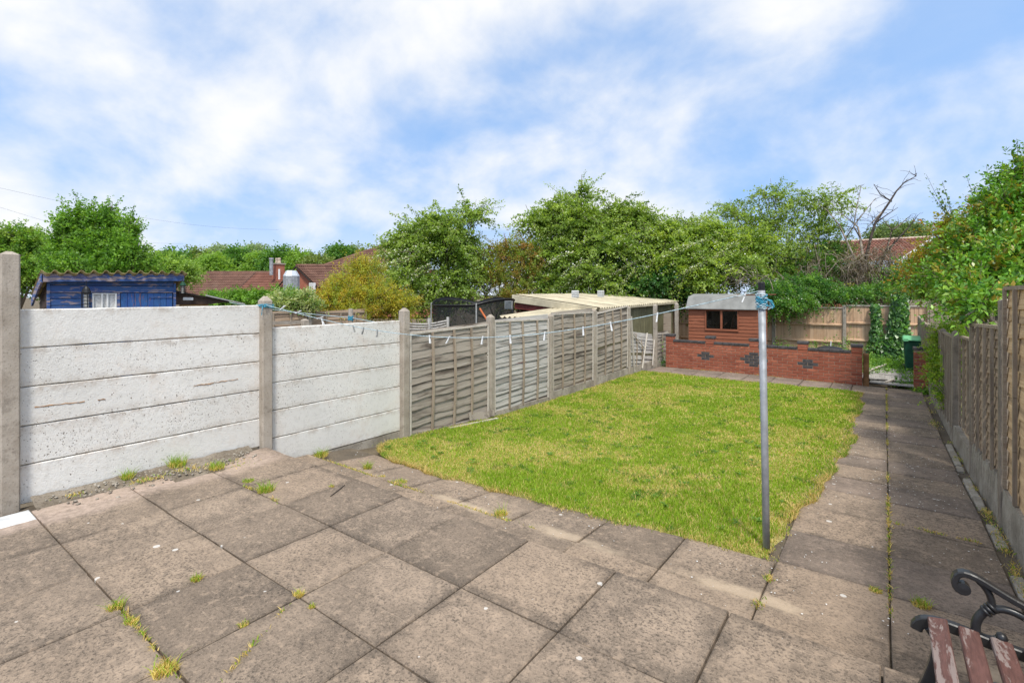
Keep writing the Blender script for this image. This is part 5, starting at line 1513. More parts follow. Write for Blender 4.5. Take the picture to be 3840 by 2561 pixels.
# ------------------------------------------------------------------ bin, fallen boards and other things by the far end
BI = thing('wheelie_bin', 'dark green wheelie bin with light green lid by the far fence', 'bin', (0.68, 17.3, -0.53))
m = MB(); m.hexa([(0.45, 17.05, -0.50), (0.92, 17.05, -0.50), (0.92, 17.58, -0.50), (0.45, 17.58, -0.50), (0.40, 17.0, 0.40), (0.97, 17.0, 0.40), (0.97, 17.66, 0.42), (0.40, 17.66, 0.42)]); m.build('body', MAT['dkgreen'], BI, bevel=0.03)
m = MB(); m.hexa([(0.37, 16.95, 0.40), (1.0, 16.95, 0.40), (1.0, 17.70, 0.43), (0.37, 17.70, 0.43), (0.40, 16.99, 0.455), (0.97, 16.99, 0.455), (0.97, 17.66, 0.50), (0.40, 17.66, 0.50)]); lid = m.build('lid', MAT['ltgreen'], BI, bevel=0.015)
for x in (0.40, 0.87):
    m = MB(); m.box(x, x+0.10, 16.935, 16.955, 0.385, 0.452); m.build('lid_clip', MAT['ltgreen'], lid)
m = MB(); m.tube([(0.42, 17.72, 0.40), (0.95, 17.72, 0.40)], 0.018, 8); m.build('handle', MAT['dkgreen'], BI)
for x in (0.42, 0.95):
    m = MB(); m.lathe([(0.10, -0.03), (0.12, -0.02), (0.12, 0.02), (0.10, 0.03)], 14, frame((x, 17.62, -0.41), (0, 1, 0), (0, 0, 1), (1, 0, 0))); m.build('wheel', MAT['black'], BI)
FP = thing('flat_fence_section', 'bleached grey fence panel lying flat beyond the gap in the brick wall', 'fence panel', (0.05, 16.3, -0.46))
for k in range(9):
    mm = MB(); mm.box(-0.072, 0.072, 0, 1.0, -0.008, 0.010)
    x = -0.52+0.145*k
    mm.build('board', MAT['oldpaint'], FP, M=frame((x, 15.15+0.05*math.sin(k*2), -0.435+0.006*math.sin(k*3)), (1, 0, 0.02), (0.02, 2.2+0.2*math.sin(k), 0.05), (0, 0, 1)), local=True)
m = MB(); m.bar((-0.60, 15.22, -0.405), (0.02, 17.6, -0.33), 0.05, 0.03); m.build('brace', MAT['battenpale'], FP)
m = MB(); m.bar((-0.55, 16.2, -0.415), (0.78, 15.6, -0.405), 0.05, 0.025); m.build('brace', MAT['oldpaint'], FP)
FP2 = thing('loose_boards', 'two pale loose boards at the gap in the brick wall, nearest the path', 'boards', (0.05, 14.8, -0.48))
m = MB(); m.box(0, 0.62, -0.17, 0.17, -0.012, 0.012); m.build('board', MAT['oldpaint'], FP2, M=frame((-0.29, 14.90, -0.47), (1, -0.06, 0.01), (0.06, 1, 0), (0, 0, 1)), local=True)
m = MB(); m.box(0, 0.72, -0.15, 0.15, -0.012, 0.012); m.build('board', MAT['oldpaint'], FP2, M=frame((-0.10, 14.76, -0.455), (1, -0.20, 0.02), (0.2, 1, 0), (0, 0, 1)), local=True)
m = MB(); m.bar((-0.02, 14.62, -0.43), (0.16, 15.15, -0.41), 0.05, 0.03); m.build('baton', MAT['battenpale'], FP2)
q = (-1.15, 15.4, 0.30)
DB = thing('black_dome', 'dark domed plastic lid showing just above the brick wall coping', 'lid', (q[0], q[1], -0.5))
m = MB(); m.lathe([(0.27, -0.5), (0.29, 0.18), (0.31, 0.20), (0.26, 0.250), (0.15, 0.285), (0.03, 0.295)], 22, T((q[0], q[1], 0))); m.build('shell', MAT['black'], DB, smooth=True)
m = MB(); m.tube([(q[0]+0.02, q[1], 0.28), (q[0]+0.03, q[1], 0.42)], 0.014, 6); m.build('white_rod', MAT['whitepaint'], DB)
for i, (x, y, z, lab) in enumerate(((-5.55, 15.75, 1.32, 'grey timber post left of the red brown shed'),)):
    m = MB(); m.box(x-0.22, x+0.02, y+0.3, y+0.34, -0.5, 1.02); tag(m.build('board_screen', MAT['batten']), 'narrow upright boards between the olive store and the shed', 'screen')
# twig on the patio
m = MB(); m.tube([(-3.72, 2.62, 0.006), (-3.66, 2.52, 0.010), (-3.60, 2.40, 0.007)], [0.003, 0.005, 0.004], 5); tag(m.build('twig', MAT['darktwig']), 'small brown twig lying on the upper patio near the step', 'twig')

# ------------------------------------------------------------------ plants
def unit(a):
    return a/np.maximum(np.linalg.norm(a, axis=-1, keepdims=True), 1e-9)
def pal(P, n, jit=0.18):
    P = np.array(P); i = RNG.integers(0, len(P), n); j = RNG.integers(0, len(P), n); k = RNG.random((n, 1))*0.6
    return np.minimum(0.85, 1.50*(P[i]*(1-k)+P[j]*k)*RNG.uniform(1-jit, 1+jit, (n, 1)))
def leaf_quads(P, D, N, L, W, fold=0.18):
    D = unit(D); N = unit(N-D*np.sum(N*D, 1, keepdims=True)); S = np.cross(D, N)
    L = np.asarray(L)[:, None]; W = np.asarray(W)[:, None]
    V = np.empty((len(P), 4, 3))
    V[:, 0] = P; V[:, 1] = P+D*L*0.45+S*W*0.5+N*W*fold; V[:, 2] = P+D*L-N*L*0.08; V[:, 3] = P+D*L*0.45-S*W*0.5+N*W*fold
    return V.reshape(-1, 3)
def quads_idx(n):
    return np.arange(n*4).reshape(n, 4)
def twig_tubes(paths, r0, r1):
    """paths (K, m, 3): three sided tapering tubes"""
    K, m, _ = paths.shape
    t = np.gradient(paths, axis=1); t = unit(t)
    a = np.where(np.abs(t[..., 2:3]) < 0.9, np.array([0, 0, 1.0]), np.array([1.0, 0, 0]))
    x = unit(np.cross(t, a)); y = np.cross(x, t)
    r = (r0[:, None]*(1-np.linspace(0, 1, m))+r1[:, None]*np.linspace(0, 1, m))[..., None]
    V = np.stack([paths+(x*math.cos(q)+y*math.sin(q))*r for q in (0, 2.094, 4.189)], 2)      # K m 3 3
    V = V.reshape(-1, 3)
    b = (np.arange(K)[:, None]*m+np.arange(m-1)[None, :]).reshape(-1, 1)*3
    F = np.concatenate([np.concatenate([b+q, b+(q+1) % 3, b+3+(q+1) % 3, b+3+q], 1) for q in range(3)], 0)
    return V, F
def spray_field(lobes, n, lean=(0, 0, 0.25), Lr=(0.5, 1.0), droop=(0.1, 0.4), inner=0.25, outer=0.85, upper=0.25):
    lb = np.array(lobes, dtype=float)
    w = lb[:, 3]**1.5*lb[:, 4]**0.5; i = RNG.choice(len(lb), n, p=w/w.sum())
    c = lb[i, :3]; rh = lb[i, 3:4]; rv = lb[i, 4:5]
    d = unit(RNG.normal(size=(n, 3)) + np.array([0, 0, upper]))
    sc = np.concatenate([rh, rh*0.85, rv], 1)
    k = RNG.uniform(inner, outer, (n, 1))
    S = c+d*sc*k
    D = unit(d*np.array([1, 1, 0.7])+RNG.normal(size=(n, 3))*0.35+np.array(lean))
    L = RNG.uniform(*Lr, n)
    g_ = RNG.uniform(*droop, n)
    return S, D, L, g_
def sp_pos(S, D, L, g_, t):
    p = S[:, None]+D[:, None]*(L[:, None]*t)[..., None]
    p[..., 2] -= (g_*L)[:, None]*t*t
    return p
def foliage(name, parent, sprays, m, size, palette, spread=0.06, mat='leaf', asp=0.55, flat=0.7, sparse=0.0, colj=0.2, M=None, spray_pal=True):
    S, D, L, g_ = sprays; K = len(S)
    t = (np.arange(m)[None]+RNG.random((K, m)))/m
    P = sp_pos(S, D, L, g_, t)+RNG.normal(size=(K, m, 3))*(np.array(spread) if isinstance(spread, tuple) else spread)*(1.0-0.45*t[..., None])
    tan = D[:, None]-np.array([0, 0, 2.0])*(g_[:, None]*t)[..., None]
    dr = tan*0.55+RNG.normal(size=(K, m, 3))*0.65
    nr = RNG.normal(size=(K, m, 3))*0.55+np.array([0, 0, flat])
    sz = size*RNG.uniform(0.65, 1.25, (K, m))*(1-0.25*t)
    base = pal(palette, K, 0.12)[:, None] if spray_pal else pal(palette, K*m).reshape(K, m, 3)
    col = base*RNG.uniform(1-colj, 1+colj, (K, m, 1))
    if sparse:
        keep = RNG.random((K, m)) > sparse
    else:
        keep = np.ones((K, m), bool)
    P, dr, nr, sz, col = P[keep], dr[keep], nr[keep], sz[keep], col[keep]
    V = leaf_quads(P, dr, nr, sz, sz*asp)
    return tag(link(name, np_mesh(name, V-np.array(WM[parent.name].translation), quads_idx(len(P)), MAT[mat], np.repeat(col, 4, 0)), parent), kind='stuff')
def blossom(parent, sprays, m, size, frac=0.6, up=0.05, pal_=((0.50, 0.52, 0.42), (0.58, 0.58, 0.53))):
    S, D, L, g_ = sprays
    k = RNG.random(len(S)) < frac
    S, D, L, g_ = S[k], D[k], L[k], g_[k]; K = len(S)
    t = RNG.random((K, m))**0.8
    P = (sp_pos(S, D, L, g_, t)+RNG.normal(size=(K, m, 3))*0.035+np.array([0, 0, up])).reshape(-1, 3)
    n = len(P)
    sz = size*RNG.uniform(0.6, 1.3, n)
    V = leaf_quads(P, RNG.normal(size=(n, 3))*np.array([1, 1, 0.3]), np.array([0, 0, 1.0])+RNG.normal(size=(n, 3))*0.4, sz, sz*0.95)
    return tag(link('blossom', np_mesh('blossom', V-np.array(WM[parent.name].translation), quads_idx(n), MAT['blossom'], np.repeat(pal(pal_, n, 0.06), 4, 0)), parent), kind='stuff')
def twigs(parent, sprays, every, r, mat='bark', name='twigs', back=0.5):
    S, D, L, g_ = (a[::every] for a in sprays)
    t = np.tile(np.linspace(-back, 1.0, 6), (len(S), 1))
    P = sp_pos(S, D, L, g_, np.abs(t)*np.sign(t))
    V, F = twig_tubes(P, np.full(len(S), r), np.full(len(S), r*0.35))
    return tag(link(name, np_mesh(name, V-np.array(WM[parent.name].translation), F, MAT[mat]), parent), kind='stuff')
def limbs(parent, base, lobes, r, mat='bark', fork=0.45, name='trunk'):
    m = MB()
    base = Vector(base)
    top = Vector((sum(l[0] for l in lobes)/len(lobes), sum(l[1] for l in lobes)/len(lobes), 0))
    zc = min(l[2] for l in lobes)
    f = Vector((base.x*0.6+top.x*0.4, base.y*0.6+top.y*0.4, base.z+(zc-base.z)*fork+0.2))
    m.tube([base, base.lerp(f, 0.5)+Vector((random.uniform(-.08, .08), random.uniform(-.08, .08), 0)), f], [r, r*0.85, r*0.7], 8)
    for l in lobes:
        c = Vector(l[:3]); mid = f.lerp(c, 0.5)+Vector((random.uniform(-.2, .2), random.uniform(-.2, .2), random.uniform(0, .25)))
        m.tube([f, mid, c, c+(c-mid)*0.35+Vector((0, 0, l[4]*0.35))], [r*0.6, r*0.38, r*0.22, r*0.07], 6)
    return m.build(name, MAT[mat], parent, smooth=True)
GRD = -0.6
def tree(name, label, lobes, base, n, m, size, palette, cat='tree', r=0.10, bl=0, blsize=0.05, blfrac=0.5, tw=3, twr=0.012, group=None, asp=0.55, mat='leaf', spread=0.06, flat=0.7, crown='crown', twmat='bark', arms=0, **kw):
    t = thing(name, label, cat, base, group)
    if r:
        limbs(t, base, lobes, r, kw.pop('barkmat', 'bark'))
    dense = kw.pop('dense', 0.7)
    sp = spray_field(lobes, n, **kw)
    if dense:      # a dense mass of short shoots inside, longer sprays outside
        kd = dict(kw); kd['Lr'] = tuple(a*0.42 for a in kw['Lr']); kd['outer'] = 0.92; kd['inner'] = 0.15
        s2 = spray_field(lobes, int(n*dense), **kd)
        spc = tuple(np.concatenate([a, b]) for a, b in zip(sp, s2))
    else:
        spc = sp
    foliage(crown, t, spc, m, size, palette, spread, mat, asp, flat)
    if arms:       # long leaf lined branches breaking the outline
        lb2 = [(l[0], l[1], l[2], l[3]*1.0, l[4]*1.0) for l in lobes]
        s3 = spray_field(lb2, arms, lean=(0, 0, 0.45), Lr=(1.0, 1.9), droop=(0.30, 0.60), inner=0.45, outer=0.75, upper=0.9)
        foliage('arm_leaves', t, s3, 46, size*1.05, palette, 0.055, mat, asp, flat)
        twigs(t, s3, 1, 0.011, twmat, 'arms', 0.1)
    if tw:
        twigs(t, sp, tw, twr, twmat)
    if bl:
        blossom(t, sp, bl, blsize, blfrac)
    return t, sp
HAW = [(0.125, 0.190, 0.030), (0.182, 0.260, 0.042), (0.080, 0.138, 0.025), (0.235, 0.310, 0.080), (0.145, 0.220, 0.034)]
GRN = [(0.085, 0.185, 0.022), (0.125, 0.240, 0.030), (0.065, 0.145, 0.020), (0.160, 0.275, 0.040)]
DKG = [(0.030, 0.095, 0.016), (0.050, 0.130, 0.022), (0.040, 0.110, 0.030), (0.075, 0.160, 0.030)]
RUST = [(0.20, 0.185, 0.035), (0.26, 0.150, 0.040), (0.13, 0.175, 0.030), (0.175, 0.215, 0.040), (0.21, 0.105, 0.035)]
GOLD = [(0.32, 0.285, 0.030), (0.34, 0.215, 0.025), (0.21, 0.265, 0.035), (0.27, 0.270, 0.030), (0.16, 0.215, 0.035)]
LAU = [(0.075, 0.190, 0.016), (0.120, 0.255, 0.024), (0.050, 0.135, 0.014), (0.180, 0.300, 0.032)]
def gb(p):
    return (p[0], p[1], GRD)
ARCH = dict(lean=(0, 0, 0.22), Lr=(0.6, 1.35), droop=(0.25, 0.65), upper=0.5, inner=0.2, outer=0.8, spread=(0.13, 0.13, 0.035), flat=1.4, asp=0.7)
# long upright shoots against the sky
def shoots(parent, tips, roots, n_leaf, size, palette, mat='gloss', droop=0.0, spread=0.028, tr=0.006):
    S = np.array(roots); E = np.array(tips); D = E-S; L = np.linalg.norm(D, axis=1)
    D[:, 2] += droop*L; L = np.linalg.norm(D, axis=1)
    sp = (S, D/L[:, None], L, np.full(len(S), droop))
    twigs(parent, sp, 1, tr, 'bark', 'shoot', 0.0)
    foliage('shoot_leaves', parent, sp, n_leaf, size, palette, spread, mat, 0.6, 0.8)
# two blossoming hawthorns and the hedge growing behind the store
tA, _ = tree('hawthorn_tree', 'arching hawthorn with white blossom, left of the tree belt above the trampoline',
     [(-13.55,13.61,4.22,0.82,0.33), (-12.5,14.39,4.51,0.56,0.2), (-14.72,13.36,3.83,0.67,0.34), (-13.42,13.71,3.36,1.4,0.79), (-14.93,13.21,3.07,0.93,0.67), (-12.83,14.14,2.87,0.79,0.74), (-13.97,12.68,1.8,1.12,0.64), (-12.87,13.49,1.8,0.88,0.72)],
     gb((-13.02,14.0,0.9)), 660, 38, 0.122, HAW, arms=60, dense=0.5, bl=12, blsize=0.050, blfrac=0.45, r=0.07, barkmat='twig', **ARCH)
tB, _ = tree('hawthorn_tree', 'tallest blossoming hawthorn with feathery top shoots, at the middle of the tree belt',
     [(-10.16,18.6,5.63,0.44,0.47), (-10.89,18.06,5.03,0.73,0.33), (-8.92,19.52,4.96,0.73,0.25), (-10.38,18.44,4.36,1.72,0.73), (-11.77,17.41,4.54,0.62,0.47), (-8.34,19.95,4.45,1.13,0.51), (-9.14,18.74,3.32,1.95,0.8), (-10.71,17.58,2.97,1.1,0.89), (-9.1,17.9,2.07,1.63,0.65), (-10.58,17.05,1.81,0.78,0.61)],
     gb((-10.24,18.55,0.82)), 1230, 38, 0.130, HAW, arms=105, dense=0.5, bl=12, blsize=0.054, blfrac=0.45, r=0.11, **ARCH)
tC, _ = tree('hawthorn_bush', 'broad yellow green hawthorn bush between the store roof and the shed, fringed with blossom',
     [(-7.14,20.21,3.77,1.33,0.71), (-5.86,21.16,3.68,1.24,0.74), (-6.55,20.03,2.76,1.82,0.69), (-5.04,20.53,2.48,1.6,0.67), (-4.33,21.68,3.37,0.95,0.69), (-5.76,19.62,1.89,1.0,0.4)],
     gb((-6.15,20.95,0.84)), 950, 38, 0.122, HAW+[(0.24, 0.31, 0.03)], arms=70, dense=0.5, cat='bush', bl=13, blsize=0.050, blfrac=0.55, r=0.07, **ARCH)
tree('ivy_mound', 'dark green ivy mound directly behind the far end of the corrugated roof',
     [(-7.24,19.02,2.06,1.19,0.64), (-8.14,18.61,1.81,1.03,0.48), (-6.35,19.68,1.73,0.76,0.47), (-8.87,18.57,2.25,0.87,0.7)],
     gb((-7.24,19.02,0.88)), 520, 40, 0.10, DKG, cat='ivy', r=0, asp=0.85, Lr=(0.3, 0.7), droop=(0.1, 0.5), outer=0.95, mat='gloss')
tD, _ = tree('rangy_tree', 'rangy open tree with thin arching branches above the shed roof',
     [(-5.1,22.97,4.99,0.89,0.48), (-3.83,23.91,5.73,0.93,0.45), (-3.01,24.52,5.26,0.74,0.59), (-1.85,24.76,5.36,0.76,0.65), (-4.06,23.74,4.43,1.3,0.56), (-2.21,24.49,4.0,1.0,0.73), (-3.3,23.06,3.15,1.33,0.71), (-4.55,22.76,3.73,1.0,0.54)],
     gb((-3.38,23.62,0.82)), 380, 24, 0.116, HAW[:4], arms=60, r=0.06, bl=3, blsize=0.04, blfrac=0.3, tw=2, twr=0.009, dense=0.5, **ARCH)
# arching top branches of the hawthorns
shoots(tA, [(-11.53,15.1,5.01),(-11.77,14.93,5.2),(-13.62,13.56,5.25),(-12.8,14.16,5.25),(-15.2,12.39,3.89),(-15.03,12.51,4.76),(-11.84,14.88,4.51),(-12.23,14.59,4.05),(-12.43,14.44,5.14),(-14.48,12.92,5.01),(-14.87,12.63,4.35)],
       [(-12.96,14.05,4.18),(-13.09,13.95,4.18),(-13.88,13.36,4.02),(-13.49,13.66,4.1),(-14.15,13.17,3.53),(-14.15,13.17,3.94),(-12.96,14.05,3.77),(-12.83,14.14,3.2),(-13.22,13.85,4.18),(-13.82,13.41,4.02),(-14.15,13.17,3.69)], 64, 0.105, HAW, 'leaf', 0.30, 0.062, 0.012)
shoots(tB, [(-10.02,18.71,6.88),(-9.36,19.2,6.78),(-11.4,17.68,6.36),(-9.33,19.22,6.12),(-8.05,20.17,5.94),(-8.85,19.57,5.69),(-12.28,17.04,5.0),(-12.38,16.96,4.36),(-9.8,18.87,6.45),(-10.82,18.12,6.18),(-9.07,19.41,5.91),(-7.32,20.71,4.82),(-8.34,19.95,5.36),(-11.77,17.41,5.36)],
       [(-10.31,18.5,5.36),(-10.24,18.55,5.36),(-10.53,18.33,5.18),(-10.24,18.55,5.0),(-9.36,19.2,4.63),(-9.65,18.98,4.45),(-11.11,17.9,4.27),(-11.26,17.79,3.73),(-10.31,18.5,5.18),(-10.46,18.39,5.0),(-9.95,18.77,4.82),(-8.63,19.74,4.09),(-9.22,19.3,4.45),(-10.82,18.12,4.45)], 64, 0.105, HAW, 'leaf', 0.30, 0.062, 0.012)
shoots(tD, [(-3.5,23.91,6.74),(-5.8,22.21,5.63),(-0.84,25.88,6.37),(-4.24,23.36,6.24),(-5.06,22.76,5.78),(-6.39,21.77,4.95),(-2.69,24.51,6.15),(-1.5,25.38,5.97),(-2.24,24.84,5.87),(-1.06,25.71,5.78),(-4.61,23.09,5.97)],
       [(-3.72,23.74,5.23),(-4.61,23.09,4.49),(-2.1,24.95,4.86),(-3.87,23.63,4.86),(-4.32,23.3,4.49),(-5.2,22.65,4.12),(-3.43,23.96,4.86),(-2.24,24.84,4.86),(-2.69,24.51,4.68),(-1.95,25.06,4.49),(-4.02,23.52,4.68)], 64, 0.105, HAW, 'leaf', 0.30, 0.062, 0.012)
# blossom laden branches hanging over the store roof and the trampoline
def blossom_arms(parent, tips, roots):
    S = np.array(roots); E = np.array(tips); D = E-S; L = np.linalg.norm(D, axis=1); D[:, 2] += 0.35*L; L = np.linalg.norm(D, axis=1)
    sp = (S, D/L[:, None], L, np.full(len(S), 0.35))
    twigs(parent, sp, 1, 0.012, 'bark', 'arm', 0.0)
    foliage('arm_leaves', parent, sp, 70, 0.095, HAW, 0.075, 'leaf', 0.65, 1.0)
    blossom(parent, sp, 70, 0.060, 1.0, 0.05)
blossom_arms(tB, [(-10.12,16.15,1.39),(-9.66,16.49,1.56),(-9.2,16.83,1.48),(-8.73,17.17,1.64),(-8.07,17.66,1.72),(-9.79,16.39,2.21),(-10.32,16.0,2.54),(-7.41,18.15,2.21),(-8.34,17.47,2.21)],
             [(-8.6,17.27,2.54),(-8.34,17.47,2.46),(-7.94,17.76,2.54),(-7.41,18.15,2.87),(-7.28,18.25,2.71),(-9.0,16.98,2.87),(-9.39,16.68,3.2),(-6.75,18.64,3.04),(-9.26,16.78,2.87)])
blossom_arms(tC, [(-6.35,18.44,1.88),(-6.09,18.63,2.2),(-5.58,19.01,2.44),(-6.61,18.25,2.85),(-5.06,19.39,2.85),(-6.09,18.63,3.09),(-4.42,19.87,2.2)],
             [(-4.93,19.49,2.77),(-5.06,19.39,2.85),(-4.42,19.87,3.17),(-5.71,18.91,3.49),(-4.29,19.97,3.49),(-5.06,19.39,3.65),(-5.06,19.39,2.85)])
blossom_arms(tA, [(-14.61,11.33,2.79),(-14.74,11.24,2.25),(-13.93,11.83,1.41),(-13.38,12.24,1.25),(-13.62,12.06,2.02),(-12.76,12.7,1.41),(-14.24,11.6,2.49)],
             [(-13.25,12.34,3.1),(-13.38,12.24,2.79),(-12.88,12.61,2.49),(-12.76,12.7,2.18),(-12.88,12.61,2.64),(-12.39,12.98,2.18),(-13.25,12.34,2.95)])
tree('scrub_thicket', 'brown and olive scrub thicket between the two hawthorns',
     [(-12.41,16.32,3.23,1.1,0.5), (-12.53,15.61,2.25,1.07,0.69), (-11.59,16.68,3.13,0.79,0.53), (-11.42,16.43,2.25,0.9,0.73), (-11.54,15.72,1.39,1.26,0.37), (-14.05,15.1,1.37,1.06,0.43), (-15.19,14.26,1.37,1.06,0.46), (-13.41,15.58,2.79,0.62,0.53)],
     gb((-12.25,15.81,0.86)), 800, 36, 0.095, RUST+HAW[:2], cat='shrub', r=0.05, tw=2, twr=0.009, Lr=(0.4, 1.0), droop=(0.1, 0.4))
tree('golden_shrub', 'yellow and orange leaved shrub left of the hawthorn above the second wall bay',
     [(-13.32,9.43,1.81,0.59,0.38), (-13.2,8.89,1.32,0.62,0.44), (-13.25,10.1,2.19,0.58,0.55), (-12.48,9.68,1.44,0.72,0.5), (-12.13,10.3,1.24,0.67,0.4), (-12.46,9.19,1.0,0.64,0.23)],
     gb((-12.99,9.42,0.78)), 760, 36, 0.065, GOLD, cat='shrub', r=0.05, Lr=(0.3, 0.8), droop=(0.05, 0.3), lean=(0, 0, 0.5))
tree('variegated_shrub', 'cream variegated shrub just right of the second concrete wall post',
     [(-12.34,7.04,1.29,0.45,0.25), (-12.03,7.27,1.36,0.27,0.2), (-12.91,7.12,1.37,0.32,0.19)],
     gb((-12.34,7.04,0.91)), 330, 36, 0.070, [(0.09, 0.17, 0.03), (0.32, 0.34, 0.17), (0.15, 0.22, 0.06), (0.28, 0.31, 0.14)], cat='shrub', r=0.03, asp=0.7, Lr=(0.2, 0.5), droop=(0.1, 0.4))
tree('privet_hedge', 'bright green hedge below the bungalow roof, above the white wall',
     [(-18.09,7.76,1.42,0.38,0.15), (-17.56,8.15,1.45,0.44,0.15), (-16.91,8.64,1.45,0.5,0.18), (-16.32,9.07,1.51,0.47,0.18), (-16.31,9.7,1.41,0.42,0.15)],
     gb((-17.03,8.55,0.69)), 420, 36, 0.085, GRN, cat='hedge', r=0, asp=0.7, Lr=(0.2, 0.5), droop=(0.0, 0.3))
# bramble tumbling over the far fence
tree('bramble_thicket', 'bramble with white flowers tumbling over the far fence right of the shed',
     [(-2.66,19.55,1.42,0.82,0.51), (-3.26,19.48,1.56,0.52,0.46), (-1.95,20.2,1.53,0.63,0.21), (-1.27,20.45,1.51,0.56,0.13), (-2.25,20.48,1.87,0.92,0.43), (-0.86,20.76,1.62,0.54,0.13), (-2.6,18.91,1.25,0.38,0.17)],
     gb((-2.25,20.48,0.64)), 640, 36, 0.075, DKG+GRN[:2], cat='bramble', r=0, asp=0.75, bl=4, blsize=0.035, blfrac=0.5, Lr=(0.3, 0.7), droop=(0.2, 0.7))
tree('hedge_backdrop', 'shadowy green hedge filling the gap behind the dead tree and the bramble',
     [(-3.87,22.64,2.44,1.33,0.71), (-2.44,23.69,2.62,1.33,0.8), (-1.13,24.04,2.25,1.07,0.69), (0.36,23.28,2.04,0.96,0.51), (0.95,22.48,2.17,0.83,0.54), (-0.27,21.95,1.66,0.86,0.2), (0.68,21.4,1.66,0.67,0.19), (-1.88,24.11,3.32,0.89,0.44)],
     gb((-0.95,22.94,0.57)), 1000, 34, 0.085, GRN+DKG+RUST[:1], cat='hedge', r=0.04, Lr=(0.4, 0.9), droop=(0.1, 0.5), bl=2, blsize=0.035, blfrac=0.3)
# ivy climbing the far fence
def ivy(label, poly, n, size):
    t = thing('climbing_ivy', label, 'ivy', (poly[0][0], 19.9, -0.5), 'ivy on the far fence')
    P = []
    while len(P) < n:
        z = RNG.uniform(poly[0][2], poly[-1][2])
        k = max(i for i in range(len(poly)-1) if poly[i][2] <= z+1e-6)
        f = (z-poly[k][2])/(poly[k+1][2]-poly[k][2])
        a = poly[k][0]+(poly[k+1][0]-poly[k][0])*f; b_ = poly[k][1]+(poly[k+1][1]-poly[k][1])*f
        x = RNG.uniform(a, b_)+RNG.normal(0, 0.02)
        th = 0.20*(1-abs((x-(a+b_)/2)/((b_-a)/2+0.01))**2)
        P.append((x, 19.90-max(0, th)*RNG.random()**0.6-0.01, z))
    P = np.array(P)
    D = np.array([0, -0.35, -0.8])+RNG.normal(size=(n, 3))*0.4; N = np.array([0, -1.0, 0.55])+RNG.normal(size=(n, 3))*0.4
    sz = size*RNG.uniform(0.6, 1.3, n)
    V = leaf_quads(P, D, N, sz, sz*0.85)
    tag(link('leaves', np_mesh('leaves', V-np.array(WM[t.name].translation), quads_idx(n), MAT['gloss'], np.repeat(pal(DKG+LAU[:1], n)*0.85, 4, 0)), t), kind='stuff')
    m = MB()
    for k in range(4):
        xs_ = [(p[0]+p[1])/2+random.uniform(-.05, .05) for p in poly]
        m.tube([(x_, 19.90, p[2]) for x_, p in zip(xs_, poly)], 0.012, 5)
    m.build('stem', MAT['bark'], t)
ivy('narrow column of climbing ivy on the far fence, left of the wide one', [(-0.50, 0.15, -0.5), (-0.42, -0.02, 0.2), (-0.40, -0.08, 0.45), (-0.34, -0.10, 0.8), (-0.38, -0.10, 1.05), (-0.34, -0.16, 1.34)], 900, 0.085)
ivy('wide column of large leaved climbing ivy on the far fence, nearest the bin', [(-0.25, 0.75, -0.5), (-0.10, 0.62, 0.1), (0.08, 0.60, 0.4), (0.10, 0.56, 0.8), (0.16, 0.56, 1.1), (0.18, 0.56, 1.35), (0.22, 0.50, 1.75)], 2200, 0.12)
# weeds behind the brick wall
def weeds(spots, label):
    S = []; D = []
    for x0, x1, y0, y1, h, n in spots:
        p = np.stack([RNG.uniform(x0, x1, n), RNG.uniform(y0, y1, n), np.full(n, -0.55)], 1)
        S.append(p); d = RNG.normal(size=(n, 3))*0.45+np.array([0, 0, 1.0]); D.append(unit(d)*h*RNG.uniform(0.5, 1.1, (n, 1)))
    S = np.concatenate(S); D = np.concatenate(D); L = np.ones(len(S))
    t = link('weeds', None); tag(t, label, 'weeds', kind='stuff')
    S_ = (S, D, L, RNG.uniform(0.05, 0.35, len(S)))
    V = None
    o = foliage('leaves', t, S_, 26, 0.075, GRN+DKG[1:2], 0.07, 'leaf', 0.6)
    o['kind'] = 'stuff'
weeds([(-0.5, 0.9, 16.6, 19.7, 0.42, 240), (-0.9, -0.45, 15.2, 19.8, 0.55, 120), (-2.9, -0.9, 15.4, 19.7, 0.80, 150), (0.30, 0.85, 14.75, 16.8, 0.34, 130), (-0.30, 0.5, 16.2, 17.4, 0.25, 90), (-2.9, -2.2, 16.0, 18.5, 1.0, 36), (-1.3, -0.95, 18.6, 19.8, 1.25, 34), (-5.4, -5.15, 14.8, 16.0, 1.15, 10), (0.55, 0.8, 14.0, 14.4, 0.16, 26), (-4.6, -3.3, 15.6, 16.2, 0.75, 26)], 'tangled green weeds covering the ground behind the brick wall')

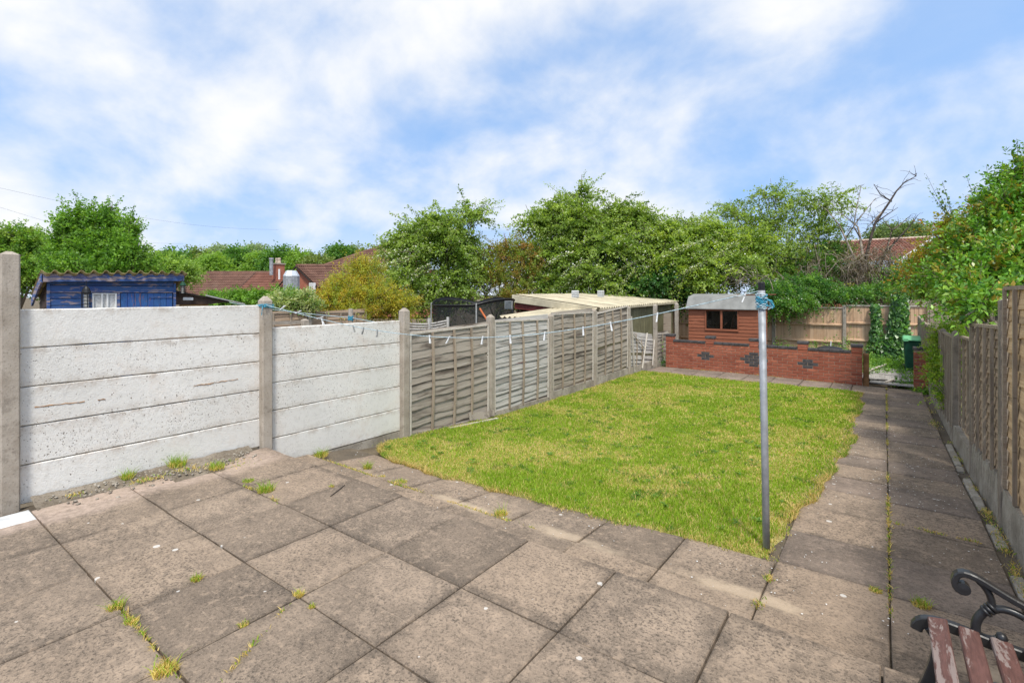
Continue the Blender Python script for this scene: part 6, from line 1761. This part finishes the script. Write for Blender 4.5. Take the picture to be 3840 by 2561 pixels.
# dead tree wrapped in withered climber
DT_ = 19.0
DTR = thing('dead_tree', 'bare dead tree with grey limbs and withered brown climber, above the far fence', 'tree', gb((-0.55,23.23,0.9)))
LIM = [[(-0.58,23.21,1.23), (-0.59,23.2,2.08), (-0.56,23.22,3.04), (-0.44,23.31,3.77), (-0.29,23.43,4.32), (0.18,23.77,5.12), (0.34,23.88,5.5), (0.55,24.04,5.81), (0.94,24.33,6.06), (0.94,24.33,6.19)],
       [(-0.5,23.27,1.23), (-0.47,23.29,1.97), (-0.22,23.23,2.53), (-0.01,23.26,3.13), (0.39,23.43,3.65), (0.78,23.59,4.17), (0.97,23.73,4.53)],
       [(-0.63,23.17,1.23), (-0.65,23.28,2.0), (-0.76,23.33,2.62), (-0.99,23.4,3.1), (-1.25,23.46,3.76), (-1.45,23.56,4.34), (-1.87,23.5,4.98), (-2.13,23.3,5.22)],
       [(-0.56,23.22,1.39), (-0.63,23.17,2.54), (-0.7,23.36,3.33), (-0.76,23.45,3.81), (-0.86,23.5,4.21), (-1.08,23.46,4.5), (-1.45,23.31,4.81)],
       [(-0.01,23.38,3.13), (0.15,23.62,3.68), (0.21,23.67,4.01), (0.01,23.52,4.37)], [(0.21,23.67,4.01), (0.48,23.86,4.25), (0.7,24.03,4.5)],
       [(-0.76,23.45,3.81), (-0.93,23.2,4.21), (-0.89,23.23,4.88), (-0.77,23.32,5.54), (-0.76,23.33,5.79)],
       [(-1.25,23.46,3.76), (-0.9,23.59,4.42), (-0.53,23.74,4.99), (-0.27,23.94,5.33)],
       [(-1.89,22.49,1.89), (-1.96,22.44,2.55), (-2.09,22.34,3.05), (-2.18,22.27,3.55)], [(-0.99,23.4,3.1), (-1.44,23.07,2.9), (-1.9,22.6,2.22)],
       [(0.18,23.77,5.12), (-0.15,23.52,5.38), (-0.31,23.41,5.75)], [(-0.01,23.63,4.83), (-0.29,23.43,4.43), (-0.55,23.23,4.18)], [(-0.29,23.43,4.32), (0.04,23.67,4.6), (0.37,23.91,4.89)]]
rs = random.Random(21)
for k, L_ in enumerate(LIM):
    m = MB(); n = len(L_)
    r0 = 0.075 if k < 4 else 0.028
    pts = [Vector(p)+Vector((rs.uniform(-.03, .03), rs.uniform(-.03, .03), 0)) for p in L_]
    m.tube(pts, [max(0.008, r0*(1-i/(n-0.2))) for i in range(n)], 6)
    m.build('limb', MAT['darktwig'] if k in (0, 1, 10, 12) else MAT['twig'], DTR, smooth=True)
# fine twigs off the limbs
paths = []
for L_ in LIM:
    for i in range(len(L_)-1):
        a, b_ = np.array(L_[i]), np.array(L_[i+1])
        for q in range(5 if a[2] < 4.5 else 3):
            p = a+(b_-a)*rs.random(); d = unit(RNG.normal(size=3)*0.9+unit(b_-a)*0.8+np.array([0, 0, 0.2]))*rs.uniform(0.2, 0.75)
            paths.append([p+d*t_+np.array([0, 0, -0.12*t_*t_])+RNG.normal(size=3)*0.012 for t_ in np.linspace(0, 1, 6)])
paths = np.array(paths)
V, F = twig_tubes(paths, np.full(len(paths), 0.010), np.full(len(paths), 0.004))
tag(link('twigs', np_mesh('twigs', V-np.array(WM[DTR.name].translation), F, MAT['darktwig']), DTR), kind='stuff')
# withered climber: hanging brown strands round the lower limbs
K = 900
cen = np.array([(-0.48,23.16,2.46), (-0.02,23.25,2.69), (-0.88,23.11,2.55), (-0.41,23.08,1.88), (0.17,23.27,3.01), (-2.02,22.39,2.72), (-0.53,22.5,1.4)])
ci = RNG.choice(len(cen), K, p=[.24, .18, .16, .2, .08, .08, .06]); S = cen[ci]+RNG.normal(size=(K, 3))*np.array([0.32, 0.3, 0.36])
D = unit(RNG.normal(size=(K, 3))+np.array([0, 0, -0.9])); L = RNG.uniform(0.3, 0.9, K)
t = np.tile(np.linspace(0, 1, 6), (K, 1)); P = sp_pos(S, D, L, RNG.uniform(0.2, 0.9, K), t)+RNG.normal(size=(K, 6, 3))*0.03
V, F = twig_tubes(P, np.full(K, 0.011), np.full(K, 0.005))
tag(link('withered_strands', np_mesh('withered_strands', V-np.array(WM[DTR.name].translation), F, MAT['twig']), DTR), kind='stuff')
foliage('withered_leaves', DTR, (S, D, L, RNG.uniform(0.2, 0.8, K)), 14, 0.05, [(0.15, 0.10, 0.06), (0.19, 0.14, 0.085), (0.10, 0.065, 0.045), (0.12, 0.12, 0.04)], 0.07)
# tangle of bare branches left of the pole top
TG = thing('bare_branches', 'tangle of pale bare branches above the shed roof, left of the steel pole', 'branches', gb((-4.29,19.97,1.24)))
paths = []
for q in range(70):
    p = np.array((-4.05,19.89,2.12))+RNG.normal(size=3)*np.array([0.55, 0.3, 0.22]); d = unit(RNG.normal(size=3)*np.array([1.0, 0.6, 0.5])+np.array([-0.4, 0, 0.15]))*rs.uniform(0.35, 1.1)
    c = RNG.normal(size=3)*0.18
    paths.append([p+d*t_+c*math.sin(math.pi*t_) for t_ in np.linspace(0, 1, 7)])
V, F = twig_tubes(np.array(paths), np.full(len(paths), 0.017), np.full(len(paths), 0.006))
tag(link('twigs', np_mesh('twigs', V-np.array(WM[TG.name].translation), F, MAT['twig']), TG), kind='stuff')

# shrubs overhanging the right fence
UP = dict(lean=(0, 0, 0.55), Lr=(0.25, 0.6), droop=(0.0, 0.25), upper=0.3)
t, sp = tree('laurel_shrub', 'large glossy green shrub overhanging the right fence, nearest the viewer',
     [(1.36,10.46,2.4,0.46,0.39), (1.1,10.77,2.16,0.38,0.35), (1.58,10.38,2.76,0.32,0.45), (1.11,9.53,1.79,0.33,0.25), (0.94,9.9,1.54,0.22,0.23), (1.41,9.5,2.14,0.29,0.26), (0.98,11.18,1.86,0.33,0.29), (1.73,10.74,3.31,0.22,0.46), (1.19,9.09,1.84,0.23,0.23), (0.96,9.42,1.34,0.13,0.13), (1.51,10.82,3.02,0.24,0.24), (0.81,7.69,1.44,0.13,0.15), (0.78,8.16,1.51,0.12,0.14), (0.85,7.47,1.52,0.1,0.1), (0.68,11.7,1.72,0.26,0.2)],
     (1.45, 7.6, -0.5), 1150, 21, 0.092, LAU+LAU+[(0.24, 0.17, 0.02)], cat='shrub', r=0.05, asp=0.45, mat='gloss', spread=0.035, flat=0.6, twr=0.006, **UP)
t2, sp2 = tree('photinia_shrub', 'shrub with orange and bronze young leaves, left edge of the right fence foliage',
     [(0.96,12.65,2.26,0.41,0.28), (1.17,12.31,2.55,0.36,0.27), (0.82,13.05,1.94,0.4,0.26), (1.03,12.46,2.82,0.23,0.16), (0.71,13.46,2.22,0.31,0.22), (1.49,12.3,2.85,0.34,0.3)],
     (1.3, 9.6, -0.5), 560, 22, 0.075, LAU[:2]+[(0.27, 0.195, 0.022), (0.30, 0.120, 0.020), (0.20, 0.215, 0.022), (0.25, 0.15, 0.018), (0.28, 0.16, 0.02)], cat='shrub', r=0.03, asp=0.5, spread=0.04, twr=0.006, **UP)
shoots(t, [(1.6,10.64,3.98), (1.26,10.64,3.63), (1.51,10.82,3.43), (1.66,10.56,3.68), (1.07,10.99,3.55), (1.37,10.72,3.49), (1.17,10.94,3.35), (1.7,10.84,3.94), (1.6,10.76,3.6)],
       [(1.64,10.67,2.99), (1.38,10.6,2.67), (1.52,10.7,2.67), (1.67,10.56,2.9), (1.26,11.01,2.73), (1.45,10.78,2.69), (1.32,10.93,2.57), (1.68,10.82,3.0), (1.62,10.78,2.81)], 46, 0.062, LAU)
t3 = thing('young_sapling', 'slender sapling with round leaves leaning left against the sky at right', 'sapling', (1.2, 9.0, -0.5))
shoots(t3, [(0.58,11.37,3.72), (0.81,11.55,3.6), (0.63,11.41,3.43), (0.88,11.6,3.35), (0.72,11.48,3.5)], [(1.08,12.0,2.54), (1.02,11.95,2.77), (0.96,11.91,2.92), (1.08,12.0,2.54), (0.99,11.93,2.85)], 30, 0.075, [(0.085, 0.150, 0.040), (0.060, 0.115, 0.030), (0.13, 0.21, 0.07)])
m = MB(); m.tube([(1.2, 9.0, -0.5), (1.12, 8.95, 1.6), (1.08,12.0,2.54)], [0.02, 0.015, 0.009], 6); m.build('trunk', MAT['bark'], t3)
tree('path_shrub', 'light green leafy shrub growing at the foot of the right fence beside the path',
     [(0.93,11.88,0.71,0.22,0.22), (0.85,11.57,0.39,0.17,0.24), (1.01,12.19,0.92,0.21,0.17), (0.9,10.87,0.33,0.14,0.27), (0.84,10.83,-0.03,0.13,0.23), (0.8,11.79,0.12,0.11,0.12)],
     (0.80, 9.0, -0.4), 340, 20, 0.060, [(0.15, 0.265, 0.025), (0.215, 0.315, 0.035), (0.10, 0.205, 0.020), (0.27, 0.32, 0.05)], cat='shrub', r=0.014, asp=0.5, twr=0.005, spread=0.03, lean=(-0.12, 0, 0.45), Lr=(0.15, 0.42), droop=(0.0, 0.3), upper=0.3)

# ------------------------------------------------------------------ trees on the left and far away
UPR = dict(lean=(0, 0, 0.9), Lr=(0.3, 0.7), droop=(0.0, 0.12), upper=0.3)
t, sp = tree('maple_tree', 'tall bright green tree with upright shoots behind the blue shed',
     [(-21.46,5.27,2.86,0.91,0.56), (-22.16,4.75,3.11,0.5,0.5), (-20.87,5.71,2.92,0.62,0.53), (-19.97,5.87,2.86,0.4,0.49), (-21.2,5.21,2.37,1.74,0.38), (-21.1,5.53,3.4,0.38,0.35), (-21.81,5.01,3.45,0.38,0.38), (-20.45,6.01,2.45,0.88,0.35), (-22.22,4.7,3.8,0.24,0.44), (-21.84,4.99,4.04,0.22,0.5), (-21.46,5.27,3.92,0.24,0.5), (-21.04,5.58,4.04,0.25,0.5), (-20.48,6.0,3.55,0.25,0.5), (-20.75,5.79,3.62,0.21,0.38)],
     gb((-21.46,5.27,0.98)), 1250, 30, 0.105, GRN, r=0.10, asp=0.75, **UPR)
shoots(t, [(-21.96,4.89,5.09), (-22.34,4.62,4.92), (-21.52,5.23,4.8), (-21.02,5.59,4.87), (-20.38,6.07,4.62), (-22.67,4.37,4.39), (-20.81,5.75,4.5), (-21.16,5.49,4.65), (-21.81,5.01,4.77), (-20.19,6.21,4.21)], [(-21.81,5.01,3.55), (-22.16,4.75,3.55), (-21.49,5.25,3.33), (-21.1,5.53,3.48), (-20.5,5.98,3.33), (-22.28,4.66,3.48), (-20.9,5.68,3.48), (-21.16,5.49,3.48), (-21.69,5.1,3.48), (-20.51,5.97,3.18)], 120, 0.115, GRN, 'leaf', 0.0, 0.10, 0.012)
tree('field_tree', 'round green tree at the left edge behind the tall concrete post',
     [(-27.61,4.45,3.63,0.9,0.62), (-28.02,4.14,3.11,0.78,0.62), (-26.98,4.92,2.94,0.95,0.69), (-27.54,4.5,2.42,1.38,0.69), (-28.65,3.68,2.94,0.86,0.86)],
     gb((-27.54,4.5,0.86)), 900, 32, 0.115, GRN+HAW[:2], r=0.10, asp=0.7, Lr=(0.5, 1.1), droop=(0.1, 0.4))
tree('lime_tree', 'light green tree between the tall upright tree and the bungalow',
     [(-35.05,11.38,3.27,1.17,0.62), (-34.01,12.15,3.01,1.17,0.62), (-35.47,11.07,2.55,1.56,0.67), (-35.72,13.38,2.88,0.55,0.28)],
     gb((-34.63,11.69,0.47)), 620, 32, 0.17, [(0.16, 0.26, 0.045), (0.20, 0.30, 0.06), (0.12, 0.21, 0.035)], r=0.12, asp=0.7, Lr=(0.5, 1.2), droop=(0.1, 0.4), spread=0.12)
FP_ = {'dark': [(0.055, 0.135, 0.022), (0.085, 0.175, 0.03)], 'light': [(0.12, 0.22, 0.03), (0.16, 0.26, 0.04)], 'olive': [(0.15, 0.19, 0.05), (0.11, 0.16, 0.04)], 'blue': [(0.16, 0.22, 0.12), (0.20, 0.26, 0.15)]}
FN = ['dark far tree left of the bungalow roof', 'olive far tree behind the left end of the bungalow roof', 'light green far tree over the left end of the bungalow ridge', 'pale bluish distant tree, left of two on the skyline', 'dark round far tree above the bungalow ridge', 'pale bluish distant tree, right of two on the skyline', 'light green far tree left of the metal flue', 'dark domed far tree behind the chimney', 'light green far tree right of the chimney', 'olive far tree left of the hipped roof', 'small dark far tree above the hipped roof eave', 'small olive far tree on the hip line of the tiled roof']
FARC = [(-79.6, 28.18, 5.82, 2.06, 1.33, 'dark'),
        (-87.91, 34.47, 6.55, 2.07, 1.24, 'olive'),
        (-70.69, 29.8, 5.23, 2.05, 1.25, 'light'),
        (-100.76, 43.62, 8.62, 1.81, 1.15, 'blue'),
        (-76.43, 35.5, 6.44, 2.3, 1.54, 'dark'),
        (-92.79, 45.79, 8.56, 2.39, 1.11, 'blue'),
        (-65.65, 33.53, 5.46, 1.94, 1.37, 'light'),
        (-59.73, 32.93, 5.77, 2.14, 1.39, 'dark'),
        (-55.93, 33.26, 5.22, 1.76, 1.24, 'light'),
        (-52.45, 33.34, 4.8, 1.5, 0.9, 'olive'),
        (-55.57, 38.5, 6.56, 1.33, 0.77, 'dark'),
        (-55.56, 40.99, 6.38, 1.48, 0.68, 'olive')]
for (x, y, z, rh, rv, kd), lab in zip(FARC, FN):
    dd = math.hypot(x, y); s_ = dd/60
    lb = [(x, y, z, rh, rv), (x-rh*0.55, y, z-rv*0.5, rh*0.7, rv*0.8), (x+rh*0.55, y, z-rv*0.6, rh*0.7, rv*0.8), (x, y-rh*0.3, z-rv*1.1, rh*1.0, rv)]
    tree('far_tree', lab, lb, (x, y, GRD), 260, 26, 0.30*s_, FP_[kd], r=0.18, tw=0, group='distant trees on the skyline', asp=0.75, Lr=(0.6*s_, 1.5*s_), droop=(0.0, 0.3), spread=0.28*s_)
q = (0.87,55.38,6.58,2.28,0.99)
tree('far_tree', 'grey green rounded tree behind the tiled roof at right', [q, (-0.2,54.59,6.2,1.22,0.84), (2.09,56.28,6.01,1.14,0.68)], (q[0], q[1], GRD), 420, 30, 0.20, [(0.12, 0.17, 0.06), (0.16, 0.21, 0.08), (0.09, 0.14, 0.05)], r=0.14, tw=0, group='distant trees on the skyline', asp=0.7, Lr=(0.5, 1.2), droop=(0.0, 0.3), spread=0.2)

# ------------------------------------------------------------------ tufts in the paving
def tuft_mesh(n, r, h, green):
    a = RNG.random(n)*6.283; rr = r*np.sqrt(RNG.random(n))
    P = np.stack([rr*np.cos(a), rr*np.sin(a), np.full(n, -0.004)], 1)
    isg = RNG.random(n) < green*0.6
    col = np.where(isg[:, None], pal([(0.15, 0.24, 0.02), (0.21, 0.30, 0.03), (0.10, 0.18, 0.02)], n), pal([(0.46, 0.37, 0.13), (0.38, 0.28, 0.08), (0.42, 0.35, 0.11)], n))
    H = h*RNG.uniform(0.35, 1.0, n)*np.where(isg, 1, 0.55)
    return blades(P, H, RNG.uniform(0.0030, 0.0055, n), RNG.uniform(0.25, 1.3, n), col, 'grass_tuft', MAT['grass'])
TUFTS = [(-3.230, 0.884, 0, 0.035, 0.065, 0.5, 'green and straw grass tuft at a slab joint, lower left of the patio'),
         (-3.028, 0.894, 0, 0.030, 0.045, 0.2, 'small straw tuft just below the green one, lower left of the patio'),
         (-2.569, 1.515, 0, 0.026, 0.050, 0.1, 'straw tuft at a slab crossing near the middle of the patio'),
         (-2.415, 1.500, 0, 0.016, 0.030, 0.3, 'tiny straw tuft right of the one at the slab crossing'),
         (-3.182, 1.250, 0, 0.028, 0.045, 0.5, 'small green tuft on a joint at left of the patio'),
         (-2.560, 1.216, 0, 0.026, 0.030, 0.2, 'flat straw tuft on a joint at the lower middle of the patio'),
         (-2.517, 0.866, 0, 0.050, 0.075, 0.15, 'largest straw tuft at the bottom edge of the picture'),
         (-4.136, 2.150, 0, 0.060, 0.100, 0.8, 'lush green grass tuft in the joint below the first white wall bay'),
         (-4.990, 2.130, 0.02, 0.060, 0.085, 0.7, 'green tuft on the mortar strip right of the middle of the wall'),
         (-5.330, 1.930, 0.03, 0.070, 0.130, 0.75, 'tall green tuft against the foot of the white wall'),
         (-5.330, 1.545, 0.03, 0.050, 0.095, 0.6, 'green tuft at the foot of the white wall, nearest the left post'),
         (-4.481, 2.174, 0, 0.045, 0.035, 0.7, 'creeping weed in the joint left of the lush green tuft'),
         (-2.579, 3.330, None, 0.050, 0.100, 0.35, 'round pale tuft on the lower strip beside the lawn'),
         (-3.787, 2.538, 0, 0.020, 0.028, 0.3, 'tiny straw tuft on the upper patio near the twig'),
         (-5.194, 3.340, None, 0.075, 0.110, 0.55, 'straggly tuft at the foot of the second white wall bay'),
         (-4.434, 3.400, None, 0.040, 0.100, 0.75, 'upright green tuft on the lower strip near the white wall'),
         (-4.10, 3.330, None, 0.035, 0.030, 0.2, 'low brown tuft on the lower strip joint'),
         (-3.830, 3.330, None, 0.065, 0.045, 0.5, 'low spreading tuft on the lower strip joint'),
         (-0.047, 3.839, None, 0.035, 0.040, 0.4, 'straw tuft on the path joint near the bench, left of two'),
         (0.172, 3.821, None, 0.045, 0.060, 0.45, 'straw tuft on the path joint near the bench, right of two')]
for x, y, z, r_, h, gr_, lab in TUFTS:
    z = g(x, y) if z is None else z
    tag(link('grass_tuft', tuft_mesh(int(90+r_*3200), r_, h, gr_), None, T((x, y, z))), lab, 'grass tuft', 'tufts in the paving')
# thin growth in the joints, straw on the mortar strip, lawn edge litter
def line_pts(x0, y0, x1, y1, n, w, dens):
    s_ = RNG.random(n); k = vnoise(s_*9*dens, s_*0+x0*3, 1.0, int(abs(x0*100+y0*10)) % 97)
    s_ = s_[RNG.random(n) < np.clip((k-0.45)*4, 0.02, 1)]
    m_ = len(s_)
    return np.stack([x0+(x1-x0)*s_+RNG.normal(0, w, m_), y0+(y1-y0)*s_+RNG.normal(0, w, m_)], 1)
J = [line_pts(0.025, 3.3, 0.03, 14.3, 3000, 0.008, 3), line_pts(-0.60, 3.2, -0.60, 3.9, 700, 0.014, 1), line_pts(-5.2, 3.27, -2.2, 3.27, 1400, 0.012, 2), line_pts(0.70, 3.4, 0.72, 9.2, 2600, 0.022, 3), line_pts(-5.2, 14.34, -0.7, 14.34, 1300, 0.03, 2), line_pts(-5.2, 13.2, -0.7, 13.2, 1500, 0.06, 2), line_pts(0.6, 9.0, 0.72, 14.2, 1500, 0.04, 2), line_pts(0.03, 5.14, 0.6, 5.10, 300, 0.012, 1), line_pts(-5.30, 4.2, -5.30, 4.75, 300, 0.05, 1)]
JU = [line_pts(-5.28, 1.0, -5.15, 1.75, 500, 0.035, 1), line_pts(-5.30, 1.75, -5.0, 2.35, 500, 0.06, 1), line_pts(-2.57, 1.5, -1.9, 0.4, 260, 0.006, 2), line_pts(-3.25, 0.9, -2.2, 0.88, 380, 0.007, 3), line_pts(-4.4, 2.1, -3.8, 2.1, 240, 0.010, 1)]
Pj = np.concatenate(J); Pu = np.concatenate(JU)
P = np.concatenate([np.stack([Pj[:, 0], Pj[:, 1], G(Pj[:, 0], Pj[:, 1])-0.004], 1), np.stack([Pu[:, 0], Pu[:, 1], np.where(Pu[:, 0] < -5.0, 0.02, -0.004)], 1)])
n = len(P); isg = RNG.random(n) < 0.35
col = np.where(isg[:, None], pal([(0.13, 0.22, 0.02), (0.20, 0.27, 0.03)], n), pal([(0.50, 0.38, 0.13), (0.36, 0.25, 0.09), (0.44, 0.35, 0.14)], n))
def petals():
    n = 1900
    y = 3.2+11*RNG.random(n)**0.8; x = RNG.uniform(-0.62, 0.66, n)
    k = vnoise(x, y, 1.3, 31)*0.6+vnoise(x, y, 3.7, 32)*0.4
    ok = RNG.random(n) < np.clip((k-0.36)*3.2, 0.05, 1)
    x, y = x[ok], y[ok]; n = len(x)
    xs_ = RNG.uniform(-5.2, -0.6, 100); ys_ = RNG.uniform(2.85, 3.75, 100)
    P = np.concatenate([np.stack([x, y, G(x, y)+0.006], 1), np.stack([xs_, ys_, G(xs_, ys_)+0.007], 1)]); n = len(P)
    sz = RNG.uniform(0.006, 0.015, n)
    return np_mesh('petals', leaf_quads(P, RNG.normal(size=(n, 3))*np.array([1, 1, 0.05]), np.array([0, 0, 1.0])+RNG.normal(size=(n, 3))*0.12, sz, sz*0.8, 0.05), quads_idx(n), MAT['petal'])
def lawn_weeds():
    P = []; D = []; S_ = []
    for q in range(150):
        x0, y0 = RNG.uniform(-5.0, -0.7), RNG.uniform(3.95, 9.5)
        if x0 > lawn_right(y0)-0.08:
            continue
        k = RNG.integers(7, 18); a = RNG.random(k)*6.283
        rr = np.full(k, RNG.uniform(0.0, 0.05))
        P.append(np.stack([x0+rr*np.cos(a*3), y0+rr*np.sin(a*2), np.full(k, g(x0, y0)+RNG.uniform(0.02, 0.04))], 1))
        D.append(np.stack([np.cos(a), np.sin(a), RNG.uniform(0.0, 0.5, k)], 1)); S_.append(np.full(k, RNG.uniform(0.025, 0.060)))
    P = np.concatenate(P); D = np.concatenate(D); sz = np.concatenate(S_); n = len(P)
    col = pal([(0.07, 0.15, 0.02), (0.10, 0.19, 0.03), (0.13, 0.20, 0.03)], n)
    return np_mesh('lawn_weeds', leaf_quads(P, D, np.array([0, 0, 1.0])+RNG.normal(size=(n, 3))*0.25, sz, sz*0.42), quads_idx(n), MAT['leaf'], np.repeat(col, 4, 0))
tag(link('lawn_weeds', lawn_weeds()), 'small dark green weed rosettes scattered in the lawn', 'weeds', kind='stuff')
def rubble():
    n = 420
    y = np.where(RNG.random(n) < 0.6, RNG.normal(2.08, 0.2, n), RNG.uniform(1.0, 2.6, n)); x = -5.38+np.abs(RNG.normal(0, 0.16, n))
    ok = (x < -4.92) & (y > 0.95) & (y < 2.6); x, y = x[ok], y[ok]; n = len(x)
    c = np.stack([x, y, 0.028*np.clip(1-(x+5.40)/0.4, 0, 1)+0.002], 1); s_ = RNG.uniform(0.003, 0.013, (n, 1, 1))
    box = np.array([[-1, -1, -.6], [1, -1, -.6], [1, 1, -.6], [-1, 1, -.6], [-.7, -.6, .6], [.8, -.7, .5], [.6, .8, .6], [-.8, .6, .4]])
    V = c[:, None]+(box[None]+RNG.normal(size=(n, 8, 3))*0.22)*s_
    f = np.array([[0, 3, 2, 1], [4, 5, 6, 7], [0, 1, 5, 4], [1, 2, 6, 5], [2, 3, 7, 6], [3, 0, 4, 7]])
    return np_mesh('rubble', V.reshape(-1, 3), (np.arange(n)[:, None, None]*8+f[None]).reshape(-1, 4), MAT['gravel'])
tag(link('rubble', rubble()), 'crumbs of broken mortar at the foot of the white wall', 'rubble', kind='stuff')
tag(link('petals', petals()), 'small white fallen petals scattered over the path', 'petals', kind='stuff')
tag(link('joint_growth', blades(P, RNG.uniform(0.008, 0.028, n), RNG.uniform(0.004, 0.008, n), RNG.uniform(0.4, 1.6, n), col, 'joint_growth', MAT['grass'])), 'thin straw coloured growth in the paving joints', 'weeds', kind='stuff')
